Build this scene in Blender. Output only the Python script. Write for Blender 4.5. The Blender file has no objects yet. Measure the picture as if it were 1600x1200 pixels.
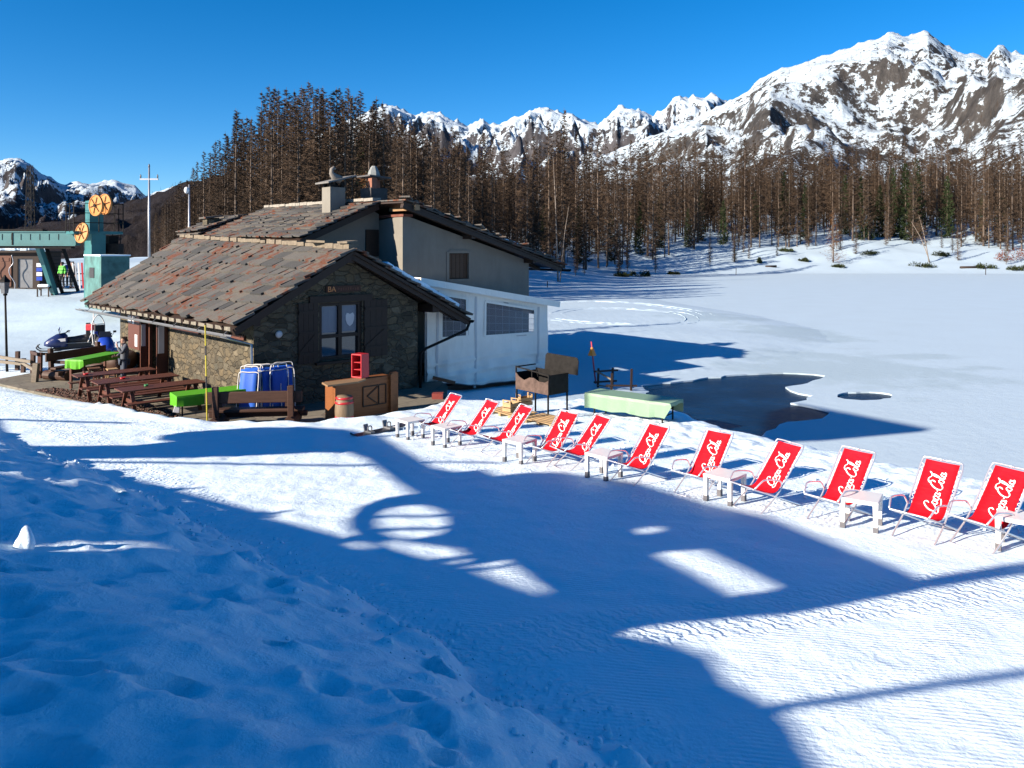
import bpy, bmesh, math, random
import numpy as np
from mathutils import Vector, Matrix, Euler
from mathutils.geometry import tessellate_polygon
R = math.radians
scene = bpy.context.scene
col = scene.collection

# ------------------------------------------------------------------ camera, sky, sun, exposure
CAMZ, HOR, F = 5.2, 390.0, 1200.0          # eye height over the lake, horizon row and focal length in photo pixels
cam_d = bpy.data.cameras.new('camera')
cam = bpy.data.objects.new('camera', cam_d)
col.objects.link(cam)
cam.location = (0, 0, CAMZ)
cam.rotation_euler = (R(90), 0, 0)
cam_d.sensor_width = 36.0
cam_d.lens = 27.0
cam_d.shift_y = -(600.0 - HOR) / 1600.0
cam_d.clip_start = 0.1
cam_d.clip_end = 30000
scene.camera = cam

SUN_AZ, SUN_EL = 32.0, 22.0                # light travels towards azimuth 32 deg (from +X to +Y)
SD = Vector((math.cos(R(SUN_AZ)) * math.cos(R(SUN_EL)), math.sin(R(SUN_AZ)) * math.cos(R(SUN_EL)), -math.sin(R(SUN_EL))))
world = bpy.data.worlds.new('World')
scene.world = world
world.use_nodes = True
wn = world.node_tree
for n in list(wn.nodes):
    wn.nodes.remove(n)
w_out = wn.nodes.new('ShaderNodeOutputWorld')
w_bg = wn.nodes.new('ShaderNodeBackground')
w_sky = wn.nodes.new('ShaderNodeTexSky')
w_sky.sky_type = 'NISHITA'
w_sky.sun_disc = False
w_sky.sun_elevation = R(SUN_EL)
w_sky.sun_rotation = math.atan2(-SD.x, -SD.y)
w_sky.altitude = 2200
w_sky.air_density = 1.0
w_sky.dust_density = 0.15
w_sky.ozone_density = 4.5
w_hsv = wn.nodes.new('ShaderNodeHueSaturation')
w_hsv.inputs['Saturation'].default_value = 1.29
w_bg.inputs['Strength'].default_value = 0.066
wn.links.new(w_sky.outputs[0], w_hsv.inputs['Color'])
wn.links.new(w_hsv.outputs[0], w_bg.inputs[0])
wn.links.new(w_bg.outputs[0], w_out.inputs[0])

sun_d = bpy.data.lights.new('sun', 'SUN')
sun_d.energy = 5.0
sun_d.angle = R(0.5)
sun_d.color = (1.0, 0.85, 0.70)
sun = bpy.data.objects.new('sun', sun_d)
col.objects.link(sun)
sun.location = (-60, -40, 60)
sun.rotation_euler = SD.to_track_quat('-Z', 'Y').to_euler()

scene.view_settings.view_transform = 'Standard'
scene.view_settings.look = 'None'
scene.view_settings.gamma = 1.0
scene.view_settings.exposure = 1.42
scene.render.engine = 'CYCLES'
scene.cycles.max_bounces = 6
scene.cycles.diffuse_bounces = 3
scene.cycles.transparent_max_bounces = 8
scene.cycles.use_denoising = True

# ------------------------------------------------------------------ helpers
def rnd(a, b, r=random):
    return a + (b - a) * r.random()

def at(px, py, Y):
    """photo pixel at distance Y -> point of the place"""
    return Vector(((px - 800.0) * Y / F, Y, CAMZ - (py - HOR) * Y / F))

def lerp(a, b, t):
    return a + (b - a) * t

class MB:
    def __init__(s):
        s.v = []; s.f = []; s.m = []; s.c = []
    def add(s, vs, fs, mi=0, c=0.5):
        o = len(s.v)
        s.v.extend([tuple(p) for p in vs])
        for f in fs:
            s.f.append(tuple(i + o for i in f)); s.m.append(mi); s.c.append(c)
        return s
    def box(s, c, size, rot=None, mi=0, col=0.5, taper=1.0):
        c = Vector(c); hx, hy, hz = size[0] / 2, size[1] / 2, size[2] / 2
        M = rot if isinstance(rot, Matrix) else (Euler(rot).to_matrix() if rot else Matrix.Identity(3))
        vs = []
        for z, k in ((-hz, 1.0), (hz, taper)):
            for x, y in ((-hx, -hy), (hx, -hy), (hx, hy), (-hx, hy)):
                vs.append(c + M @ Vector((x * k, y * k, z)))
        return s.add(vs, [(3, 2, 1, 0), (4, 5, 6, 7), (0, 1, 5, 4), (1, 2, 6, 5), (2, 3, 7, 6), (3, 0, 4, 7)], mi, col)
    def bar(s, p0, p1, w, h=None, up=(0, 0, 1), mi=0, col=0.5):
        p0 = Vector(p0); p1 = Vector(p1); h = h or w
        d = (p1 - p0); L = d.length
        if L < 1e-6: return s
        d /= L; up = Vector(up)
        if abs(d.dot(up)) > 0.98: up = Vector((0, 1, 0))
        x = d.cross(up).normalized(); y = x.cross(d)
        vs = []
        for p in (p0, p1):
            for a, b in ((-1, -1), (1, -1), (1, 1), (-1, 1)):
                vs.append(p + x * a * w / 2 + y * b * h / 2)
        return s.add(vs, [(0, 1, 2, 3), (7, 6, 5, 4), (4, 5, 1, 0), (5, 6, 2, 1), (6, 7, 3, 2), (7, 4, 0, 3)], mi, col)
    def tube(s, pts, r, n=8, mi=0, cap=True, closed=False, col=0.5):
        pts = [Vector(p) for p in pts]; k = len(pts)
        rs = r if isinstance(r, (list, tuple)) else [r] * k
        up = Vector((0, 0, 1)); vs = []; prev = None
        for i, p in enumerate(pts):
            if closed: d = pts[(i + 1) % k] - pts[i - 1]
            else: d = pts[min(i + 1, k - 1)] - pts[max(i - 1, 0)]
            d.normalize()
            if prev is None:
                u = up if abs(d.dot(up)) < 0.95 else Vector((1, 0, 0))
                x = d.cross(u).normalized()
            else:
                x = (prev - d * prev.dot(d)).normalized()
            prev = x; y = d.cross(x)
            for j in range(n):
                a = 2 * math.pi * j / n
                vs.append(p + (x * math.cos(a) + y * math.sin(a)) * rs[i])
        fs = []
        for i in range(k if closed else k - 1):
            for j in range(n):
                a = i * n + j; b = i * n + (j + 1) % n; i2 = (i + 1) % k
                fs.append((a, b, i2 * n + (j + 1) % n, i2 * n + j))
        if cap and not closed:
            fs.append(tuple(reversed(range(n)))); fs.append(tuple(range((k - 1) * n, k * n)))
        return s.add(vs, fs, mi, col)
    def lathe(s, prof, n=20, c=(0, 0, 0), mi=0, axis=None):
        c = Vector(c); M = axis or Matrix.Identity(3); vs = []
        for r, z in prof:
            for j in range(n):
                a = 2 * math.pi * j / n
                vs.append(c + M @ Vector((r * math.cos(a), r * math.sin(a), z)))
        fs = []
        for i in range(len(prof) - 1):
            for j in range(n):
                fs.append((i * n + j, i * n + (j + 1) % n, (i + 1) * n + (j + 1) % n, (i + 1) * n + j))
        fs.append(tuple(reversed(range(n)))); fs.append(tuple(range((len(prof) - 1) * n, len(prof) * n)))
        return s.add(vs, fs, mi)
    def prism(s, outer, holes=(), o=(0, 0, 0), ex=(1, 0, 0), ey=(0, 0, 1), t=(0, 0.1, 0), mi=0):
        """flat outline (with holes) of real thickness; outline coords along ex, ey, thickness vector t"""
        o = Vector(o); ex = Vector(ex); ey = Vector(ey); t = Vector(t)
        loops = [list(outer)] + [list(h) for h in holes]
        flat = [p for l in loops for p in l]
        tris = tessellate_polygon([[Vector((p[0], p[1], 0)) for p in l] for l in loops])
        n = len(flat)
        vs = [o + ex * p[0] + ey * p[1] for p in flat]; vs += [v + t for v in vs[:n]]
        fs = [tuple(a) for a in tris] + [tuple(i + n for i in reversed(a)) for a in tris]
        b = 0
        for l in loops:
            k = len(l)
            for i in range(k):
                j = (i + 1) % k
                fs.append((b + i, b + j, b + j + n, b + i + n))
            b += k
        return s.add(vs, fs, mi)
    def build(s, name, mat, parent=None, smooth=False, loc=None, bevel=0.0, normals=True):
        me = bpy.data.meshes.new(name)
        me.from_pydata(s.v, [], s.f)
        mats = mat if isinstance(mat, (list, tuple)) else [mat]
        for m in mats: me.materials.append(m)
        if len(mats) > 1: me.polygons.foreach_set('material_index', s.m)
        a = me.attributes.new('tint', 'FLOAT', 'FACE'); a.data.foreach_set('value', s.c)
        if normals:
            bm = bmesh.new(); bm.from_mesh(me); bmesh.ops.recalc_face_normals(bm, faces=bm.faces); bm.to_mesh(me); bm.free()
        if smooth: me.polygons.foreach_set('use_smooth', [True] * len(me.polygons))
        me.update()
        ob = bpy.data.objects.new(name, me); col.objects.link(ob)
        if parent is not None: ob.parent = parent
        if loc is not None: ob.location = loc
        if bevel:
            md = ob.modifiers.new('bevel', 'BEVEL'); md.width = bevel; md.segments = 2; md.limit_method = 'ANGLE'
        return ob

def mesh_np(name, verts, faces, mat, parent=None, smooth=True):
    me = bpy.data.meshes.new(name)
    verts = np.asarray(verts, dtype=np.float32); faces = np.asarray(faces, dtype=np.int32)
    k = faces.shape[1]
    me.vertices.add(len(verts)); me.vertices.foreach_set('co', verts.ravel())
    me.loops.add(faces.size); me.loops.foreach_set('vertex_index', faces.ravel())
    me.polygons.add(len(faces))
    me.polygons.foreach_set('loop_start', np.arange(0, faces.size, k, dtype=np.int32))
    me.polygons.foreach_set('loop_total', np.full(len(faces), k, dtype=np.int32))
    me.polygons.foreach_set('use_smooth', np.full(len(faces), smooth, dtype=bool))
    me.update(calc_edges=True)
    for m in (mat if isinstance(mat, (list, tuple)) else [mat]): me.materials.append(m)
    ob = bpy.data.objects.new(name, me); col.objects.link(ob)
    if parent is not None: ob.parent = parent
    return ob

def thing(name, label, cat, loc=(0, 0, 0), rz=0.0, group=None):
    o = bpy.data.objects.new(name, None); col.objects.link(o)
    o.empty_display_size = 0.3
    o.location = loc; o.rotation_euler = (0, 0, rz)
    return tag(o, label, cat, group)
def tag(o, label, cat, group=None):
    o['label'] = label; o['category'] = cat
    if group: o['group'] = group
    return o
def kind(o, k):
    o['kind'] = k
    return o
def dup(root, loc, rz, label=None, group=None, scale=None):
    r = root.copy(); col.objects.link(r); r.location = loc; r.rotation_euler = (0, 0, rz)
    if label: r['label'] = label
    if group: r['group'] = group
    if scale: r.scale = scale
    for ch in list(root.children):
        c = ch.copy(); col.objects.link(c); c.parent = r
        for g in list(ch.children):
            d = g.copy(); col.objects.link(d); d.parent = c
    return r

# numpy gradient noise
def _hash(ix, iy, seed):
    h = (ix.astype(np.int64) * 374761393 + iy.astype(np.int64) * 668265263 + seed * 1442695041) & 0xffffffff
    h = ((h ^ (h >> 13)) * 1274126177) & 0xffffffff
    return ((h ^ (h >> 16)) & 0xffff) / 65535.0
def pnoise(x, y, seed=0):
    xi = np.floor(x); yi = np.floor(y); xf = x - xi; yf = y - yi
    u = xf * xf * xf * (xf * (xf * 6 - 15) + 10); v = yf * yf * yf * (yf * (yf * 6 - 15) + 10)
    def g(dx, dy):
        a = _hash(xi + dx, yi + dy, seed) * 2 * np.pi
        return np.cos(a) * (xf - dx) + np.sin(a) * (yf - dy)
    n0 = g(0, 0) * (1 - u) + g(1, 0) * u; n1 = g(0, 1) * (1 - u) + g(1, 1) * u
    return (n0 * (1 - v) + n1 * v) * 1.5
def fbm(x, y, oct=5, seed=0, gain=0.5, lac=2.03):
    r = np.zeros_like(x); a = 1.0
    for i in range(oct):
        r += a * pnoise(x, y, seed + i * 17); x = x * lac + 3.1; y = y * lac - 1.7; a *= gain
    return r
def ridged(x, y, oct=5, seed=0, gain=0.5, lac=2.1):
    r = np.zeros_like(x); a = 1.0; w = np.ones_like(x)
    for i in range(oct):
        n = 1 - np.abs(pnoise(x, y, seed + i * 13)) * 1.35; n = np.clip(n, 0, 1) ** 2
        r += a * n * w; w = np.clip(n * 1.6, 0, 1); x = x * lac + 5.3; y = y * lac + 2.9; a *= gain
    return r
def sstep(a, b, x):
    t = np.clip((x - a) / (b - a), 0, 1); return t * t * (3 - 2 * t)
def seg_dist(X, Y, pts, closed=False):
    P = list(pts); d = np.full(np.shape(X), 1e9)
    for i in range(len(P) if closed else len(P) - 1):
        ax, ay = P[i]; bx, by = P[(i + 1) % len(P)]
        vx, vy = bx - ax, by - ay; L = vx * vx + vy * vy
        t = np.clip(((X - ax) * vx + (Y - ay) * vy) / L, 0, 1)
        d = np.minimum(d, np.hypot(X - ax - t * vx, Y - ay - t * vy))
    return d
def inside(X, Y, pts):
    r = np.zeros(np.shape(X), dtype=bool); n = len(pts)
    for i in range(n):
        ax, ay = pts[i]; bx, by = pts[(i + 1) % n]
        if ay == by: continue
        c = ((ay > Y) != (by > Y)) & (X < (bx - ax) * (Y - ay) / (by - ay) + ax)
        r ^= c
    return r

# ------------------------------------------------------------------ materials
class NT:
    """small wrapper to write node trees briefly"""
    def __init__(s, name):
        s.mat = bpy.data.materials.new(name); s.mat.use_nodes = True
        s.t = s.mat.node_tree; s.b = s.t.nodes['Principled BSDF']; s.out = s.t.nodes['Material Output']
    def n(s, typ, **kw):
        nd = s.t.nodes.new(typ)
        for k, v in kw.items():
            if k.startswith('i_'):
                nd.inputs[k[2:].replace('_', ' ')].default_value = v
            else: setattr(nd, k, v)
        return nd
    def l(s, a, b):
        s.t.links.new(a, b)
    def set(s, inp, v):
        if hasattr(v, 'is_linked') or isinstance(v, bpy.types.NodeSocket): s.l(v, s.b.inputs[inp])
        else: s.b.inputs[inp].default_value = v
    def pos(s, kind='Object', scale=(1, 1, 1), rot=(0, 0, 0)):
        if kind == 'World':
            o = s.n('ShaderNodeNewGeometry').outputs['Position']
        else:
            o = s.n('ShaderNodeTexCoord').outputs[kind]
        m = s.n('ShaderNodeMapping'); m.inputs['Scale'].default_value = scale; m.inputs['Rotation'].default_value = rot
        s.l(o, m.inputs[0]); return m.outputs[0]
    def noise(s, vec, scale, detail=4, rough=0.55, dist=0.0):
        n = s.n('ShaderNodeTexNoise'); n.inputs['Scale'].default_value = scale; n.inputs['Detail'].default_value = detail
        n.inputs['Roughness'].default_value = rough; n.inputs['Distortion'].default_value = dist
        if vec is not None: s.l(vec, n.inputs['Vector'])
        return n.outputs['Fac']
    def ramp(s, fac, stops, interp='LINEAR'):
        r = s.n('ShaderNodeValToRGB'); r.color_ramp.interpolation = interp
        e = r.color_ramp.elements
        while len(e) < len(stops): e.new(0.5)
        for i, (p, c) in enumerate(stops):
            e[i].position = p
            e[i].color = (c[0], c[1], c[2], 1) if isinstance(c, (tuple, list)) else (c, c, c, 1)
        s.l(fac, r.inputs[0]); return r.outputs[0]
    def mix(s, fac, a, b, blend='MIX'):
        m = s.n('ShaderNodeMix', data_type='RGBA', blend_type=blend)
        for sock, v in ((m.inputs['Factor'], fac), (m.inputs[6], a), (m.inputs[7], b)):
            if isinstance(v, bpy.types.NodeSocket): s.l(v, sock)
            elif isinstance(v, (tuple, list)): sock.default_value = (v[0], v[1], v[2], 1)
            else: sock.default_value = v
        return m.outputs[2]
    def math(s, op, a, b=None, clamp=False):
        m = s.n('ShaderNodeMath', operation=op); m.use_clamp = clamp
        for i, v in enumerate((a, b)):
            if v is None: continue
            if isinstance(v, bpy.types.NodeSocket): s.l(v, m.inputs[i])
            else: m.inputs[i].default_value = v
        return m.outputs[0]
    def bump(s, h, strength=0.3, dist=0.02, prev=None):
        b = s.n('ShaderNodeBump'); b.inputs['Strength'].default_value = strength; b.inputs['Distance'].default_value = dist
        s.l(h, b.inputs['Height'])
        if prev is not None: s.l(prev, b.inputs['Normal'])
        return b.outputs[0]

def simple(name, c, rough=0.6, var=0.15, scale=6.0, bump=0.0, metal=0.0, spec=0.5, stretch=(1, 1, 1), rand=0.0):
    m = NT(name)
    v = m.pos('Object', stretch)
    f = m.noise(v, scale, 5, 0.6)
    lo = tuple(x * (1 - var) for x in c); hi = tuple(min(1, x * (1 + var)) for x in c)
    cc = m.ramp(f, [(0.3, lo), (0.7, hi)])
    if rand:
        oi = m.n('ShaderNodeObjectInfo')
        k = m.math('ADD', m.math('MULTIPLY', oi.outputs['Random'], 2 * rand), 1 - rand)
        h = m.n('ShaderNodeHueSaturation'); m.l(k, h.inputs['Value']); m.l(cc, h.inputs['Color']); cc = h.outputs[0]
    m.set('Base Color', cc); m.set('Roughness', rough); m.set('Metallic', metal)
    m.set('Specular IOR Level', spec)
    if bump:
        m.set('Normal', m.bump(m.noise(v, scale * 3, 6, 0.65), bump, 0.01))
    return m.mat

def wood(name, c, rough=0.6, grain=(1, 12, 12), var=0.35):
    m = NT(name)
    v = m.pos('Object', grain)
    f = m.noise(v, 3.0, 6, 0.65, 0.4)
    g = m.noise(m.pos('Object'), 1.3, 4)
    cc = m.ramp(f, [(0.25, tuple(x * (1 - var) for x in c)), (0.75, tuple(min(1, x * (1 + var)) for x in c))])
    cc = m.mix(m.math('MULTIPLY', g, 0.5), cc, tuple(x * 0.6 for x in c))
    m.set('Base Color', cc); m.set('Roughness', rough); m.set('Specular IOR Level', 0.3)
    m.set('Normal', m.bump(f, 0.25, 0.008))
    return m.mat

M = {}
M['dark_wood'] = wood('dark_wood', (0.028, 0.017, 0.012))
M['red_wood'] = wood('red_wood', (0.095, 0.034, 0.021), 0.55)
M['mid_wood'] = wood('mid_wood', (0.13, 0.065, 0.032))
M['pale_wood'] = wood('pale_wood', (0.36, 0.245, 0.125))
M['grey_wood'] = wood('grey_wood', (0.17, 0.145, 0.11))
M['orange_wood'] = wood('orange_wood', (0.20, 0.075, 0.026), 0.45)
M['log'] = wood('log', (0.055, 0.028, 0.019))
M['black_metal'] = simple('black_metal', (0.012, 0.0115, 0.011), 0.65, 0.35, 8, 0.05, 0.0, 0.12)
M['rust_metal'] = simple('rust_metal', (0.085, 0.058, 0.048), 0.8, 0.45, 5, 0.2, 0.0, 0.2)
M['alu'] = simple('alu', (0.72, 0.73, 0.75), 0.35, 0.05, 8, 0, 0.75)
M['steel'] = simple('steel', (0.35, 0.37, 0.40), 0.4, 0.12, 5, 0, 0.7)
M['white_plastic'] = simple('white_plastic', (0.60, 0.61, 0.61), 0.4, 0.04, 3)
M['grey_plastic'] = simple('grey_plastic', (0.09, 0.09, 0.10), 0.5, 0.1, 5)
M['red_fabric'] = simple('red_fabric', (0.55, 0.001, 0.010), 0.75, 0.07, 60, 0.1, spec=0.2)
def mat_sling():
    m = NT('red_canvas'); v = m.pos('Object'); oi = m.n('ShaderNodeObjectInfo')
    f = m.noise(v, 7, 4, 0.6); cre = m.noise(m.pos('Object', (2.0, 7.0, 7.0), (0.3, 0, 0.35)), 1.6, 4, 0.6, 0.8); weave = m.noise(v, 240, 2)
    cc = m.ramp(f, [(0.3, (0.44, 0.0008, 0.0075)), (0.7, (0.58, 0.0012, 0.012))])
    h = m.n('ShaderNodeHueSaturation'); m.l(m.math('ADD', m.math('MULTIPLY', oi.outputs['Random'], 0.22), 0.88), h.inputs['Value']); m.l(cc, h.inputs['Color'])
    m.set('Base Color', h.outputs[0]); m.set('Roughness', 0.75); m.set('Specular IOR Level', 0.2)
    m.set('Normal', m.bump(m.math('ADD', m.math('MULTIPLY', cre, 1.0), m.math('MULTIPLY', weave, 0.04)), 0.5, 0.03)); return m.mat
M['red_fabric'] = mat_sling()
M['white_print'] = simple('white_print', (0.86, 0.86, 0.86), 0.7, 0.02, 10, spec=0.2)
M['blue_fabric'] = simple('blue_fabric', (0.012, 0.085, 0.42), 0.6, 0.1, 30, 0.1, spec=0.3)
M['green_cloth'] = simple('green_cloth', (0.07, 0.29, 0.008), 0.55, 0.06, 12, spec=0.3)
M['mint_cloth'] = simple('mint_cloth', (0.17, 0.275, 0.185), 0.5, 0.04, 6, spec=0.3)
M['red_paint'] = simple('red_paint', (0.36, 0.012, 0.02), 0.4, 0.08, 4)
M['teal_paint'] = simple('teal_paint', (0.024, 0.125, 0.13), 0.5, 0.12, 2.5)
M['orange_paint'] = simple('orange_paint', (0.40, 0.155, 0.022), 0.5, 0.1, 3)
M['black_rubber'] = simple('black_rubber', (0.02, 0.02, 0.022), 0.6, 0.2, 10)
M['yellow_paint'] = simple('yellow_paint', (0.40, 0.34, 0.02), 0.5, 0.06, 8)
M['white_paint'] = simple('white_paint', (0.5, 0.5, 0.49), 0.5, 0.05, 5)
M['blue_paint'] = simple('blue_paint', (0.012, 0.045, 0.32), 0.3, 0.1, 5)
M['skin'] = simple('skin', (0.34, 0.19, 0.135), 0.55, 0.06, 20)
M['hair'] = simple('hair', (0.07, 0.04, 0.025), 0.6, 0.3, 40)
M['jacket'] = simple('jacket', (0.06, 0.072, 0.09), 0.8, 0.15, 20)
M['dark_cloth'] = simple('dark_cloth', (0.022, 0.024, 0.03), 0.8, 0.2, 20)
M['jeans'] = simple('jeans', (0.035, 0.05, 0.075), 0.8, 0.2, 30)
M['paper'] = simple('paper', (0.48, 0.49, 0.51), 0.6, 0.05, 6)
M['steel_grey'] = simple('steel_grey', (0.14, 0.15, 0.16), 0.5, 0.15, 4, 0, 0.3)

def mat_plaster(name, c):
    m = NT(name); v = m.pos('Object')
    f = m.noise(v, 0.9, 6, 0.65); g = m.noise(v, 14, 5, 0.6)
    st = m.noise(m.pos('Object', (1.2, 1.2, 0.25)), 2.5, 5, 0.6)
    cc = m.ramp(f, [(0.3, tuple(x * 0.80 for x in c)), (0.65, c)])
    cc = m.mix(m.math('MULTIPLY', m.ramp(st, [(0.5, 0.0), (0.75, 1.0)]), 0.35), cc, tuple(x * 0.62 for x in c))
    m.set('Base Color', cc); m.set('Roughness', 0.9); m.set('Specular IOR Level', 0.2)
    m.set('Normal', m.bump(g, 0.35, 0.01)); return m.mat
M['plaster'] = mat_plaster('plaster', (0.19, 0.183, 0.158))

def mat_stone():
    m = NT('rubble_stone'); v0 = m.pos('Object', (1, 1, 1.9))
    w = m.n('ShaderNodeTexNoise'); w.inputs['Scale'].default_value = 1.6; w.inputs['Detail'].default_value = 3; m.l(v0, w.inputs['Vector'])
    mx = m.n('ShaderNodeVectorMath', operation='MULTIPLY_ADD'); m.l(w.outputs['Color'], mx.inputs[0]); mx.inputs[1].default_value = (0.45, 0.45, 0.5); m.l(v0, mx.inputs[2])
    v = mx.outputs[0]
    a = m.n('ShaderNodeTexVoronoi', feature='F1'); a.inputs['Scale'].default_value = 2.9; m.l(v, a.inputs['Vector'])
    e = m.n('ShaderNodeTexVoronoi', feature='DISTANCE_TO_EDGE'); e.inputs['Scale'].default_value = 2.9; m.l(v, e.inputs['Vector'])
    sep = m.n('ShaderNodeSeparateColor'); m.l(a.outputs['Color'], sep.inputs[0])
    cc = m.ramp(sep.outputs[0], [(0.0, (0.048, 0.046, 0.038)), (0.3, (0.105, 0.096, 0.074)), (0.55, (0.145, 0.120, 0.080)), (0.8, (0.085, 0.084, 0.070)), (1.0, (0.18, 0.16, 0.12))])
    fine = m.noise(m.pos('Object'), 9, 6, 0.7)
    cc = m.mix(0.55, cc, m.ramp(fine, [(0.3, (0.10, 0.10, 0.09)), (0.7, (0.50, 0.47, 0.38))]), 'OVERLAY')
    joint = m.ramp(e.outputs[0], [(0.02, 0.0), (0.10, 1.0)])
    mort = m.ramp(m.noise(m.pos('Object'), 5, 4), [(0.35, (0.05, 0.044, 0.032)), (0.65, (0.13, 0.113, 0.08))])
    cc = m.mix(joint, mort, cc)
    m.set('Base Color', cc); m.set('Roughness', 0.9); m.set('Specular IOR Level', 0.2)
    h = m.math('ADD', m.math('MULTIPLY', joint, 1.0), m.math('MULTIPLY', fine, 0.7))
    m.set('Normal', m.bump(h, 0.9, 0.05)); return m.mat
M['stone'] = mat_stone()

def mat_slate():
    m = NT('lichen_slate'); v = m.pos('Object')
    at_ = m.n('ShaderNodeAttribute', attribute_name='tint')
    t = at_.outputs['Fac']
    base = m.ramp(t, [(0.0, (0.044, 0.046, 0.046)), (0.4, (0.084, 0.083, 0.078)), (0.7, (0.105, 0.096, 0.082)), (1.0, (0.068, 0.072, 0.071))])
    f1 = m.noise(v, 3.2, 6, 0.7); f2 = m.noise(v, 0.55, 3, 0.6)
    fine = m.noise(v, 22, 5, 0.7)
    base = m.mix(0.6, base, m.ramp(fine, [(0.3, (0.3, 0.3, 0.3)), (0.7, (0.7, 0.7, 0.68))]), 'OVERLAY')
    k = m.math('ADD', m.math('MULTIPLY', f1, 0.75), m.math('MULTIPLY', f2, 0.45))
    k = m.math('ADD', k, m.math('MULTIPLY', t, 0.08))
    lich = m.ramp(k, [(0.67, 0.0), (0.74, 0.85)])
    lc = m.ramp(fine, [(0.3, (0.055, 0.016, 0.007)), (0.7, (0.155, 0.043, 0.013))])
    cc = m.mix(lich, base, lc)
    m.set('Base Color', cc); m.set('Roughness', 0.85); m.set('Specular IOR Level', 0.25)
    m.set('Normal', m.bump(m.math('ADD', fine, m.math('MULTIPLY', f1, 1.5)), 0.6, 0.02)); return m.mat
M['slate'] = mat_slate()

def mat_glass(name, tint=(0.9, 0.95, 1.0), rough=0.03, alpha=None):
    m = NT(name); m.set('Base Color', (tint[0], tint[1], tint[2], 1)); m.set('Roughness', rough)
    m.set('IOR', 1.45)
    if alpha is None: m.set('Transmission Weight', 1.0)
    else: m.set('Alpha', alpha)
    return m.mat
M['clear_sheet'] = mat_glass('clear_sheet', (0.24, 0.27, 0.33), 0.10, 0.36)
def mat_pane():
    m = NT('window_pane'); v = m.pos('Object')
    m.set('Base Color', (0.02, 0.03, 0.04, 1)); m.set('Roughness', 0.04); m.set('IOR', 1.6); m.set('Specular IOR Level', 0.9)
    return m.mat
M['pane'] = mat_pane()

def mat_canvas():
    m = NT('tent_canvas'); v = m.pos('Object')
    f = m.noise(v, 1.2, 5); fold = m.noise(m.pos('Object', (1.0, 1.0, 0.35), (0, 0.35, 0)), 1.7, 5, 0.6, 0.6)
    cc = m.ramp(f, [(0.3, (0.76, 0.735, 0.65)), (0.7, (0.85, 0.82, 0.73))])
    m.set('Base Color', cc); m.set('Roughness', 0.45); m.set('Specular IOR Level', 0.35)
    m.set('Normal', m.bump(fold, 0.7, 0.10)); return m.mat
M['canvas'] = mat_canvas()

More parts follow.
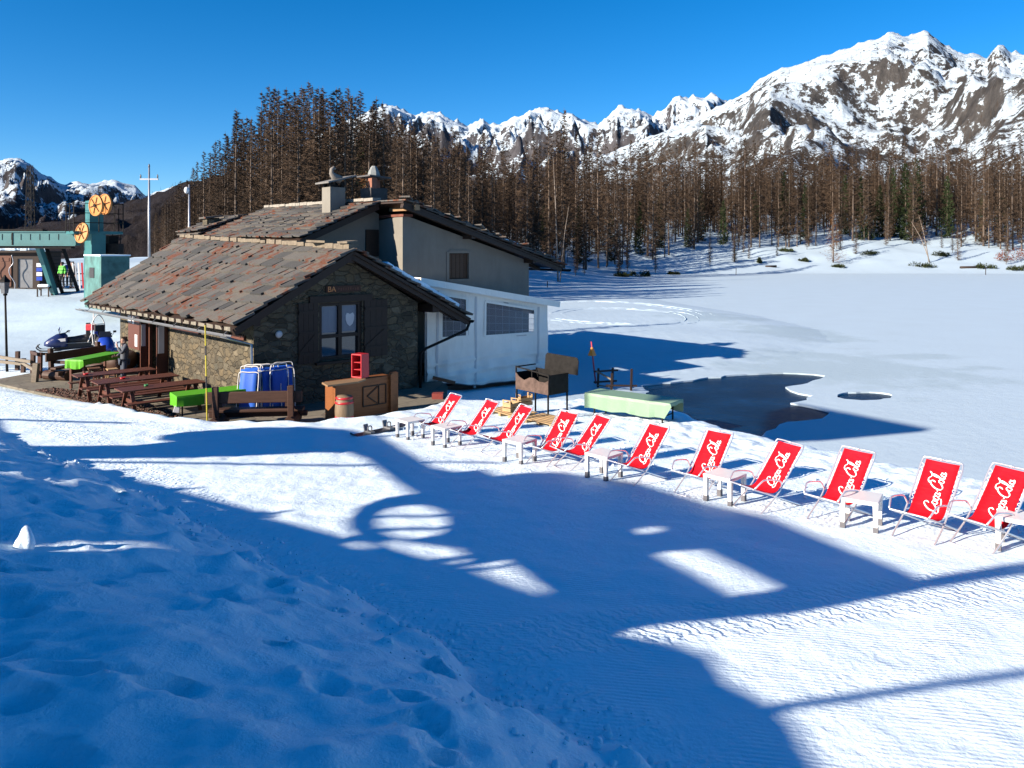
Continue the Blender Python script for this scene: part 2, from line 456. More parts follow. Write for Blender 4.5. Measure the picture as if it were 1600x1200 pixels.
def mat_snow(name, tint=(0.69, 0.835, 0.92), groomed=False, ice=False):
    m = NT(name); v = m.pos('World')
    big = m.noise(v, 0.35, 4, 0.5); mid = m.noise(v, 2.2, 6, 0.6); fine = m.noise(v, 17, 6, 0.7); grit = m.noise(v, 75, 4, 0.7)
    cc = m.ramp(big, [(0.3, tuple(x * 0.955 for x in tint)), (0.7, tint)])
    m.set('Roughness', 0.55); m.set('Specular IOR Level', 0.25)
    h = m.math('ADD', m.math('MULTIPLY', mid, 1.2), m.math('MULTIPLY', fine, 0.34))
    h = m.math('ADD', h, m.math('MULTIPLY', grit, 0.08))
    nrm = m.bump(h, (0.42 if groomed else 0.62) if not ice else 0.22, 0.09)
    if groomed:
        geo = m.n('ShaderNodeNewGeometry').outputs['Position']
        def band(px, py, ang, half, soft):
            # distance from the line through (px,py) with direction ang, as a 0..1 mask
            d = m.n('ShaderNodeVectorMath', operation='DOT_PRODUCT'); m.l(geo, d.inputs[0])
            nx, ny = -math.sin(ang), math.cos(ang); d.inputs[1].default_value = (nx, ny, 0)
            q = m.math('ABSOLUTE', m.math('SUBTRACT', d.outputs['Value'], px * nx + py * ny))
            return m.ramp(m.math('DIVIDE', q, half + soft), [(half / (half + soft), 1.0), (1.0, 0.0)])
        def waves(ang, period, dist, det=1.0):
            mp = m.n('ShaderNodeMapping'); mp.inputs['Rotation'].default_value = (0, 0, -ang); m.l(geo, mp.inputs[0])
            w = m.n('ShaderNodeTexWave', wave_type='BANDS', bands_direction='X'); w.inputs['Scale'].default_value = 0.314 / period
            w.inputs['Distortion'].default_value = dist; w.inputs['Detail'].default_value = 2; w.inputs['Detail Scale'].default_value = det
            m.l(mp.outputs[0], w.inputs['Vector']); return w.outputs['Fac']
        broken = m.ramp(m.noise(v, 1.1, 4, 0.6), [(0.38, 0.0), (0.6, 1.0)])
        broken2 = m.ramp(m.noise(v, 3.1, 4, 0.7), [(0.35, 0.15), (0.62, 1.0)])
        # corduroy laid by the groomer on the near right of the plateau
        cord = m.math('MULTIPLY', waves(R(16 + 62), 0.05, 1.6, 2.0), m.math('MULTIPLY', band(4.6, 5.6, R(-12), 1.6, 1.2), broken))
        cord2 = m.math('MULTIPLY', waves(R(16 + 90), 0.09, 1.6, 1.5), m.math('MULTIPLY', band(3.2, 4.2, R(-40), 0.8, 0.8), broken))
        # caterpillar tread bands
        tr = m.math('MULTIPLY', waves(R(16 + 22), 0.12, 7.0, 3.5), m.math('MULTIPLY', band(3.1, 7.42, R(15), 0.34, 0.14), broken2))
        tr2 = m.math('MULTIPLY', waves(R(16 - 12), 0.12, 7.0, 3.0), m.math('MULTIPLY', band(3.0, 6.1, R(38), 0.22, 0.14), broken2))
        tr3 = m.math('MULTIPLY', waves(R(134 + 20), 0.13, 6.0, 3.0), m.math('MULTIPLY', band(-10.2, 17.6, R(131), 0.33, 0.12), broken2))
        tr4 = m.math('MULTIPLY', waves(R(134 - 15), 0.13, 6.0, 3.0), m.math('MULTIPLY', band(-8.4, 18.2, R(150), 0.30, 0.12), broken2))
        tr5 = m.math('MULTIPLY', waves(R(134 + 5), 0.10, 5.0, 3.0), m.math('MULTIPLY', band(-6.4, 16.2, R(152), 0.5, 0.3), broken))
        acc = m.math('ADD', m.math('MULTIPLY', cord, 0.16), m.math('MULTIPLY', cord2, 0.05))
        for k, s_ in ((tr, 0.8), (tr2, 0.12), (tr3, 0.75), (tr4, 0.55), (tr5, 0.4)):
            acc = m.math('ADD', acc, m.math('MULTIPLY', k, s_))
        nrm = m.bump(acc, 0.5, 0.045, nrm)
    if ice:
        geo = m.n('ShaderNodeNewGeometry').outputs['Position']
        def ell(cx, cy, rx, ry):
            mp = m.n('ShaderNodeMapping', vector_type='POINT'); mp.inputs['Location'].default_value = (-cx / rx, -cy / ry, 0)
            mp.inputs['Scale'].default_value = (1 / rx, 1 / ry, 0); m.l(geo, mp.inputs[0])
            ln = m.n('ShaderNodeVectorMath', operation='LENGTH'); m.l(mp.outputs[0], ln.inputs[0]); return ln.outputs['Value']
        n1 = m.math('MULTIPLY', m.math('SUBTRACT', m.noise(v, 0.35, 6, 0.65), 0.5), 2.6)
        wet = None
        for e in ((14.6, 34.0, 7.0, 7.5), (17.5, 47, 5.0, 6.0), (14.8, 56, 4.5, 7.0), (19.5, 37, 3.2, 2.0)):
            q = m.ramp(m.math('ADD', ell(*e), n1), [(0.45, 1.0), (0.85, 0.0)])
            wet = q if wet is None else m.math('MAXIMUM', wet, q)
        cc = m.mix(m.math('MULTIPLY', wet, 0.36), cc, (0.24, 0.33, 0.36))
    m.set('Base Color', cc); m.set('Normal', nrm); return m.mat
M['snow'] = mat_snow('groomed_snow', groomed=True)
M['snow_plain'] = mat_snow('fresh_snow')
M['lake_and_dimmed_snow'] = mat_snow('frozen_lake_and_dimmed_snow', (0.40, 0.515, 0.60), ice=True)

# ------------------------------------------------------------------ the ground
SHORE = [(60, -40), (24, 2), (16, 8.2), (10.6, 12.4), (8.6, 14.4), (7.2, 16.5), (6.2, 18.6), (5.6, 20.6), (5.2, 22.7), (4.95, 26), (4.9, 29.7), (6.4, 31.0),
         (9.4, 33.8), (13.5, 37.5), (18, 43), (20, 50), (19.5, 60), (16, 75), (13.5, 90), (14.5, 108), (18.5, 130), (26, 152), (36, 163), (60, 167), (115, 166), (200, 160), (420, 140), (420, -40)]
FOOT = [(-120, 62), (-60, 62), (-30, 70), (-14, 80), (4, 96), (13, 116), (22, 148), (34, 162), (60, 166.5), (115, 165.5), (200, 159), (420, 139)]
TERR = [(-18.6, 27.2), (-11.2, 22.15), (-9.0, 20.15), (-7.6, 19.25), (-5.1, 18.95), (-4.0, 19.8), (-2.7, 21.5), (-2.0, 23.4), (-2.2, 26.2), (-6, 38), (-16, 37)]
BANK = [(3.4, 1.0), (1.65, 3.2), (0.75, 4.75), (-1.25, 7.05), (-4.65, 10.6), (-10.8, 16.3), (-24, 29)]

def ground_z(X, Y):
    X = np.asarray(X, dtype=float); Y = np.asarray(Y, dtype=float)
    zp = 2.3 - 0.07 * Y
    z = np.where(Y < 22, zp, 0.5 * (zp + 0.42 + np.sqrt((zp - 0.42) ** 2 + 0.01)))
    z = np.maximum(z, 0.42 * 1.0)
    # loading mound and flat by the lift station, valley behind it
    m = sstep(-12, -19, X)
    z = z + m * 2.15 * sstep(35, 50, Y) * (1 - sstep(88, 110, Y)) - m * sstep(-26, -50, X) * 60 * sstep(95, 260, Y)
    # low shore strip to the right of the houses
    r = np.maximum(sstep(-1, 4, X) * sstep(22, 30, Y), sstep(-4.5, -1.5, X) * sstep(22.6, 26.0, Y))
    z = z * (1 - r) + r * (0.08 + 0.18 * sstep(30, 40, Y) + 0.08 * pnoise(X * 0.12, Y * 0.12, 5))
    d = seg_dist(X, Y, SHORE, True); ins = inside(X, Y, SHORE); sd = np.where(ins, -d, d)
    k = 0.78 - 0.70 * sstep(23, 31, Y)
    sd2 = sd + (0.30 * pnoise(X * 0.9, Y * 0.9, 9) + 0.12 * pnoise(X * 2.7, Y * 2.7, 10)) * np.clip(1.2 - np.abs(sd) * 0.3, 0, 1) * (1 - sstep(40, 80, Y) * 0.5)
    ramp_ = k * sd2
    a = 0.10
    sm = 0.5 * (z + ramp_ - np.sqrt((z - ramp_) ** 2 + a * a))
    z = np.where(sd < 6, sm, z)
    z = np.maximum(z, -0.9)
    # far bank rising to the wood
    fd = seg_dist(X, Y, FOOT); q = np.where(inside(X, Y, FOOT + [(420, 900), (-120, 900)]), fd, 0)
    cap = 13 + 9 * sstep(10, 90, X)
    q = q - 4.5 * (1 - np.exp(-q / 4.5))
    rise = cap * (1 - np.exp(-0.26 * q / cap)) * (1 + 0.10 * fbm(X * 0.05, Y * 0.05, 3, 33)) + 0.35 * fbm(X * 0.22, Y * 0.22, 4, 21) * np.clip(q / 6, 0, 1)
    rise = rise * (1 - sstep(-26, -44, X) * 0.7)
    z = z + rise - 30 * sstep(330, 700, Y)
    z = z + m * sstep(33, 37, Y) * (1 - sstep(55, 75, Y)) * (0.10 * fbm(X * 0.35, Y * 0.35, 5, 91, 0.6) + 0.05 * ridged(X * 0.8, Y * 0.8, 4, 92))
    # terrace cut
    td = seg_dist(X, Y, TERR, True); ti = inside(X, Y, TERR)
    cut = np.where(ti, 1.0, 1 - sstep(0.0, 0.45, td))
    z = z * (1 - cut) + np.minimum(z, 0.42) * cut
    lip = np.exp(-((td - 0.55) / 0.35) ** 2) * (~ti) * (Y < 27) * (X > -12)
    z = z + 0.07 * lip * (0.6 + pnoise(X * 1.6, Y * 1.6, 71))
    # the shovelled bank the picture is taken from
    bi = inside(X, Y, BANK + [(-60, 29), (-60, -30), (3.4, -30)]); bd = np.where(bi, seg_dist(X, Y, BANK), -seg_dist(X, Y, BANK))
    bd = bd + 0.22 * pnoise(X * 0.8, Y * 0.8, 41) + 0.10 * pnoise(X * 2.6, Y * 2.6, 42)
    b = 1.32 * (1 - np.exp(-np.clip(bd, 0, 50) * 0.46))
    e = np.clip(bd / 0.8, 0, 1) * (np.abs(X) < 30) * (Y < 32)
    b = b * (1 - 0.55 * sstep(13, 20, Y))
    rough = 0.065 * fbm(X * 0.75, Y * 0.75, 4, 51) + 0.050 * (ridged(X * 0.62 + 0.3 * Y, Y * 0.95 - 0.25 * X, 4, 55, 0.45) - 0.55) + 0.020 * fbm(X * 4, Y * 4, 4, 58, 0.6)
    z = z + b + e * rough
    # edge of the bank: broken crust
    z = z + 0.10 * np.exp(-((bd - 0.25) / 0.22) ** 2) * np.clip(0.35 + 1.3 * pnoise(X * 2.1, Y * 2.1, 61), 0, 1) * (Y < 26)
    # small relief on the flat, plateau edge churned by feet
    flat = (1 - e) * (Y < 60)
    z = z + flat * 0.012 * fbm(X * 1.4, Y * 1.4, 4, 81)
    ed = np.clip(1 - np.abs(sd - 2.6) / 1.9, 0, 1) * (Y < 24) * (Y > 5) * (sd > 0.2)
    z = z + ed * (0.05 * fbm(X * 3.2, Y * 3.2, 4, 85) + 0.05)
    return z

def build_ground():
    def axis(segs):
        out = [segs[0][0]]
        for a, b, s0, s1 in segs:
            x = a
            while x < b - 1e-6:
                t = (x - a) / (b - a); x = min(b, x + s0 + (s1 - s0) * t); out.append(x)
        return np.array(out)
    xs = axis([(-900, -60, 60, 5), (-60, -12, 3.0, 0.12), (-12, -6, 0.12, 0.055), (-6, 4, 0.055, 0.055), (4, 9, 0.055, 0.11), (9, 30, 0.11, 1.2), (30, 120, 1.2, 4), (120, 1200, 5, 80)])
    ys = axis([(-120, -4, 20, 0.8), (-4, 1, 0.6, 0.06), (1, 9, 0.05, 0.055), (9, 24, 0.055, 0.12), (24, 60, 0.12, 0.7), (60, 260, 0.7, 3.5), (260, 1500, 5, 120)])
    X, Y = np.meshgrid(xs, ys)
    Z = ground_z(X, Y)
    # footprints and wind-scooped hollows on the bank
    rg = np.random.RandomState(4)
    for i in range(170):
        y = 1.6 + 12.5 * rg.rand() ** 1.2; foot = 0.8 - (y - 4.8) * 0.98 if y < 8 else -2.1 - (y - 8) * 1.0
        x = foot - 0.35 - rg.rand() * 5.5
        rx, ry = 0.06 + 0.09 * rg.rand(), 0.05 + 0.06 * rg.rand(); an = 2.3 + 0.8 * rg.randn(); dp = 0.025 + 0.05 * rg.rand()
        j0, j1 = np.searchsorted(xs, [x - 0.8, x + 0.8]); i0, i1 = np.searchsorted(ys, [y - 0.8, y + 0.8])
        dx = X[i0:i1, j0:j1] - x; dy = Y[i0:i1, j0:j1] - y
        u = (dx * math.cos(an) + dy * math.sin(an)) / (rx * 1.5); v = (-dx * math.sin(an) + dy * math.cos(an)) / ry
        rr = np.sqrt(u * u + v * v)
        Z[i0:i1, j0:j1] += -dp * (1 - sstep(0.55, 1.15, rr)) + 0.25 * dp * np.exp(-((rr - 1.35) / 0.3) ** 2)
    for i in range(160):
        y = 1.4 + 11 * rg.rand(); foot = 0.8 - (y - 4.8) * 0.98
        x = foot - 0.1 - abs(rg.randn()) * 1.6; s = 0.03 + 0.05 * rg.rand()
        j0, j1 = np.searchsorted(xs, [x - 0.4, x + 0.4]); i0, i1 = np.searchsorted(ys, [y - 0.4, y + 0.4])
        Z[i0:i1, j0:j1] += s * 0.9 * np.exp(-(((X[i0:i1, j0:j1] - x) / s) ** 2 + ((Y[i0:i1, j0:j1] - y) / s) ** 2) / 2)
    # shallow boot prints across the lit part of the plateau
    for i in range(150):
        y = 9 + 8 * rg.rand(); x = -7.5 + (y - 9) * -0.1 + 7 * rg.rand()
        s = 0.07; j0, j1 = np.searchsorted(xs, [x - 0.4, x + 0.4]); i0, i1 = np.searchsorted(ys, [y - 0.4, y + 0.4])
        Z[i0:i1, j0:j1] -= 0.013 * np.exp(-(((X[i0:i1, j0:j1] - x) / s) ** 2 + ((Y[i0:i1, j0:j1] - y) / (s * 1.4)) ** 2) / 2)
    ny, nx = X.shape
    idx = np.arange(nx * ny).reshape(ny, nx)
    F_ = np.stack([idx[:-1, :-1], idx[:-1, 1:], idx[1:, 1:], idx[1:, :-1]], -1).reshape(-1, 4)
    o = mesh_np('snow_ground', np.stack([X, Y, Z], -1).reshape(-1, 3), F_, [M['snow'], M['snow_plain'], M['lake_and_dimmed_snow']])
    bank = inside(X, Y, BANK + [(-60, 29), (-60, -30), (3.4, -30)]) | (Y > 30) | (X < -25)
    idx_m = bank.astype(np.int32)
    fd = seg_dist(X, Y, FOOT); far = inside(X, Y, FOOT + [(420, 900), (-120, 900)])
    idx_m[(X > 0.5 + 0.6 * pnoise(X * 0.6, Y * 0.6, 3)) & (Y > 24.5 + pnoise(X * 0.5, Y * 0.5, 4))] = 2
    idx_m[(X < -11 + pnoise(X * 0.5, Y * 0.5, 6)) & (Y > 31 + pnoise(X * 0.7, Y * 0.7, 7))] = 2  # darker snow on the loading mound stands in for weaker light there
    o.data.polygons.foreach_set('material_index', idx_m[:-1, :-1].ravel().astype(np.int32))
    kind(o, 'structure')
build_ground()
def gz(x, y):
    return float(ground_z(np.array([x]), np.array([y]))[0])
def on_ground(px, Y):
    x = (px - 800.0) * Y / F
    return Vector((x, Y, gz(x, Y)))

# broken crumbs of snow along the bank and on the trampled strip
rr = random.Random(21); mb = MB()
ICO = [Vector(p).normalized() for p in ((0, 1, 1.618), (0, -1, 1.618), (0, 1, -1.618), (0, -1, -1.618), (1, 1.618, 0), (-1, 1.618, 0), (1, -1.618, 0), (-1, -1.618, 0), (1.618, 0, 1), (-1.618, 0, 1), (1.618, 0, -1), (-1.618, 0, -1))]
ICF = [(0, 1, 8), (0, 8, 4), (0, 4, 5), (0, 5, 9), (0, 9, 1), (1, 6, 8), (8, 6, 10), (8, 10, 4), (4, 10, 2), (4, 2, 5), (5, 2, 11), (5, 11, 9), (9, 11, 7), (9, 7, 1), (1, 7, 6), (3, 6, 7), (3, 7, 11), (3, 11, 2), (3, 2, 10), (3, 10, 6)]
for i in range(1300):
    if i < 800:
        j = rr.randrange(1, 5); t = rr.random(); a, b = BANK[j], BANK[j + 1]; x = lerp(a[0], b[0], t) + rr.gauss(0, 0.22) - abs(rr.gauss(0, 0.5)) * (i % 3 == 0); y = lerp(a[1], b[1], t) + rr.gauss(0, 0.22)
    else:
        t = rr.random(); x = lerp(-2.6, 6.6, t) + rr.gauss(0.5, 0.6); y = lerp(17.6, 9.2, t) + rr.gauss(0.5, 0.6)
    s = 0.008 + 0.030 * rr.random() ** 2.5; z = gz(x, y) + s * 0.3; e = Euler((rr.random() * 6, rr.random() * 6, rr.random() * 6)).to_matrix()
    mb.add([Vector((x, y, z)) + e @ Vector((p.x * s * rr.uniform(.7, 1.3), p.y * s, p.z * s * .8)) for p in ICO], ICF)
kind(mb.build('snow_crumbs', M['snow_plain'], None, True), 'stuff')
# frozen lake with open water
def lake_pt(px, py, z=0.0):
    Y = (CAMZ - z) * F / (py - HOR); return ((px - 800) * Y / F, Y)
def rough_loop(pts, step=0.35, amp=0.12, seed=1):
    r = random.Random(seed); out = []
    n = len(pts)
    for i in range(n):
        a = Vector(pts[i]); b = Vector(pts[(i + 1) % n]); k = max(1, int((b - a).length / step))
        for j in range(k):
            p = a.lerp(b, j / k); out.append((p.x + r.uniform(-amp, amp), p.y + r.uniform(-amp, amp)))
    return out
POND = rough_loop([lake_pt(*p) for p in ((985, 603), (1050, 597), (1150, 585), (1225, 582), (1272, 584), (1287, 587), (1280, 592), (1250, 601), (1225, 605), (1235, 610), (1267, 618), (1260, 625), (1236, 630), (1265, 635), (1295, 642), (1299, 648), (1280, 654), (1250, 657), (1215, 663), (1190, 681), (1150, 698), (1090, 700), (1030, 680), (985, 640))], 0.45, 0.10)
HOLE = rough_loop([lake_pt(1351 + 44 * math.cos(t * 2 * math.pi / 26), 618.5 + 6.6 * math.sin(t * 2 * math.pi / 26)) for t in range(26)], 0.3, 0.05, 3)
mb = MB(); mb.prism([(-4, -60), (430, -60), (430, 176), (-4, 176)], [POND, HOLE], (0, 0, 0.0), (1, 0, 0), (0, 1, 0), (0, 0, -0.12))
kind(mb.build('lake_ice', M['lake_and_dimmed_snow']), 'structure')
def mat_water():
    m = NT('open_water'); v = m.pos('World', (1.0, 2.2, 1.0))
    f = m.noise(v, 1.4, 5, 0.6); g = m.noise(m.pos('World'), 0.35, 4, 0.6)
    m.set('Base Color', m.ramp(g, [(0.35, (0.001, 0.013, 0.040)), (0.6, (0.002, 0.024, 0.070)), (0.75, (0.004, 0.040, 0.11))])); m.set('Roughness', 0.25); m.set('IOR', 1.085); m.set('Specular IOR Level', 0.3)
    m.set('Normal', m.bump(f, 0.5, 0.03)); return m.mat
M['water'] = mat_water()
mb = MB(); mb.prism([(2, 12), (26, 12), (26, 46), (2, 46)], [], (0, 0, -0.055), (1, 0, 0), (0, 1, 0), (0, 0, -0.02))
kind(mb.build('pond_water', M['water']), 'structure')

# packed snowmobile loops on the shore snow
def track(pts, name='snow_track', w=0.07):
    r = random.Random(len(pts)); mb = MB(); P = cr0(pts, 14)
    for off in (-0.45, 0.45):
        line = []; rs = []
        for i, p in enumerate(P):
            d = (P[min(i + 1, len(P) - 1)] - P[max(i - 1, 0)]).normalized(); q = p + Vector((-d.y, d.x, 0)) * off
            line.append((q.x, q.y, gz(q.x, q.y) - 0.03 + r.uniform(-.02, .02))); rs.append(w * r.uniform(0.5, 1.1))
        mb.tube(line, rs, 6)
    kind(mb.build(name, M['lake_and_dimmed_snow'], None, True), 'structure')
def cr0(pts, k):
    P = [Vector(p) for p in pts]; out = []
    for i in range(len(P) - 1):
        p0 = P[max(i - 1, 0)]; p1 = P[i]; p2 = P[i + 1]; p3 = P[min(i + 2, len(P) - 1)]
        for j in range(k):
            t = j / k; out.append(0.5 * ((2 * p1) + (p2 - p0) * t + (2 * p0 - 5 * p1 + 4 * p2 - p3) * t * t + (3 * p1 - p0 - 3 * p2 + p3) * t ** 3))
    return out + [P[-1]]
def lk(px, py): x, y = lake_pt(px, py, 0.25); return (x, y, 0)
track([lk(*p) for p in ((860, 499), (930, 505), (1020, 507), (1080, 502), (1060, 490), (980, 482), (900, 483), (868, 490))])
track([lk(*p) for p in ((860, 473), (930, 472), (1010, 476), (1080, 484), (1110, 494))])
# terrace paving by the hut
def mat_paving():
    m = NT('stone_paving'); v = m.pos('World')
    a = m.n('ShaderNodeTexVoronoi', feature='F1'); a.inputs['Scale'].default_value = 1.3; m.l(v, a.inputs['Vector'])
    e = m.n('ShaderNodeTexVoronoi', feature='DISTANCE_TO_EDGE'); e.inputs['Scale'].default_value = 1.3; m.l(v, e.inputs['Vector'])
    s = m.n('ShaderNodeSeparateColor'); m.l(a.outputs['Color'], s.inputs[0])
    cc = m.ramp(s.outputs[0], [(0, (0.12, 0.115, 0.09)), (1, (0.18, 0.165, 0.135))])
    n = m.noise(v, 4, 6, 0.7)
    cc = m.mix(0.5, cc, m.ramp(n, [(0.3, (0.3, 0.28, 0.25)), (0.7, (0.65, 0.62, 0.55))]), 'OVERLAY')
    cc = m.mix(m.ramp(e.outputs[0], [(0.0, 0.7), (0.05, 0.0)]), cc, (0.06, 0.05, 0.04))
    m.set('Base Color', cc); m.set('Roughness', 0.9); m.set('Normal', m.bump(n, 0.5, 0.02)); return m.mat
mb = MB(); mb.prism([(x * 1.0, y) for x, y in TERR], [], (0, 0, 0.47), (1, 0, 0), (0, 1, 0), (0, 0, 0.08))
kind(mb.build('terrace', mat_paving()), 'structure')
# bare earth and gravel strip along the terrace edge
def mat_gravel():
    m = NT('bare_gravel'); v = m.pos('World'); n = m.noise(v, 6, 6, 0.8); g = m.noise(v, 25, 4, 0.7)
    m.set('Base Color', m.ramp(n, [(0.3, (0.03, 0.02, 0.015)), (0.5, (0.09, 0.048, 0.035)), (0.7, (0.16, 0.10, 0.08))])); m.set('Roughness', 0.95)
    m.set('Normal', m.bump(g, 0.8, 0.03)); return m.mat
rr = random.Random(8); mb = MB()
p0, p1 = Vector((-16.2, 25.9)), Vector((-7.3, 19.35))
for i in range(2600):
    t = 0.06 + 0.70 * rr.random(); p = p0.lerp(p1, t); w = 0.25 + 0.85 * math.sin(math.pi * min(1, t * 1.15)) ** 0.8
    off = rr.random() ** 1.4 * w; n = Vector((0.59, 0.80))
    x, y = p.x + n.x * (off - 0.15) * 1.0, p.y + n.y * (off - 0.15) * 1.0
    z = max(0.55, gz(x, y)); s = 0.010 + 0.030 * rr.random() ** 2
    mb.box((x, y, z + s * 0.2), (s * rnd(1, 2.2, rr), s * rnd(1, 2, rr), s), (rr.random(), rr.random(), rr.random() * 6))
kind(mb.build('gravel', mat_gravel()), 'stuff')

# ------------------------------------------------------------------ mountains
def mat_mountain(name, treeline, rock_hi, rock_lo, forest, snowcut, nscale=1.0, band=120.0, altgain=0.00030):
    m = NT(name); v = m.pos('World')
    geo = m.n('ShaderNodeNewGeometry'); s = m.n('ShaderNodeSeparateXYZ'); m.l(geo.outputs['Normal'], s.inputs[0])
    p = m.n('ShaderNodeSeparateXYZ'); m.l(geo.outputs['Position'], p.inputs[0])
    a = m.noise(v, 0.012 * nscale, 8, 0.68); b = m.noise(m.pos('World', (1, 1, 0.35), (0, 0, 0.4)), 0.035 * nscale, 7, 0.72); c = m.noise(v, 0.075 * nscale, 7, 0.78)
    q = m.math('ADD', m.math('MULTIPLY', m.math('SUBTRACT', a, 0.5), 0.85), m.math('MULTIPLY', m.math('SUBTRACT', b, 0.5), 1.25))
    q = m.math('ADD', q, m.math('MULTIPLY', m.math('SUBTRACT', c, 0.5), 1.1))
    k = m.math('ADD', m.math('MULTIPLY', s.outputs['Z'], 0.6), q)
    k = m.math('ADD', k, m.math('MULTIPLY', p.outputs['Z'], altgain))
    snow = m.ramp(k, [(snowcut - 0.02, 0.0), (snowcut + 0.03, 1.0)])
    rock = m.ramp(b, [(0.3, rock_lo), (0.7, rock_hi)])
    rock = m.mix(0.5, rock, m.ramp(c, [(0.3, (0.25, 0.25, 0.25)), (0.7, (0.75, 0.72, 0.7))]), 'OVERLAY')
    cc = m.mix(snow, rock, (0.39, 0.48, 0.555))
    alt = m.math('SUBTRACT', p.outputs['Z'], treeline)
    alt = m.math('ADD', m.math('DIVIDE', alt, band), m.math('MULTIPLY', m.math('SUBTRACT', a, 0.5), 3.0))
    tr = m.noise(m.pos('World', (1, 1, 0.25)), 0.16 * nscale, 4, 0.75)
    dens = m.math('ADD', m.math('MULTIPLY', alt, -0.16), tr)
    fm = m.ramp(dens, [(0.50, 0.0), (0.60, 1.0)])
    fcol = m.ramp(c, [(0.3, tuple(x * 0.55 for x in forest)), (0.7, forest)])
    cc = m.mix(fm, cc, fcol)
    m.set('Base Color', cc); m.set('Roughness', 0.85); m.set('Specular IOR Level', 0.15)
    h = m.math('ADD', m.math('MULTIPLY', b, 1.0), m.math('MULTIPLY', c, 0.5))
    m.set('Normal', m.bump(h, 0.8, 9.0)); return m.mat

def mountain(name, sky, Yc, Y0, zb, seed, mat, amp=0.16, jag=0.012, nx=420, ny=150, back=0.35, prof=1.25, fscale=1.0, px0=None, px1=None, extra=None):
    sky = sorted(sky); sx = np.array([p[0] for p in sky], float); sy = np.array([p[1] for p in sky], float)
    px0 = sx[0] if px0 is None else px0; px1 = sx[-1] if px1 is None else px1
    U = np.linspace(px0, px1, nx); T = np.concatenate([np.linspace(0, 1, ny), 1 + np.linspace(0.02, 1, int(ny * 0.2))])
    UU, TT = np.meshgrid(U, T)
    Yv = np.where(TT <= 1, Y0 + (Yc - Y0) * TT, Yc * (1 + back * (TT - 1)))
    Xv = (UU - 800) / F * Yv
    H = CAMZ + (HOR - np.interp(UU, sx, sy)) * Yc / F - zb
    s_ = fscale / (Yc * 0.11)
    wx = Xv * s_; wy = Yv * s_
    rd = ridged(wx + 0.35 * fbm(wx, wy, 2, seed + 3), wy * 0.75, 4, seed, 0.42) - 0.62
    fn = fbm(wx * 6, wy * 6, 4, seed + 7)
    rc = ridged(wx * 3.1, wy * 2.2, 4, seed + 11, 0.45) - 0.6
    t = np.clip(TT, 0, 1)
    env = np.clip(t * (1.02 - t) * 3.6, 0, 1)
    Z = zb + H * np.where(TT <= 1, t ** prof, np.clip(1 - (TT - 1) * 0.9, 0, 1)) + H * env * amp * rd * 1.25 + H * env * amp * 0.16 * rc
    Z += H * jag * (0.35 * fn + 0.9 * rc) * np.where(TT <= 1, np.clip(t * 3, 0, 1), 0.4)
    if extra is not None: Z = extra(UU, TT, Z, Xv, Yv, H)
    # keep nearer spurs below the crest, then roughen the crest itself
    lim = CAMZ + (HOR - np.interp(UU, sx, sy)) / F * Yv
    mar = (0.02 + 0.10 * (1 - t)) * H
    top = lim - mar; hi = Z > top
    Z = np.where(hi & (TT < 1.0), top + mar * (1 - np.exp(-(Z - top) / np.maximum(mar, 1e-3))) * 0.97, Z)
    Z = Z + H * jag * 1.1 * rc * sstep(0.9, 1.0, t)
    n2, n1 = UU.shape; idx = np.arange(n1 * n2).reshape(n2, n1)
    F_ = np.stack([idx[:-1, :-1], idx[:-1, 1:], idx[1:, 1:], idx[1:, :-1]], -1).reshape(-1, 4)
    o = mesh_np(name, np.stack([Xv, Yv, Z], -1).reshape(-1, 3), F_, mat)
    kind(o, 'structure'); return Xv, Yv, Z

ROCKH, ROCKL = (0.082, 0.079, 0.076), (0.016, 0.017, 0.019)
m_right = mat_mountain('massif_rock_snow', 120, ROCKH, ROCKL, (0.046, 0.035, 0.027), 0.50, 1.0, 170)
m_mid = mat_mountain('far_ridge_rock_snow', 40, (0.085, 0.085, 0.095), (0.022, 0.023, 0.027), (0.05, 0.038, 0.03), 0.56, 0.6, 200)
m_left = mat_mountain('left_ridge_rock_snow', 200, (0.08, 0.075, 0.078), (0.022, 0.022, 0.026), (0.022, 0.018, 0.021), 0.50, 0.75, 150)
def cliffs(UU, TT, Z, Xv, Yv, H):
    # steep rock step under the snow shoulder, brown spur on the right
    c = np.exp(-((UU - 1270) / 95.0) ** 2)
    st = sstep(0.27, 0.345, TT) - 0.25 * sstep(0.1, 0.27, TT)
    Z = Z + 120 * c * st * np.clip(TT * 3, 0, 1) * (1 - sstep(0.5, 0.9, TT))
    sp = sstep(1400, 1640, UU); Z = Z + 95 * sp * np.exp(-((TT - 0.2) / 0.13) ** 2)
    return Z
MR = mountain('massif', [(900, 260), (1010, 215), (1080, 190), (1125, 166), (1145, 155), (1170, 140), (1190, 123), (1205, 114), (1240, 105), (1290, 88), (1340, 72), (1372, 62), (1388, 54), (1420, 57), (1436, 53), (1450, 49), (1462, 58), (1478, 72), (1510, 84), (1530, 86), (1542, 89), (1552, 75), (1560, 69), (1568, 73), (1580, 84), (1600, 86), (1680, 96), (1900, 130)], 3300, 520, 2, 5, m_right, 0.12, 0.006, 520, 210, prof=1.12, extra=cliffs)
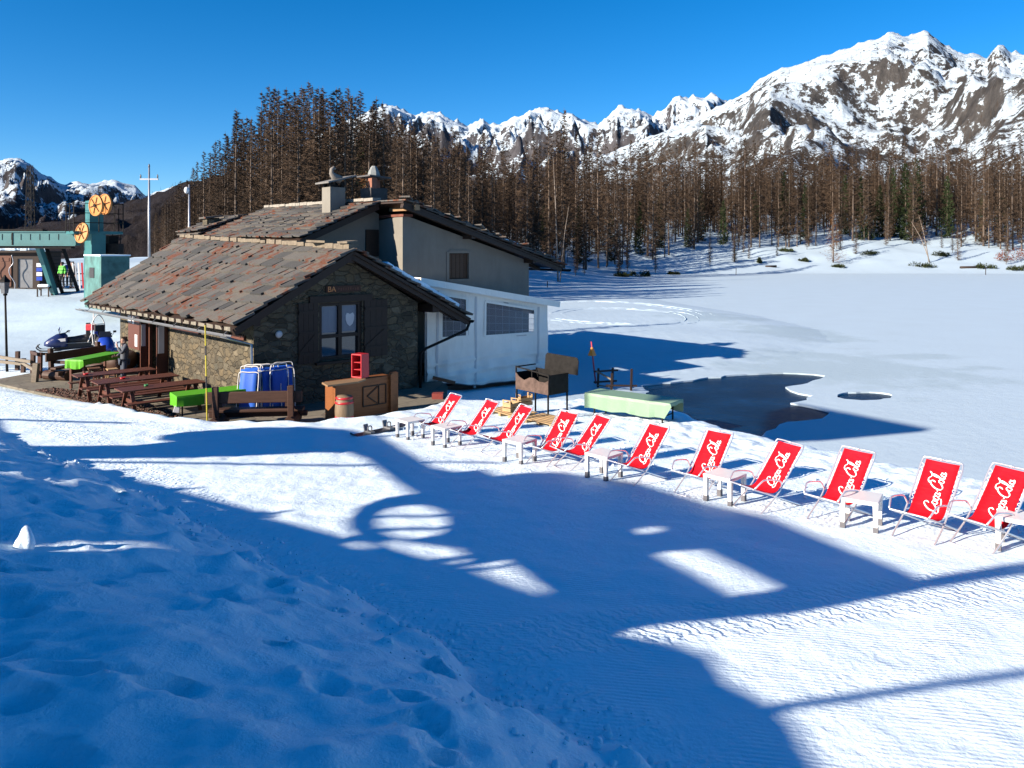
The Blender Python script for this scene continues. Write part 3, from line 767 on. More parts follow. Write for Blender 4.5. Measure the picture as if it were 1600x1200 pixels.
mountain('far_ridge', [(420, 260), (520, 200), (598, 164), (612, 165), (630, 172), (650, 179), (668, 176), (688, 177), (712, 190), (732, 198), (745, 192), (755, 190), (768, 197), (786, 194), (805, 183), (828, 174), (850, 170), (866, 173), (880, 178), (894, 176), (910, 188), (935, 196), (950, 182), (968, 170), (988, 168), (1006, 173), (1020, 180), (1035, 170), (1048, 158), (1062, 149), (1075, 154), (1086, 151), (1098, 155), (1120, 149), (1132, 158), (1180, 190), (1260, 230)], 6200, 2600, -120, 23, m_mid, 0.17, 0.009, 520, 170, prof=1.05, fscale=1.5)
ML = mountain('left_ridge', [(-420, 330), (-200, 290), (-60, 262), (0, 250), (14, 248), (26, 249), (42, 256), (60, 269), (85, 282), (104, 290), (120, 284), (140, 287), (160, 285), (181, 283), (192, 287), (212, 292), (228, 306), (250, 300), (280, 291), (310, 283), (380, 300), (520, 380)], 4600, 1500, -160, 47, m_left, 0.17, 0.009, 420, 170, prof=1.0, fscale=1.3)
m_wood = mat_mountain('wooded_slope', 400, (0.022, 0.02, 0.022), (0.014, 0.014, 0.016), (0.016, 0.013, 0.014), 0.95, 2.0, 200)  # slope colours kept dark: shade on the valley side painted in
MV = mountain('valley_slope', [(-500, 420), (-200, 388), (0, 362), (100, 345), (180, 322), (240, 304), (290, 287), (360, 270), (460, 300)], 1700, 420, -70, 61, m_wood, 0.10, 0.012, 260, 120, prof=1.0)

# ------------------------------------------------------------------ trees
def tri_mesh(name, V, Fs, mat, parent=None):
    return mesh_np(name, V, Fs, mat, parent, smooth=False)

def mat_twig(name, c, var=0.35):
    m = NT(name); oi = m.n('ShaderNodeObjectInfo'); v = m.pos('Object')
    f = m.noise(v, 0.8, 3)
    cc = m.ramp(f, [(0.3, tuple(x * 0.7 for x in c)), (0.7, tuple(x * 1.3 for x in c))])
    k = m.math('ADD', m.math('MULTIPLY', oi.outputs['Random'], 2 * var), 1 - var)
    h = m.n('ShaderNodeHueSaturation'); m.l(k, h.inputs['Value']); m.l(cc, h.inputs['Color'])
    m.set('Base Color', h.outputs[0]); m.set('Roughness', 0.85); m.set('Specular IOR Level', 0.1); return m.mat
M['larch_twig'] = mat_twig('larch_twigs', (0.060, 0.042, 0.029), 0.45)
M['larch_bark'] = simple('larch_bark', (0.085, 0.065, 0.05), 0.9, 0.45, 3, 0.4, stretch=(1, 1, 0.3), rand=0.3)
M['needle'] = mat_twig('dark_needles', (0.022, 0.034, 0.014))
M['birch_bark'] = simple('birch_bark', (0.20, 0.17, 0.14), 0.8, 0.4, 4, 0.2)
M['rust_twig'] = mat_twig('rust_twigs', (0.10, 0.048, 0.02), 0.2)
M['shrub'] = mat_twig('shrub_leaf', (0.030, 0.040, 0.016), 0.3)

def tree_arrays(seed, H=20.0, rad=2.3, start=0.22, nb=120, nt=15, tw=0.05, tl=0.75, droop=0.25, taper=1.0, dead=0.12):
    r = np.random.RandomState(seed); V = []; Fc = []
    def tri(a, b, w):
        d = b - a; n = np.cross(d, r.randn(3)); L = np.linalg.norm(n)
        if L < 1e-6: return
        n = n / L * w / 2; o = len(V); V.extend([a - n, a + n, b]); Fc.append((o, o + 1, o + 2))
    for i in range(nb):
        t = start + (1 - start) * (i + r.rand()) / nb; z = t * H * 0.985
        q = (1 - t) / (1 - start)
        L = rad * (0.10 + 0.90 * q ** 0.75) * (0.55 + 0.6 * r.rand()) * (0.5 + 0.5 * min(1, (t - start) * 6 + 0.3))
        if r.rand() < dead: L *= 0.4
        a = r.rand() * 6.283
        d = np.array([math.cos(a), math.sin(a), 0.0])
        base = np.array([0, 0, z])
        def P(s): return base + d * L * s + np.array([0, 0, L * (-droop * math.sin(s * 2.4) + 0.30 * s * s - 0.05)])
        tri(P(0), P(0.55), 0.085 * (0.5 + q)); tri(P(0.5), P(1), 0.06)
        for k in range(nt):
            s = 0.15 + 0.85 * r.rand() ** 0.8; p = P(min(s, 1.0))
            e = r.randn(3) * 0.6 + d * 0.6; e[2] = e[2] * 0.6 - 0.25
            e /= np.linalg.norm(e)
            tri(p, p + e * tl * (0.35 + 0.8 * r.rand()) * (0.45 + 0.6 * q), tw * (0.7 + 0.7 * r.rand()))
    return np.array(V), np.array(Fc)
def trunk_mb(seed, H, r0, lean=0.25, n=7, segs=9):
    r = random.Random(seed); mb = MB(); pts = []; rs = []
    ax, ay = r.uniform(-lean, lean), r.uniform(-lean, lean)
    for i in range(segs + 1):
        t = i / segs
        pts.append((ax * math.sin(t * 3.1) * 0.6, ay * math.sin(t * 2.4) * 0.6, t * H - 0.5 * (i == 0))); rs.append(r0 * (1 - t) ** 0.85 + 0.012)
    mb.tube(pts, rs, n); return mb
def make_tree(name, seed, label, cat, group, crown_mat, bark, H=20, r0=0.17, **kw):
    t = thing(name, label, cat, (0, 0, 0), 0, group)
    trunk_mb(seed, H, r0).build('trunk', bark, t, smooth=True)
    V, Fc = tree_arrays(seed, H, **kw)
    tri_mesh('crown', V, Fc, crown_mat, t)
    return t
G_SHORE = 'bare larches in the wood across the lake'
G_KNOLL = 'bare larches on the rise behind the houses'
L_SHORE = 'bare brown larch in the wood on the far lake shore'
L_KNOLL = 'tall bare brown larch on the rise behind the stone houses'
larch = [make_tree('larch_tree', 100 + i, L_SHORE, 'tree', G_SHORE, M['larch_twig'], M['larch_bark'], 20, 0.125 + 0.02 * (i % 3),
                   rad=1.35 + 0.30 * (i % 4), start=[0.05, 0.11, 0.04, 0.20, 0.08, 0.13, 0.28][i], nb=210, nt=32, tw=0.040, tl=0.55, droop=[0.3, 0.2, 0.35, 0.25, 0.15, 0.3, 0.2][i]) for i in range(7)]
proto_used = set()
def plant(protos, i, x, y, h, rz, label=None, group=None, H=20.0, z=None, wide=1.0, sink=0.1):
    p = protos[i]; s = h / H
    loc = (x, y, (gz(x, y) if z is None else z) - sink); sc = (s * wide, s * wide, s)
    if id(p) not in proto_used:
        proto_used.add(id(p)); p.location = loc; p.rotation_euler = (0, 0, rz); p.scale = sc
        if label: p['label'] = label
        if group: p['group'] = group
        return p
    return dup(p, loc, rz, label, group, sc)
rt = random.Random(77)
# far shore: the front rows one by one
shore_spots = []
def shore_y(px):                           # distance of the wood's front edge by photo column
    return float(np.interp(px, [700, 800, 870, 950, 1050, 1150, 1300, 1450, 1600, 1700], [104, 118, 132, 158, 182, 192, 196, 194, 188, 186]))
for k in range(160):
    px = 700 + (k + rt.random()) / 160 * 950
    Y = shore_y(px) + 1 + 46 * rt.random() ** 1.25
    x = (px - 800) * Y / F
    shore_spots.append((Y, x, px))
for Y, x, px in sorted(shore_spots):
    h = rnd(17.0, 29.0, rt) * (0.80 if px < 840 else 1.0)
    plant(larch, rt.randrange(7), x, Y, h, rt.random() * 6.28, wide=rnd(0.9, 1.25, rt))
for k in range(26):                         # young ones in front of the wood
    px = 880 + 720 * rt.random(); Y = shore_y(px) - rnd(-2, 15, rt); x = (px - 800) * Y / F
    plant(larch, rt.randrange(3), x, Y, rnd(4, 11, rt), rt.random() * 6.28, 'slender young bare larch standing before the far wood', 'young larches at the edge of the far wood', wide=1.3)
# the rise behind the houses: heights follow the skyline of the photo
tops = ([235, 250, 290, 310, 345, 380, 400, 435, 470, 500, 520, 560, 590, 620, 650, 680, 720, 780], [345, 318, 270, 245, 205, 155, 142, 130, 126, 128, 135, 127, 150, 168, 180, 205, 222, 235])
for k in range(118):
    px = 240 + (k + rt.random()) / 118 * 500
    Y = rnd(66, 112, rt) if px > 330 else rnd(80, 112, rt)
    x = (px - 800) * Y / F; z = gz(x, Y)
    top = float(np.interp(px, *tops)) + (rt.random() ** 1.5) * 62 + (0 if k % 3 else -4)
    h = CAMZ + (HOR - top) * Y / F - z
    if h < 5: continue
    plant(larch, rt.randrange(7), x, Y, min(h, 27), rt.random() * 6.28, L_KNOLL, G_KNOLL, wide=rnd(1.05, 1.5, rt))
# spruces
spruce = [make_tree('spruce_tree', 300 + i, 'dark evergreen spruce among the bare larches of the far wood', 'tree', 'spruces among the far larches', M['needle'], M['larch_bark'], 20, 0.17, rad=3.0, start=0.04, nb=210, nt=30, tw=0.15, tl=0.8, droop=0.45) for i in range(2)]
for px, dY, h in ((1345, 8, 17), (1415, 10, 21), (1432, 18, 22), (1375, 16, 15), (1000, 14, 13), (955, 12, 11), (1258, 14, 15), (1095, 20, 14), (1075, 10, 10), (1535, 14, 13), (905, 14, 12), (1180, 18, 13), (1360, 9, 13), (1480, 15, 17), (1130, 13, 12), (1225, 20, 18), (1030, 18, 15), (1565, 12, 15), (850, 16, 11), (1395, 22, 20), (1320, 20, 17)):
    Y = shore_y(px) + dY; plant(spruce, rt.randrange(2), (px - 800) * Y / F, Y, h, rt.random() * 6)
plant(spruce, 0, (560 - 800) * 84 / F, 84, 15, 1.0, 'dark evergreen spruce among the larches right behind the chimneys', 'spruces behind the houses')
plant(spruce, 1, (505 - 800) * 92 / F, 92, 12, 2.0, 'dark evergreen spruce among the larches right behind the chimneys', 'spruces behind the houses')
# the tall pale birch by the roof tip and the leaning pair on the right
def birch(px, Y, stems, label, H):
    t = thing('birch_tree', label, 'tree', on_ground(px, Y))
    for s, (lx, ly, h, r0) in enumerate(stems):
        mb = MB(); mb.tube([(0.25 * s, 0, -0.3), (0.25 * s + lx * 0.25, ly * 0.2, h * 0.3), (0.25 * s + lx * 0.55, ly * 0.6, h * 0.65), (0.25 * s + lx, ly, h)], [r0, r0 * 0.75, r0 * 0.5, 0.02], 8)
        mb.build('trunk', M['birch_bark'], t, True)
    V, Fc = tree_arrays(900 + int(px), H, rad=1.7, start=0.35, nb=90, nt=12, tw=0.04, tl=0.8, droop=-0.2)
    lx, ly = stems[0][0], stems[0][1]
    V[:, 0] += lx * (V[:, 2] / H) ** 1.2; V[:, 1] += ly * (V[:, 2] / H)
    tri_mesh('crown', V, Fc, M['larch_twig'], t); return t
birch(872, 112, [(-0.7, 0.3, 18.0, 0.13), (1.3, -0.2, 11, 0.09)], 'tall pale birch standing alone by the tip of the big roof', 18)
birch(1452, 178, [(-2.2, 0.5, 11, 0.14), (-4.2, 0.5, 9.5, 0.12)], 'pair of thin white leaning birch stems over dark shrubs by the lake', 11)
t = make_tree('larch_tree', 555, 'low rust brown larch with spreading lower branches at the lake edge', 'tree', None, M['rust_twig'], M['larch_bark'], 12, 0.16, rad=3.4, start=0.06, nb=90, nt=14, droop=0.35)
p = on_ground(1302, 178); t.location = p
t = make_tree('larch_tree', 556, 'small rust brown larch rising behind the roof ridge between two chimneys', 'tree', None, M['rust_twig'], M['larch_bark'], 5.5, 0.07, rad=1.2, start=0.05, nb=70, nt=12)
t.location = (-7.6, 40, 3.6 + 0.2)
M['red_bush'] = mat_twig('red_bush_twigs', (0.12, 0.034, 0.016), 0.2)
# shrubs on the far bank
def shrub(px, Y, w, h, label, mat, n=700):
    r = np.random.RandomState(int(px * 7 + Y)); p = on_ground(px, Y)
    V = []; Fc = []
    cs = [(r.uniform(-w, w) * 0.75, r.uniform(-w, w) * 0.4, 0.5 + 0.5 * r.rand()) for _ in range(6)]
    for i in range(n):
        cx, cy, cs_ = cs[r.randint(6)]
        e = r.randn(3); e[2] = abs(e[2]); e /= np.linalg.norm(e)
        q = np.array([cx, cy, 0]) + e * np.array([w * 0.5, w * 0.4, h]) * cs_ * (0.5 + 0.5 * r.rand())
        d = r.randn(3) * 0.16 + e * 0.2; n_ = np.cross(d, r.randn(3)); n_ = n_ / np.linalg.norm(n_) * 0.09
        o = len(V); V.extend([q - n_, q + n_, q + d]); Fc.append((o, o + 1, o + 2))
    o = tri_mesh('shrub', np.array(V), np.array(Fc), mat); o.location = p
    return tag(o, label, 'shrub', 'shrubs on the snowy far bank')
for px, Y, w, h, lab, mt in ((1000, 148, 2.2, 1.3, 'low dark shrub on the snow, nearest the big roof tip', 'shrub'), (975, 143, 1.6, 0.9, 'small dark shrub lying on the snow left of the young larches', 'shrub'), (1255, 180, 1.1, 1.0, 'small round evergreen bush alone on the snowy bank', 'shrub'),
                             (1310, 174, 2.4, 0.9, 'dark shrub under the low rust brown larch', 'shrub'), (1360, 186, 3.2, 1.0, 'wide dark shrub behind the rust brown larch', 'shrub'), (1440, 174, 3.6, 1.6, 'big dark shrub around the leaning birch stems', 'shrub'),
                             (1475, 184, 2.6, 1.4, 'dark shrub just right of the leaning birch stems', 'shrub'), (1540, 172, 3.0, 1.3, 'dark green shrub beside the reddish bush at the right edge', 'shrub'), (1583, 180, 5.0, 3.6, 'reddish brown bush at the right edge of the far bank', 'red_bush'),
                             (1592, 170, 2.4, 1.5, 'dark green shrub in front of the reddish bush', 'shrub'), (1185, 178, 1.0, 1.6, 'small upright bush at the foot of the wood near the middle', 'shrub'), (1230, 190, 2.2, 0.9, 'dark shrub under the wood left of the round bush', 'shrub'), (1055, 160, 1.6, 0.7, 'flat dark shrub on the bank below the middle of the wood', 'shrub')):
    shrub(px, Y, w, h, lab, M[mt])

# deeper wood that reads as one mass, and the scattered trees high on the slopes
def tree_mass(name, spots, seed, mat, per=3):
    Vs = []; Fs = []; o = 0
    lib = [tree_arrays(seed + i, 20.0, rad=2.3, start=[0.12, 0.25, 0.2][i % 3], nb=48, nt=11, tw=0.11, tl=0.9) for i in range(3)]
    r = np.random.RandomState(seed)
    for (x, y, z, h) in spots:
        V, Fc = lib[r.randint(3)]
        a = r.rand() * 6.28; s = h / 20.0; k = s * (0.9 + 0.4 * r.rand())
        X = (V[:, 0] * math.cos(a) - V[:, 1] * math.sin(a)) * k + x; Y = (V[:, 0] * math.sin(a) + V[:, 1] * math.cos(a)) * k + y
        tv = np.array([[x - 0.16 * s, y, z], [x + 0.16 * s, y, z], [x, y, z + h]])
        Vs.append(np.stack([X, Y, V[:, 2] * s + z], -1)); Fs.append(Fc + o); o += len(V)
        Vs.append(tv); Fs.append(np.array([[0, 1, 2]]) + o); o += 3
    ob = tri_mesh(name, np.concatenate(Vs), np.concatenate(Fs), mat); return kind(ob, 'stuff')
sp = []
for k in range(800):
    px = 640 + 1040 * rt.random(); Y = shore_y(max(700, min(px, 1690))) + 26 + 125 * rt.random(); x = (px - 800) * Y / F
    sp.append((x, Y, gz(x, Y), rnd(17, 28, rt) * (0.8 if px < 840 else 1.0)))
for k in range(220):
    px = 240 + 510 * rt.random(); Y = 112 + 60 * rt.random(); x = (px - 800) * Y / F; z = gz(x, Y)
    top = float(np.interp(px, *tops)) + 18 + 60 * rt.random(); h = CAMZ + (HOR - top) * Y / F - z
    sp.append((x, Y, z, max(6, min(h, 24))))
for k in range(650):
    px = 660 + 1000 * rt.random(); Y = shore_y(max(700, min(px, 1690))) + 13 + 60 * rt.random(); x = (px - 800) * Y / F
    sp.append((x, Y, gz(x, Y), rnd(3, 9, rt)))
tree_mass('deep_wood', sp, 700, M['larch_twig'])
def slope_spots(G, n, tmax, pxr, hr, seed, tmin=0.0, pw=1.0):
    Xv, Yv, Z = G; ny, nx = Xv.shape; r = np.random.RandomState(seed); out = []
    nmax = int(tmax * ny * 0.83); nmin = int(tmin * ny * 0.83)
    while len(out) < n:
        i = nmin + int((nmax - nmin) * r.rand() ** pw); j = r.randint(1, nx - 1)
        px = 800 + F * Xv[i, j] / Yv[i, j]
        if pxr[0] < px < pxr[1]:
            out.append((Xv[i, j] + r.randn() * 4, Yv[i, j], Z[i, j] - 0.5, hr[0] + (hr[1] - hr[0]) * r.rand()))
    return out
tree_mass('slope_wood', slope_spots(MR, 1700, 0.42, (880, 1680), (11, 17), 3, 0.0, 1.2), 800, M['larch_twig'])
M['dark_twig'] = mat_twig('shaded_twigs', (0.022, 0.017, 0.016))  # darker copy of the larch twigs, valley shade put into the colour
tree_mass('valley_wood', slope_spots(MV, 900, 0.97, (-60, 330), (13, 19), 4, 0.05, 0.8), 850, M['dark_twig'])

# ------------------------------------------------------------------ stone hut and white house (local axes: u along the gable, v along the ridge)
HO = Vector((-7.4, 22.0, 0.55)); HR = R(43.0)
HU = Vector((math.cos(HR), math.sin(HR), 0)); HV = Vector((-math.sin(HR), math.cos(HR), 0))
def hl(u, v, z): return Vector((u, v, z - HO.z))                 # hut frame, z over the lake
def hw(u, v, z=0.55): return Vector((HO.x, HO.y, 0)) + HU * u + HV * v + Vector((0, 0, z))

def slabs(mb, A, B, C, D, rows, size, seed, thick=0.06, over=1.35, rag=0.12):
    """stone slabs on the quad A(near top) B(far top) C(far eave) D(near eave)"""
    r = random.Random(seed)
    A, B, C, D = map(Vector, (A, B, C, D))
    n = (B - A).cross(D - A).normalized()
    if n.z < 0: n = -n
    L = ((B - A).length + (C - D).length) / 2
    for i in range(rows):
        t0 = i / rows; t1 = (i + 1) / rows            # from eave (0) to ridge (1)
        x = -r.random() * size * 0.4
        while x < L:
            w = size * rnd(0.65, 1.5, r); s0 = max(-0.012, x / L); s1 = min(1.012, (x + w) / L); x += w
            if s1 - s0 < 0.1 * size / L: continue
            def P(s, t): return lerp(lerp(D, C, s), lerp(A, B, s), t)
            g = 0.012 / L; k = (t1 - t0) * (over - 1)
            j = [r.uniform(-rag, rag) * (t1 - t0) for _ in range(4)]
            lo = thick * 1.0 + r.uniform(0, 0.035); hi = 0.0
            q = [P(s0 + g, t0 + j[0]), P(s1 - g, t0 + j[1]), P(s1 - g + r.uniform(-.01, .01) / L, min(1.0, t1 + k)), P(s0 + g, min(1.0, t1 + k))]
            m = P((s0 + s1) / 2 + r.uniform(-.1, .1) * (s1 - s0), t0 + j[0] * 0.5 + j[1] * 0.5 - r.uniform(0.0, 0.12) * (t1 - t0))
            tilt = r.uniform(-0.018, 0.018)
            top = [q[0] + n * (lo + thick + tilt), m + n * (lo + thick), q[1] + n * (lo + thick - tilt), q[2] + n * (hi + thick), q[3] + n * (hi + thick)]
            bot = [q[0] + n * lo, m + n * lo, q[1] + n * lo, q[2] + n * hi, q[3] + n * hi]
            mb.add(top + bot, [(0, 1, 2, 3, 4), (9, 8, 7, 6, 5), (0, 5, 6, 1), (1, 6, 7, 2), (2, 7, 8, 3), (3, 8, 9, 4), (4, 9, 5, 0)], 0, r.random())
    return mb
def quad_slab(mb, A, B, C, D, t, mi=0):
    A, B, C, D = map(Vector, (A, B, C, D)); n = (B - A).cross(D - A).normalized()
    if n.z < 0: n = -n
    vs = [A, B, C, D] + [p - n * t for p in (A, B, C, D)]
    return mb.add(vs, [(0, 1, 2, 3), (7, 6, 5, 4), (0, 4, 5, 1), (1, 5, 6, 2), (2, 6, 7, 3), (3, 7, 4, 0)], mi)

hut = thing('stone_hut', 'low rubble stone hut with orange lichened slate roof and shuttered gable window', 'hut', HO, HR)
W, LEN, RZ0, RZ1, EZ = 5.76, 12.4, 5.2, 5.72, 3.42
# walls: gable with window hole, left wall with door hole, the other two plain
mb = MB()
WU0, WU1, WZ0, WZ1 = 2.08, 3.58, 1.80, 3.56
mb.prism([(0, 0.3), (W, 0.3), (W, EZ), (2.9, 4.98), (0, EZ)], [[(WU0, WZ0), (WU1, WZ0), (WU1, WZ1), (WU0, WZ1)]], hl(0, 0, 0), (1, 0, 0), (0, 0, 1), (0, 0.42, 0))
mb.prism([(0.42, 0.3), (LEN, 0.3), (LEN, EZ), (0.42, EZ)], [[(6.95, 0.552), (8.7, 0.552), (8.7, 2.72), (6.95, 2.72)]], hl(0.003, 0, 0), (0, 1, 0), (0, 0, 1), (0.42, 0, 0))
mb.prism([(0.42, 0.3), (LEN, 0.3), (LEN, EZ), (0.42, EZ)], [], hl(W - 0.42, 0, 0), (0, 1, 0), (0, 0, 1), (0.417, 0, 0))
mb.prism([(0.42, 0.3), (W - 0.42, 0.3), (W - 0.42, 3.6), (2.9, 5.2), (0.42, 3.6)], [], hl(0, LEN - 0.42, 0), (1, 0, 0), (0, 0, 1), (0, 0.417, 0))
mb.box(hl(W / 2, 6.3, 0.5), (W - 0.9, LEN - 0.9, 0.1)); mb.box(hl(1.6, 6.3, 1.7), (0.06, LEN - 1.2, 2.3))
wall = mb.build('wall', M['stone'], hut)
# roofs
Ar, Br, Cl, Dl = hl(2.9, -0.62, RZ0), hl(2.9, 13.4, RZ1), hl(-0.82, 14.5, 2.98), hl(-0.82, -0.62, 3.10)
Cr, Dr = hl(7.55, 13.4, 3.25), hl(7.55, -0.62, 2.86)
mb = MB(); slabs(mb, Ar, Br, Cl, Dl, 9, 0.70, 3, 0.065, 1.35, 0.20); slabs(mb, Ar, Br, Cr, Dr, 11, 0.62, 5, 0.055)
roof = mb.build('roof', M['slate'], hut)
mb = MB(); quad_slab(mb, Ar - Vector((0, -0.05, 0.03)), Br - Vector((0, 0.1, 0.03)), Cl - Vector((0, 0.1, 0.03)), Dl - Vector((0, -0.05, 0.03)), 0.05)
quad_slab(mb, Ar - Vector((0, -0.05, 0.03)), Br - Vector((0, 0.1, 0.03)), Cr - Vector((0, 0.1, 0.03)), Dr - Vector((0, -0.05, 0.03)), 0.05)
for a, b in ((Ar, Dl), (Ar, Dr)):                                  # barge rafters on the gable
    mb.bar(a + Vector((0, 0.12, -0.20)), b + Vector((0, 0.12, -0.18)), 0.16, 0.20)
    mb.bar(a + Vector((0, 0.02, -0.09)), b + Vector((0, 0.02, -0.09)), 0.10, 0.09)
for v in (0.25, 3.2, 6.2, 9.2, 12.0):
    for b in (Cl.lerp(Dl, 1 - (v + 0.62) / 15.1), Cr.lerp(Dr, 1 - (v + 0.62) / 14.0)):
        mb.bar((2.9, v, lerp(RZ0, RZ1, (v + .62) / 14) - 0.75), (b.x, v, b.z - 0.10), 0.12, 0.14)
mb.bar(hl(2.9, -0.5, RZ0 - 0.3), hl(2.9, 12.8, RZ1 - 0.3), 0.2, 0.22)
mb.bar(hl(6.15, -0.5, 3.22), hl(6.15, 2.0, 3.22), 0.26, 0.26)      # wall plate heads sticking out
mb.bar(hl(-0.10, -0.45, 3.15), hl(-0.10, 1.5, 3.15), 0.2, 0.2)
mb.build('roof_frame', M['dark_wood'], roof)
rr = random.Random(3); mb = MB(); v = -0.65
while v < 13.4:
    l = rnd(0.3, 0.6, rr); z = lerp(RZ0, RZ1, (v + .62) / 14) + 0.09
    mb.box(hl(2.9 + rnd(-.03, .03, rr), v + l / 2, z), (rnd(0.30, 0.42, rr), l - 0.01, rnd(0.10, 0.17, rr)), (0, rnd(-.06, .06, rr), rnd(-.05, .05, rr)), 0, rr.random()); v += l
mb.box(hl(2.75, 1.15, RZ0 + 0.24), (0.45, 0.8, 0.07), (0.03, 0.1, 0.3))
mb.box(hl(2.85, -0.35, RZ0 + 0.24), (0.4, 0.5, 0.06), (0.0, -0.1, 0.1))
mb.build('ridge_cap', simple('lime_mortar', (0.14, 0.118, 0.085), 0.95, 0.3, 7, 0.6), roof)
# pale infill blocks and dark rafter feet below the left eave
mb = MB(); md_ = MB()
for i in range(24):
    v = -0.4 + i * 0.62; t = (v + 0.62) / 15.1; ze = lerp(Dl.z, Cl.z, t) + HO.z
    if v < 14.1: md_.bar(hl(-0.80, v, ze - 0.13), hl(0.15, v, ze + 0.36), 0.11, 0.12)
    if v < 13.7: mb.box(hl(-0.76, v + 0.31, ze - 0.095), (0.10, 0.44, 0.12), (0, rr.uniform(-.1, .1), rr.uniform(-.04, .04)))
md_.build('rafter_feet', M['dark_wood'], roof)
mb.build('eave_infill', simple('eave_stone', (0.15, 0.14, 0.11), 0.9, 0.3, 6, 0.4), roof)
# snow patch left on the shaded roof half
rr = random.Random(12); mb = MB()
Nn = 18
for i in range(Nn):
    t = 0.30 + 0.62 * i / Nn; w = 0.35 + 0.25 * math.sin(i * 1.7) + 0.15 * rr.random()
    c = Ar.lerp(Dr, t) + Vector((0, 0.30 + w * 0.5, 0.20)); mb.box(c, (0.30, w + 0.4, 0.10 + 0.06 * rr.random()), (0, R(27), 0.1 * rr.random()))
mb.build('roof_snow', M['snow_plain'], roof, bevel=0.04)
# gutters
def half_gutter(mb, p0, p1, r=0.075):
    p0 = Vector(p0); p1 = Vector(p1); d = (p1 - p0).normalized(); x = d.cross(Vector((0, 0, 1))).normalized(); vs = []; n = 7
    for p in (p0, p1):
        for rad in (r, r - 0.012):
            for j in range(n):
                a = math.pi * (1 + j / (n - 1)); vs.append(p + x * math.cos(a) * rad + Vector((0, 0, math.sin(a) * rad)))
    fs = []
    for j in range(n - 1):
        fs += [(j, j + 1, 2 * n + j + 1, 2 * n + j), (n + j + 1, n + j, 3 * n + j, 3 * n + j + 1), (j + 1, j, n + j, n + j + 1), (2 * n + j, 2 * n + j + 1, 3 * n + j + 1, 3 * n + j)]
    fs += [(0, 2 * n, 3 * n, n), (n - 1, 2 * n - 1, 4 * n - 1, 3 * n - 1)]
    return mb.add(vs, fs)
mb = MB(); half_gutter(mb, hl(-0.93, -0.5, 2.85), hl(-0.93, 15.0, 2.72))
for i in range(8): mb.bar(hl(-0.93, i * 1.9, 2.78), hl(-0.70, i * 1.9, 2.98), 0.025)
mb.build('gutter', M['steel_grey'], hut)
mb = MB(); mb.tube([hl(-0.9, 0.15, 2.78), hl(-0.45, 0.12, 2.62), hl(-0.10, -0.06, 2.5), hl(-0.08, -0.08, 0.56)], 0.04, 8)
mb.build('downpipe', M['steel'], hut, True)
mb = MB(); half_gutter(mb, hl(7.62, -0.66, 2.74), hl(7.62, 6.0, 2.82), 0.09)
mb.build('gutter', M['black_metal'], hut)
mb = MB(); mb.tube([hl(7.62, -0.5, 2.66), hl(7.5, -0.5, 2.42), hl(7.2, -0.45, 2.30), hl(6.0, -0.16, 1.86), hl(5.80, -0.13, 1.70), hl(5.78, -0.12, 0.4)], 0.05, 8)
mb.build('downpipe', M['black_metal'], hut, True)
# gable window: frame, panes, shutters
win = MB()
for a, b in (((WU0 + .05, WZ0), (WU0 + .05, WZ1)), ((WU1 - .05, WZ0), (WU1 - .05, WZ1)), (((WU0 + WU1) / 2, WZ0), ((WU0 + WU1) / 2, WZ1))):
    win.bar(hl(a[0], 0.10, a[1]), hl(b[0], 0.10, b[1]), 0.13, 0.10)
for z in (WZ0 + 0.05, WZ0 + 0.72, WZ1 - 0.05):
    win.bar(hl(WU0 + .115, 0.103, z), hl(WU1 - .115, 0.103, z), 0.10, 0.10)
win.bar(hl(WU0 - 0.15, -0.03, WZ0 - 0.07), hl(WU1 + 0.15, -0.03, WZ0 - 0.07), 0.22, 0.08)
win.bar(hl(WU0 - 0.35, -0.02, WZ1 + 0.12), hl(WU1 + 0.35, -0.02, WZ1 + 0.12), 0.12, 0.2)
window = win.build('window', M['dark_wood'], hut)
mb = MB(); mb.box(hl((WU0 + WU1) / 2, 0.14, (WZ0 + WZ1) / 2), (WU1 - WU0 - .1, 0.012, WZ1 - WZ0 - .05)); mb.build('pane', M['pane'], window)
# things seen behind the pane: net curtain and heart ornament
mb = MB(); pts = [(0.0, -0.24), (0.10, -0.16), (0.15, -0.02), (0.155, 0.10), (0.11, 0.19), (0.04, 0.17), (0.0, 0.14), (-0.04, 0.17), (-0.11, 0.19), (-0.155, 0.10), (-0.15, -0.02), (-0.10, -0.16)]
mb.prism(pts, [], hl(3.22, 0.115, 3.02), (1, 0, 0), (0, 0, 1), (0, 0.015, 0)); mb.build('ornament', M['paper'], window)
mb = MB()
for u0, u1 in ((WU0 + .13, (WU0 + WU1) / 2 - .07), ((WU0 + WU1) / 2 + .07, WU1 - .13)):
    n = 10; pts = [(u0 + (u1 - u0) * i / n, 0.128 + 0.004 * math.sin(i * 2.2)) for i in range(n + 1)]
    vs = []
    for u, v in pts: vs += [hl(u, v, WZ0 + 0.83), hl(u, v, WZ1 - 0.12)]
    mb.add(vs, [(2 * i, 2 * i + 2, 2 * i + 3, 2 * i + 1) for i in range(n)])
cur = NT('net_curtain'); cur.set('Base Color', (0.10, 0.13, 0.18, 1)); cur.set('Roughness', 0.5); cur.set('Specular IOR Level', 0.8)
mb.build('curtain', cur.mat, window)
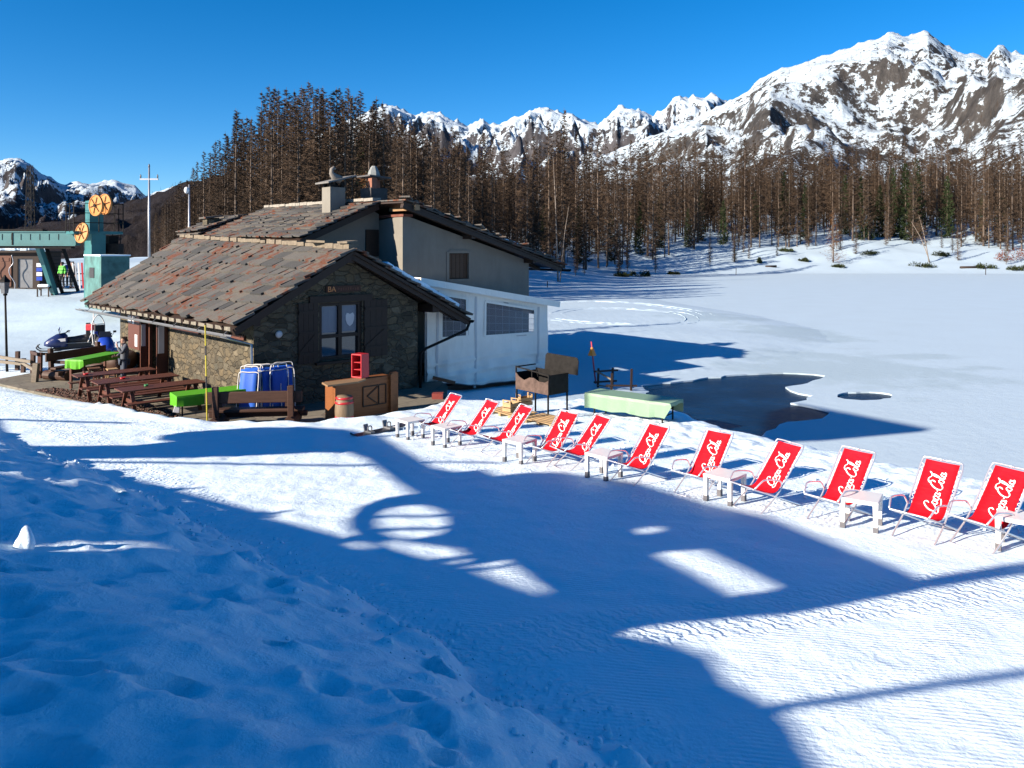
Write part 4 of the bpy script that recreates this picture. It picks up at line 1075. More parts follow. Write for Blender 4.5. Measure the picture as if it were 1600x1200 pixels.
def shutter(u0, u1, ang):
    mb = MB(); n = 4; w = (u1 - u0) / n
    for i in range(n): mb.box(hl(u0 + w * (i + .5), -0.04, (WZ0 + WZ1) / 2), (w - 0.008, 0.035, WZ1 - WZ0 + 0.06))
    for z in (WZ0 + 0.25, (WZ0 + WZ1) / 2, WZ1 - 0.25): mb.box(hl((u0 + u1) / 2, -0.07, z), (u1 - u0 - 0.04, 0.03, 0.10))
    mb.bar(hl(u0 + 0.06, -0.068, WZ0 + 0.3), hl(u1 - 0.06, -0.068, (WZ0 + WZ1) / 2 - 0.05), 0.025, 0.09)
    mb.build('shutter', M['dark_wood'], hut)
shutter(1.36, 2.02, 0); shutter(3.64, 4.52, 0)
# carved name board over the window; only its first two letters can be read
mb = MB(); mb.box(hl(2.90, -0.035, 3.98), (1.22, 0.05, 0.20)); board = mb.build('name_board', wood('dark_red_wood', (0.05, 0.020, 0.011)), hut)
def text_obj(body, size, mat, parent, loc, rot, depth=0.004, name='lettering'):
    cu = bpy.data.curves.new(name, 'FONT'); cu.body = body; cu.size = size; cu.extrude = depth; cu.align_x = 'LEFT'
    tmp = bpy.data.objects.new('tmp_text', cu); col.objects.link(tmp)
    dg = bpy.context.evaluated_depsgraph_get(); me = bpy.data.meshes.new_from_object(tmp.evaluated_get(dg))
    bpy.data.objects.remove(tmp); me.materials.clear(); me.materials.append(mat)
    o = bpy.data.objects.new(name, me); col.objects.link(o); o.parent = parent; o.location = loc; o.rotation_euler = rot
    return o
text_obj('BA', 0.235, simple('worn_orange', (0.55, 0.22, 0.07), 0.6, 0.2, 20), board, hl(2.33, -0.066, 3.90), (R(90), 0, 0))
rr = random.Random(2); mb = MB()                                   # worn illegible carving on the rest of the board
for i in range(9): mb.box(hl(2.72 + i * 0.085, -0.062, 3.98 + rr.uniform(-.01, .01)), (0.05 * rr.uniform(.5, 1), 0.006, 0.11 * rr.uniform(.5, 1)))
mb.build('worn_carving', simple('faded_red', (0.10, 0.035, 0.02), 0.7, 0.2, 20), board)
# round plate on the gable
mb = MB(); mb.lathe([(0.09, 0), (0.11, 0.02), (0.05, 0.035)], 16, hl(0.75, -0.03, 2.72), 0, Euler((R(90), 0, 0)).to_matrix()); mb.build('wall_plate', M['paper'], hut, True)
# door: opening backed by a shade sheet, red-brown leaves folded outwards, posters
mb = MB()
mb.bar(hl(-0.03, 6.98, 0.552), hl(-0.03, 6.98, 2.70), 0.10, 0.12); mb.bar(hl(-0.03, 8.67, 0.552), hl(-0.03, 8.67, 2.70), 0.10, 0.12); mb.bar(hl(-0.04, 6.9, 2.77), hl(-0.04, 8.75, 2.77), 0.12, 0.12)
door = mb.build('door', M['red_wood'], hut)
mb = MB(); mb.box(hl(-0.23, 6.88, 1.60), (0.34, 0.06, 2.05)); mb.box(hl(-0.23, 6.845, 1.15), (0.22, 0.02, 0.8)); mb.build('door_leaf', M['red_wood'], door)
mb = MB(); mb.box(hl(-0.20, 8.80, 1.60), (0.28, 0.06, 2.05)); mb.build('door_leaf', M['red_wood'], door)
mb = MB(); mb.box(hl(0.40, 7.8, 1.62), (0.03, 1.6, 2.1)); mb.build('doorway_shade', M['black_rubber'], door)  # black sheet stands in for the shade inside the doorway
mb = MB(); mb.box(hl(-0.26, 6.84, 2.05), (0.20, 0.012, 0.95)); mb.build('poster', M['paper'], door)
mb = MB(); mb.box(hl(-0.24, 8.763, 2.05), (0.14, 0.012, 0.80)); mb.build('poster', M['paper'], door)
mb = MB(); mb.box(hl(-0.045, 10.45, 2.02), (0.05, 1.35, 1.28)); nb = mb.build('notice_board', M['red_wood'], hut)
mb = MB()
for v, z, w, h in ((10.95, 2.50, .40, .26), (10.50, 2.48, .26, .30), (10.15, 1.72, .30, .46)):
    mb = MB(); mb.box(hl(-0.076, v, z), (0.008, w, h)); mb.build('notice', M['paper'], nb)
mb = MB(); mb.bar(hl(-0.04, 3.9, 2.52), hl(-0.04, 6.2, 2.52), 0.10, 0.14); mb.build('lintel', M['red_wood'], hut)
mb = MB(); mb.bar(hl(-0.05, 0.5, 2.62), hl(-0.05, 1.9, 2.60), 0.06, 0.12); mb.build('lintel', M['red_wood'], hut)

# ---- white house behind
house = thing('white_house', 'tall white plastered house with slate roof rising behind the stone hut', 'house', hw(6.58, 2.05, 0.4), HR)
def wl(u, v, z): return Vector((u - 6.58, v - 2.05, z - 0.4))
PU, PZ = 6.2, 6.95
def zl(u): return PZ - 0.43 * (PU - u)
def zr(u): return PZ - 0.295 * (u - PU)
mb = MB()
mb.prism([(6.58, 0.1), (13.0, 0.1), (13.0, zr(13.0) - 0.22), (6.58, zr(6.58) - 0.36)], [[(8.72, 4.06), (9.70, 4.06), (9.70, 5.06), (8.72, 5.06)]], wl(0, 2.05, 0), (1, 0, 0), (0, 0, 1), (0, 0.35, 0))
mb.prism([(2.40, 0.1), (11.5, 0.1), (11.5, 5.7), (2.40, 6.40)], [], wl(6.583, 0, 0), (0, 1, 0), (0, 0, 1), (0.35, 0, 0))
mb.prism([(3.1, 3.0), (6.58, 3.0), (6.58, zr(6.58) - 0.3), (PU, PZ - 0.22), (3.1, zl(3.1) - 0.22)], [], wl(0, 3.6, 0), (1, 0, 0), (0, 0, 1), (0, 0.35, 0))
mb.prism([(2.40, 0.1), (11.0, 0.1), (11.0, zr(13) - 0.25), (2.40, zr(13) - 0.25)], [], wl(12.65, 0, 0), (0, 1, 0), (0, 0, 1), (0.347, 0, 0))
mb.prism([(3.1, 3.0), (13, 0.1), (13, zr(13) - 0.25), (PU, PZ - 0.25), (3.1, zl(3.1) - 0.25)], [], wl(0, 11.5, 0), (1, 0, 0), (0, 0, 1), (0, 0.3, 0))
mb.build('wall', M['plaster'], house)
mb = MB(); mb.box(wl(9.21, 2.16, 4.56), (0.96, 0.05, 0.98))
for i in range(5): mb.box(wl(8.80 + i * 0.205, 2.125, 4.56), (0.19, 0.02, 0.94))
w2 = mb.build('window', wood('shutter_brown', (0.06, 0.033, 0.018)), house)
mb = MB()
for a, b in (((8.66, 4.0), (8.66, 5.12)), ((9.76, 4.0), (9.76, 5.12))): mb.bar(wl(a[0], 2.045, a[1]), wl(b[0], 2.045, b[1]), 0.12, 0.05)
for z in (4.0, 5.12): mb.bar(wl(8.72, 2.046, z), wl(9.70, 2.046, z), 0.045, 0.12)
mb.build('surround', M['plaster'], w2)
mb = MB(); mb.box(wl(6.25, 3.56, 5.45), (0.55, 0.06, 1.0)); mb.build('attic_door', M['dark_wood'], house)
hA, hB = wl(PU, 3.0, PZ), wl(PU, 11.9, PZ + 0.15)
hC, hD = wl(3.0, 12.2, zl(3.0) + 0.1), wl(3.0, 3.0, zl(3.0))
hA2, hB2 = wl(PU, 1.45, PZ), wl(PU, 11.9, PZ + 0.15)
hC2, hD2 = wl(14.6, 11.9, zr(14.6) + 0.1), wl(14.6, 1.45, zr(14.6))
mb = MB(); slabs(mb, hA, hB, hC, hD, 10, 0.62, 9, 0.05); slabs(mb, hA2, hB2, hC2, hD2, 14, 0.62, 10, 0.05)
hroof = mb.build('roof', M['slate'], house)
mb = MB(); dz = Vector((0, 0, 0.03))
quad_slab(mb, hA - dz, hB - dz, hC - dz, hD - dz, 0.06); quad_slab(mb, hA2 - dz, hB2 - dz, hC2 - dz, hD2 - dz, 0.06)
mb.bar(hA2 + Vector((0, 0.1, -0.18)), hD2 + Vector((-.2, 0.1, -0.14)), 0.18, 0.16); mb.bar(hA + Vector((0, 0.1, -0.18)), hD + Vector((0, 0.1, -0.18)), 0.16, 0.16)
for u in (9.5, 12.8): mb.bar(wl(u, 1.5, zr(u) - 0.26), wl(u, 2.6, zr(u) - 0.26), 0.2, 0.2)
for i in range(7): mb.bar(wl(12.6, 1.7 + i * 1.3, zr(12.6) - 0.16), wl(14.55, 1.7 + i * 1.3, zr(14.55) - 0.16), 0.12, 0.12)
mb.build('roof_frame', M['dark_wood'], hroof)
mb = MB(); mb.box(wl(6.75, 2.2, 6.72), (0.22, 1.65, 0.20)); mb.build('ridge_beam', simple('pale_beam', (0.22, 0.135, 0.065), 0.7, 0.15, 4), hroof)
mb = MB(); mb.box(wl(6.75, 2.75, 6.45), (0.42, 1.6, 0.09)); mb.build('brick_course', simple('brick', (0.13, 0.042, 0.025), 0.9, 0.3, 9, 0.4), house)
rr = random.Random(6); mb = MB(); v = 3.2
while v < 11.9:
    l = rnd(0.35, 0.7, rr); mb.box(wl(PU + rnd(-.03, .03, rr), v + l / 2, PZ + 0.09 + 0.01 * v), (0.36, l, rnd(.09, .14, rr)), (0, rnd(-.05, .05, rr), 0)); v += l
mb.build('ridge_cap', simple('pale_mortar', (0.22, 0.21, 0.18), 0.9, 0.25, 8, 0.5), hroof)
rr = random.Random(16); mb = MB()
for i in range(16):
    t = 0.03 + 0.9 * i / 16
    p = hA2.lerp(hD2, t) + Vector((0, 0.1 + 0.3 * rr.random(), 0.17)); mb.box(p, (rnd(.3, .5, rr), rnd(.3, .55, rr), 0.06), (rnd(-.1, .1, rr), 0.28 + rnd(-.1, .1, rr), rr.random()))
mb.build('loose_slabs', M['slate'], hroof)
mb = MB()
for i in range(9):
    t = 0.42 + 0.05 * i; p = hA2.lerp(hD2, t) + Vector((0, 0.9 + 0.4 * math.sin(i), 0.15)); mb.box(p, (0.42, 0.9, 0.09), (0, 0.28, 0))
mb.build('roof_snow', M['snow_plain'], hroof, bevel=0.035)
mb = MB(); half_gutter(mb, wl(14.72, 1.3, zr(14.6) - 0.12), wl(14.72, 11.9, zr(14.6) - 0.05), 0.10); mb.build('gutter', M['black_metal'], house)
# chimneys
mb = MB(); mb.box(wl(5.45, 5.0, 6.87), (0.64, 0.62, 1.4)); ch = mb.build('chimney', M['plaster'], hroof)
mb = MB()
for a in (-.24, .24):
    for b in (-.23, .23): mb.box(wl(5.45 + a, 5.0 + b, 7.67), (0.12, 0.12, 0.24))
mb.box(wl(5.45, 5.0, 7.60), (0.4, 0.36, 0.1)); mb.build('flue', M['black_metal'], ch)
mb = MB(); mb.box(wl(5.55, 5.0, 7.88), (1.25, 1.0, 0.06), (0, R(-15), 0)); mb.build('cap_slab', simple('grey_slab', (0.15, 0.15, 0.14), 0.9, 0.25, 6, 0.3), ch)
mb = MB(); mb.tube([wl(5.62, 4.8, 7.86), wl(5.36, 4.8, 7.96), wl(5.24, 4.8, 8.10), wl(5.25, 4.8, 8.24), wl(5.34, 4.8, 8.30), wl(5.41, 4.8, 8.25)], [0.17, 0.15, 0.09, 0.075, 0.075, 0.035], 9); mb.build('carved_stone', simple('pale_stone', (0.17, 0.158, 0.14), 0.9, 0.2, 8, 0.4), ch, True)
mb = MB(); mb.box(wl(7.0, 4.6, 7.15), (0.75, 0.75, 0.9)); ch2 = mb.build('chimney', simple('dark_render', (0.05, 0.046, 0.044), 0.9, 0.3, 5, 0.3), hroof)
bpm = simple('brick_pier_red', (0.20, 0.085, 0.055), 0.9, 0.25, 9, 0.4)
for a_, b_ in ((6.78, 4.35), (7.25, 4.85)):
    mb = MB(); mb.box(wl(a_, b_, 7.78), (0.24, 0.26, 0.42)); mb.build('brick_pier', bpm, ch2)
mb = MB(); mb.box(wl(7.0, 4.6, 8.03), (0.98, 0.95, 0.06), (0, R(3), 0)); mb.build('cap_slab', simple('black_slate', (0.06, 0.06, 0.06), 0.8, 0.2, 6, 0.3), ch2)
mb = MB(); mb.lathe([(0.26, 0), (0.22, 0.18), (0.13, 0.36), (0.08, 0.42)], 7, wl(7.0, 4.6, 8.06)); mb.build('cap_stone', simple('blue_grey_stone', (0.17, 0.19, 0.19), 0.9, 0.2, 6, 0.4), ch2)
# low annex roof at the far end with a squat stone chimney
mb = MB(); slabs(mb, wl(5.2, 12.1, 6.75), wl(5.2, 14.6, 6.75), wl(3.0, 14.6, 5.95), wl(3.0, 12.1, 5.95), 5, 0.6, 21, 0.05)
quad_slab(mb, wl(5.2, 12.1, 6.70), wl(5.2, 14.6, 6.70), wl(3.0, 14.6, 5.90), wl(3.0, 12.1, 5.90), 0.05)
ann = mb.build('annex_roof', M['slate'], house)
mb = MB(); mb.prism([(3.4, 0.4), (6.0, 0.4), (6.0, 6.5), (5.2, 6.6), (3.4, 5.95)], [], wl(0, 12.4, 0), (1, 0, 0), (0, 0, 1), (0, 2.0, 0)); mb.build('annex_wall', M['stone'], house)
mb = MB(); mb.box(wl(4.0, 13.2, 6.15), (0.55, 0.5, 0.95)); ach = mb.build('chimney', M['stone'], ann)
mb = MB(); mb.box(wl(4.0, 13.2, 6.66), (0.8, 0.75, 0.07), (0, R(-8), 0)); mb.build('cap_slab', M['slate'], ach)

# ---- white tent extension between hut and lake
TA, TB = Vector((-2.98, 26.9, 0.45)), Vector((1.36, 29.7, 0.45))
TX = (TB - TA).normalized(); TL = (TB - TA).length; TY = Vector((-TX.y, TX.x, 0)); TR = math.atan2(TX.y, TX.x)
tent = thing('tent_extension', 'white canvas tent extension with clear window sheets on a dark wooden deck', 'tent', TA, TR)
def zt(x): return lerp(3.62, 2.72, x / TL)
mb = MB(); n = 110; mrows = 64; vs = []; holes = ((0.55, 1.60, 1.62, 3.28), (2.35, 4.55, 1.58, 0))
rw = random.Random(5)
def wave(x, z): return (0.032 * math.sin(z * 13 + 1.6 * math.sin(x * 1.3 + .4)) + 0.018 * math.sin(z * 27 - 2.2 * x)) * max(0, min(1, (1.05 - z) / .5)) + 0.012 * math.sin(x * 2.1 - z * 4.3) + 0.02 * math.sin(x * 11 + z * 3.7) * max(0, 1.6 - z) * 0.5 + 0.06 * math.sin(x * 3.1 + z * 1.1) * (0.4 + 0.6 * max(0, 1 - z)) + 0.03 * math.sin(x * 7.3 - z * 2.3) * max(0, 1.4 - z) + 0.03 * math.sin(z * 9 + 2 * x) * max(0, .8 - z)
X_ = sorted(set([i * TL / n for i in range(n + 1)] + [0.55, 1.60, 2.35, 4.55])); Z_ = [i / mrows for i in range(mrows + 1)]
def hem(x): return -0.02 - 0.30 * (x / TL) + 0.05 * math.sin(x * 2.2)
grid = []
for x in X_:
    for q in Z_: 
        z = lerp(hem(x), zt(x), q); grid.append((x, wave(x, z) - 0.02, z))
fs = []; nz = len(Z_)
def in_win(x, z): 
    return (0.55 <= x <= 1.60 and 1.62 <= z <= zt(x) - 0.34) or (2.35 <= x <= 4.55 and 1.58 <= z <= zt(x) - 0.34)
for i in range(len(X_) - 1):
    for j in range(nz - 1):
        xm = (X_[i] + X_[i + 1]) / 2; zm = lerp(hem(xm), zt(xm), (Z_[j] + Z_[j + 1]) / 2)
        if not in_win(xm, zm): fs.append((i * nz + j, (i + 1) * nz + j, (i + 1) * nz + j + 1, i * nz + j + 1))
mb.add(grid, fs); cv = mb.build('canvas_front', M['canvas'], tent, True, normals=False)
for x in (0.40, 1.97, 4.72):
    mb = MB(); nn = 16; vs = []
    for i in range(nn + 1):
        z = lerp(hem(x) + .02, zt(x) - .24, i / nn); y = wave(x, z) - 0.034
        vs += [(x - .045, y, z), (x + .045, y, z), (x - .045, y + .012, z), (x + .045, y + .012, z)]
    fs = []
    for i in range(nn):
        a = i * 4; fs += [(a, a + 1, a + 5, a + 4), (a + 2, a + 6, a + 7, a + 3), (a, a + 4, a + 6, a + 2), (a + 1, a + 3, a + 7, a + 5)]
    mb.add(vs, fs); mb.build('seam_strip', M['white_paint'], tent)
mb = MB(); mb.tube([(TL * i / 30, wave(TL * i / 30, hem(TL * i / 30)) - .02, hem(TL * i / 30)) for i in range(31)], .02, 6); mb.build('hem_rope', M['grey_plastic'], tent, True)
for x0, x1, z0 in ((0.47, 1.68, 1.52), (2.27, 4.63, 1.48)):
    mb = MB(); nn = 14; vs = []
    for i in range(nn + 1):
        x = lerp(x0, x1, i / nn)
        for j in range(7): 
            z = lerp(z0, zt(x) - 0.26, j / 6); vs.append((x, 0.012 + 0.018 * math.sin(x * 6 + z * 4) , z))
    mb.add(vs, [(i * 7 + j, (i + 1) * 7 + j, (i + 1) * 7 + j + 1, i * 7 + j + 1) for i in range(nn) for j in range(6)])
    wnd = mb.build('window', M['clear_sheet'], tent, True, normals=False)
    mb = MB(); xa, xb, za = x0 + .08, x1 - .08, z0 + .09
    ring = [(xa, za), (xb, za), (xb, zt(xb) - .36), (xa, zt(xa) - .36)]
    for (p_, q_), (r_, s_) in zip(ring, ring[1:] + ring[:1]): mb.bar((p_, wave(p_, q_) - .036, q_), (r_, wave(r_, s_) - .036, s_), .085, .012, (0, 1, 0))
    mb.build('window_hem', M['canvas'], wnd)
    mb = MB(); k = int((x1 - x0) / 0.27)
    for i in range(1, k):
        x = lerp(x0, x1, i / k); mb.bar((x, 0.045, z0), (x, 0.045, zt(x) - 0.28), 0.010)
    for j in range(1, 5): mb.bar((x0, 0.047, lerp(z0, zt(x0) - .3, j / 5)), (x1, 0.047, lerp(z0, zt(x1) - .3, j / 5)), 0.010)
    mb.build('grid_thread', M['paper'], wnd)
mb = MB()
for x in (0.0, 1.98, TL - 0.05):
    mb.bar((x, 0.10, -0.3), (x, 0.10, zt(x) - 0.02), 0.08)
mb.bar((0, 0.16, zt(0) - 0.05), (TL, 0.16, zt(TL) - 0.05), 0.06, 0.08)
for x in (0.02, TL): mb.bar((x, 4.0, -0.3), (x, 4.0, zt(x) - 0.05), 0.08)
mb.build('frame', M['white_paint'], tent)
mb = MB()                                                         # roof sheet with a turned-down front edge
quad_slab(mb, (-0.35, -0.25, zt(-0.35) + 0.10), (-0.35, 4.2, zt(-0.35) + 0.10), (TL + 0.45, 4.2, zt(TL + 0.45) + 0.10), (TL + 0.45, -0.25, zt(TL + 0.45) + 0.10), 0.05)
quad_slab(mb, (-0.35, -0.253, zt(-0.35) + 0.07), (-0.35, -0.22, zt(-0.35) + 0.07), (TL + 0.45, -0.22, zt(TL + 0.45) + 0.07), (TL + 0.45, -0.253, zt(TL + 0.45) + 0.07), 0.20)
mb.build('roof_sheet', M['canvas'], tent)
mb = MB(); mb.prism([(0.1, -0.25), (4.0, -0.25), (4.0, zt(TL) - .1), (0.1, zt(TL) - .1)], [[(0.6, 1.2), (3.4, 1.2), (3.4, 2.2), (0.6, 2.2)]], (TL - 0.02, 0, 0), (0, 1, 0), (0, 0, 1), (-0.015, 0, 0)); mb.build('canvas_side', M['canvas'], tent)
mb = MB(); mb.box((TL / 2, 2.2, -0.20), (TL + 0.05, 4.1, 0.12)); mb.box((TL / 2, 0.30, -0.46), (TL - 0.1, 0.06, 0.5)); mb.box((TL / 2, 2.2, -0.52), (TL - 0.3, 3.6, 0.4)); mb.build('deck', M['dark_wood'], tent)
mb = MB(); mb.box((TL / 2 - .3, 1.7, 0.55), (3.2, 0.7, 0.05)); 
for x in (0.7, 2.0, 3.2): mb.box((x, 1.7, 0.2), (0.5, 0.5, 0.7)); mb.box((x, 1.7, 0.62), (0.5, 0.1, 0.9))
mb.build('furniture', M['dark_wood'], tent)

# ------------------------------------------------------------------ deckchairs with white script lettering
def cr(pts, k=8):
    P = [Vector(p) for p in pts]; out = []
    for i in range(len(P) - 1):
        p0 = P[max(i - 1, 0)]; p1 = P[i]; p2 = P[i + 1]; p3 = P[min(i + 2, len(P) - 1)]
        for j in range(k):
            t = j / k; out.append(0.5 * ((2 * p1) + (p2 - p0) * t + (2 * p0 - 5 * p1 + 4 * p2 - p3) * t * t + (3 * p1 - p0 - 3 * p2 + p3) * t ** 3))
    out.append(P[-1]); return out
def el(cx, cy, rx, ry, a0=60, a1=420, n=14):
    return [(cx + rx * math.cos(R(a0 + (a1 - a0) * i / n)), cy + ry * math.sin(R(a0 + (a1 - a0) * i / n))) for i in range(n + 1)]
SCRIPT = [  # flowing script "Coca-Cola": pen strokes in letter units
    [(1.75, 1.42), (1.95, 1.85), (1.62, 2.18), (1.05, 2.08), (0.42, 1.55), (0.10, 0.85), (0.22, 0.22), (0.75, -0.02), (1.35, 0.18), (1.72, 0.52)],
    [(0.30, 0.20), (-0.25, -0.25), (0.30, -0.52), (1.20, -0.42), (2.10, -0.58), (3.10, -0.50), (3.70, -0.28)],
    el(2.28, 0.48, 0.42, 0.46), [(2.55, 0.86), (2.85, 0.80), (3.05, 0.92)],
    [(3.80, 0.78), (3.62, 0.98), (3.28, 0.82), (3.08, 0.45), (3.22, 0.08), (3.58, 0.04), (3.92, 0.30)],
    el(4.32, 0.46, 0.38, 0.44, 40, 400), [(4.74, 0.92), (4.66, 0.40), (4.78, 0.06), (5.08, 0.28)],
    [(5.16, 0.62), (5.36, 0.70), (5.62, 0.66)],
    [(7.25, 1.42), (7.48, 1.88), (7.15, 2.24), (6.55, 2.10), (5.98, 1.55), (5.72, 0.85), (5.85, 0.22), (6.38, -0.02), (6.98, 0.18), (7.32, 0.52)],
    [(6.60, 2.12), (7.00, 2.62), (7.75, 2.70), (8.40, 2.36), (9.05, 2.42), (9.50, 2.86)],
    el(7.92, 0.48, 0.42, 0.46), [(8.18, 0.86), (8.48, 0.80), (8.70, 0.98)],
    [(8.62, 0.60), (8.95, 1.30), (9.12, 2.00), (8.90, 2.26), (8.74, 1.90), (8.70, 1.00), (8.78, 0.22), (9.02, 0.04), (9.28, 0.26)],
    el(9.72, 0.46, 0.38, 0.44, 40, 400), [(10.14, 0.92), (10.06, 0.40), (10.18, 0.06), (10.50, 0.34)],
]
# side profile of the sling: distance along the cloth -> (y, z)
SL = cr([(-0.44, 0.385, 0), (-0.27, 0.325, 0), (-0.09, 0.268, 0), (0.04, 0.285, 0), (0.15, 0.395, 0), (0.28, 0.540, 0), (0.41, 0.690, 0), (0.535, 0.835, 0)], 8)
SLs = [0.0]
for a, b in zip(SL, SL[1:]): SLs.append(SLs[-1] + (b - a).length)
def sling(s, x, off=0.0):
    s = max(0, min(s, SLs[-1] - 1e-5)); i = max(k for k in range(len(SLs) - 1) if SLs[k] <= s)
    t = (s - SLs[i]) / (SLs[i + 1] - SLs[i]); p = SL[i].lerp(SL[i + 1], t); d = (SL[i + 1] - SL[i]).normalized()
    return Vector((x, p.x - d.y * off, p.y + d.x * off))           # normal towards the sitter
HW = 0.205
def make_deckchair():
    t = thing('deckchair', 'x', 'deckchair', (0, 0, 0), 0, 'red deckchairs in a row on the snow')
    mb = MB(); n = 40; vs = []
    for i in range(n + 1):
        s = SLs[-1] * i / n
        for x in (-HW, -HW * .5, 0, HW * .5, HW):
            sag = 0.010 * (1 - (x / HW) ** 2); vs.append(sling(s, x, -sag))
        for x in (-HW, -HW * .5, 0, HW * .5, HW):
            sag = 0.010 * (1 - (x / HW) ** 2); vs.append(sling(s, x, -sag - 0.004))
    fs = []
    for i in range(n):
        for j in range(4):
            a = i * 10 + j; fs.append((a, a + 1, a + 11, a + 10)); fs.append((a + 5, a + 15, a + 16, a + 6))
        fs.append((i * 10, i * 10 + 10, i * 10 + 15, i * 10 + 5)); fs.append((i * 10 + 4, i * 10 + 9, i * 10 + 19, i * 10 + 14))
    mb.add(vs, fs); sl = mb.build('sling', M['red_fabric'], t, True)
    # lettering runs up the backrest
    mb = MB(); ux, uy = 0.0530, 0.0700; s0 = SLs[-1] - 0.115 - 11.0 * ux
    for k, st in enumerate(SCRIPT):
        p = cr([(a + 0.22 * b, b, 0) for a, b in st], 5); m_ = len(p); vs = []
        for i in range(m_):
            d = (p[min(i + 1, m_ - 1)] - p[max(i - 1, 0)]).normalized(); nr = Vector((-d.y, d.x, 0))
            w = (0.046 + 0.092 * abs(d.x * 0.35 + d.y * 0.94)) * min(1, 0.35 + i / 4, 0.35 + (m_ - 1 - i) / 4)
            for sg in (-1, 1):
                q = p[i] + nr * w * sg; x = 0.085 - q.y * uy
                vs.append(sling(s0 + q.x * ux, x, 0.0035 - 0.010 * (1 - (x / HW) ** 2) + 0.0004 * (k % 3)))
        mb.add(vs, [(2 * i, 2 * i + 1, 2 * i + 3, 2 * i + 2) for i in range(m_ - 1)])
    mb.build('lettering', M['white_print'], sl, normals=False)
    r = 0.0115; fw = 0.245
    def arc(p): return cr(p, 4)
    mb = MB()                                                      # long frame: back top down to the front foot bar
    side = [(0.53, 0.83), (0.30, 0.575), (0.07, 0.325), (-0.05, 0.215), (-0.34, 0.015)]
    L = [(-fw, a, b) for a, b in side]
    loop = arc([(0, 0.548, 0.858), (-fw * .75, 0.548, 0.858), (-fw, 0.52, 0.825)] + L[1:4] + [(-fw, -0.32, 0.035), (-fw * .85, -0.37, 0.012), (0, -0.37, 0.012)])
    mb.tube(loop, r, 7); mb.tube([(-p.x, p.y, p.z) for p in loop], r, 7)
    mb.build('back_frame', M['alu'], t, True)
    mb = MB()                                                      # short frame: seat front back to the rear foot bar
    loop = arc([(0, -0.45, 0.38), (-fw + .05, -0.45, 0.38), (-fw + .02, -0.42, 0.365), (-fw + .02, -0.1, 0.245), (-fw + .02, 0.44, 0.035), (-fw + .06, 0.49, 0.012), (0, 0.49, 0.012)])
    mb.tube(loop, r, 7); mb.tube([(-p.x, p.y, p.z) for p in loop], r, 7)
    mb.build('seat_frame', M['alu'], t, True)
    for sg in (-1, 1):
        mb = MB(); x = sg * (fw + 0.02)
        mb.tube(arc([(sg * fw, 0.07, 0.345), (x, 0.05, 0.41), (x, 0.0, 0.445), (x, -0.13, 0.475), (x, -0.27, 0.492), (x, -0.34, 0.475), (sg * (fw - .01), -0.44, 0.385)]), r, 7)
        mb.build('armrest', M['alu'], t, True)
    for sg in (-1, 1):                                             # white lacing between cloth and rail
        mb = MB()
        zz = []
        for i in range(19):
            s = SLs[-1] * (0.46 + 0.027 * i); zz.append(sling(s, sg * ((HW - 0.004) if i % 2 else (fw - 0.006)), -0.004))
        mb.tube(zz, 0.0045, 4)
        mb.build('lacing', M['white_print'], t)
    return t
def plateau(px, py):
    Y = 3480.0 / (py - 474.0); return (px - 800) * Y / F, Y
CH = [(713, 617, 'red deckchair at the hut end of the row, right behind the farthest low white table'),
      (770, 627, 'red deckchair in front of the wooden crates, second of the row from the hut'),
      (823, 635, 'red deckchair standing directly in front of the rusty grill legs'),
      (890, 644, 'red deckchair just right of the low table that stands before the grill'),
      (943, 650, 'red deckchair in front of the left end of the mint covered table'),
      (1030, 664, 'red deckchair in front of the right end of the mint covered table'),
      (1125, 675, 'red deckchair in the middle of the row, just right of the mint covered table'),
      (1235, 692, 'red deckchair just right of the low table that stands half in the big shadow'),
      (1342, 703, 'red deckchair just left of the second nearest low white table'),
      (1474, 720, 'red deckchair just right of the second nearest low white table'),
      (1583, 731, 'nearest red deckchair, at the right edge of the picture')]
chair0 = make_deckchair(); rc = random.Random(9)
FACE = math.atan2(-0.60, -0.80)                                    # they face the sun
for i, (px, py, lab) in enumerate(CH):
    Y = 2448.0 / (py - 474.0); X = (px - 800) * Y / F
    rz = FACE + R(90) + rc.uniform(-0.15, 0.15)
    off = Matrix.Rotation(rz, 3, 'Z') @ Vector((0, 0.546, 0))
    loc = (X - off.x, Y - off.y, gz(X - off.x, Y - off.y) - 0.004)
    if i == 0: o = chair0; o.location = loc; o.rotation_euler = (0, 0, rz); o['label'] = lab
    else: o = dup(chair0, loc, rz, lab)
# low white plastic tables
def make_low_table():
    t = thing('low_table', 'x', 'table', (0, 0, 0), 0, 'low white plastic tables between the deckchairs')
    mb = MB(); mb.box((0, 0, 0.40), (0.46, 0.46, 0.035)); mb.box((0, 0, 0.376), (0.42, 0.42, 0.03)); mb.build('tabletop', M['white_plastic'], t, bevel=0.008)
    for x in (-1, 1):
        for y in (-1, 1):
            mb = MB(); mb.box((x * 0.195, y * 0.195, 0.24), (0.052, 0.052, 0.29), None, 0, .5, 1.25); lg = mb.build('leg', M['white_plastic'], t, bevel=0.004)
            mb = MB(); mb.box((x * 0.195, y * 0.195, 0.045), (0.06, 0.06, 0.10)); mb.build('foot_cap', M['grey_plastic'], lg)
    return t
TB_ = [((640, 688), (618, 683), 'low white table nearest the wooden counter, at the hut end of the row'), ((697, 700), (674, 695), 'low white table in front of the second deckchair from the hut'),
       ((815, 726), (787, 721), 'low white table standing before the grill'), ((949, 752), (915, 745), 'low white table in front of the mint covered table'),
       ((1144, 791), (1100, 782), 'low white table half in the big shadow, right of the mid-row deckchair'), ((1370, 832), (1315, 824), 'second nearest low white table, between two pairs of deckchairs'),
       ((1612, 868), (1570, 861), 'nearest low white table, cut by the right edge of the picture')]
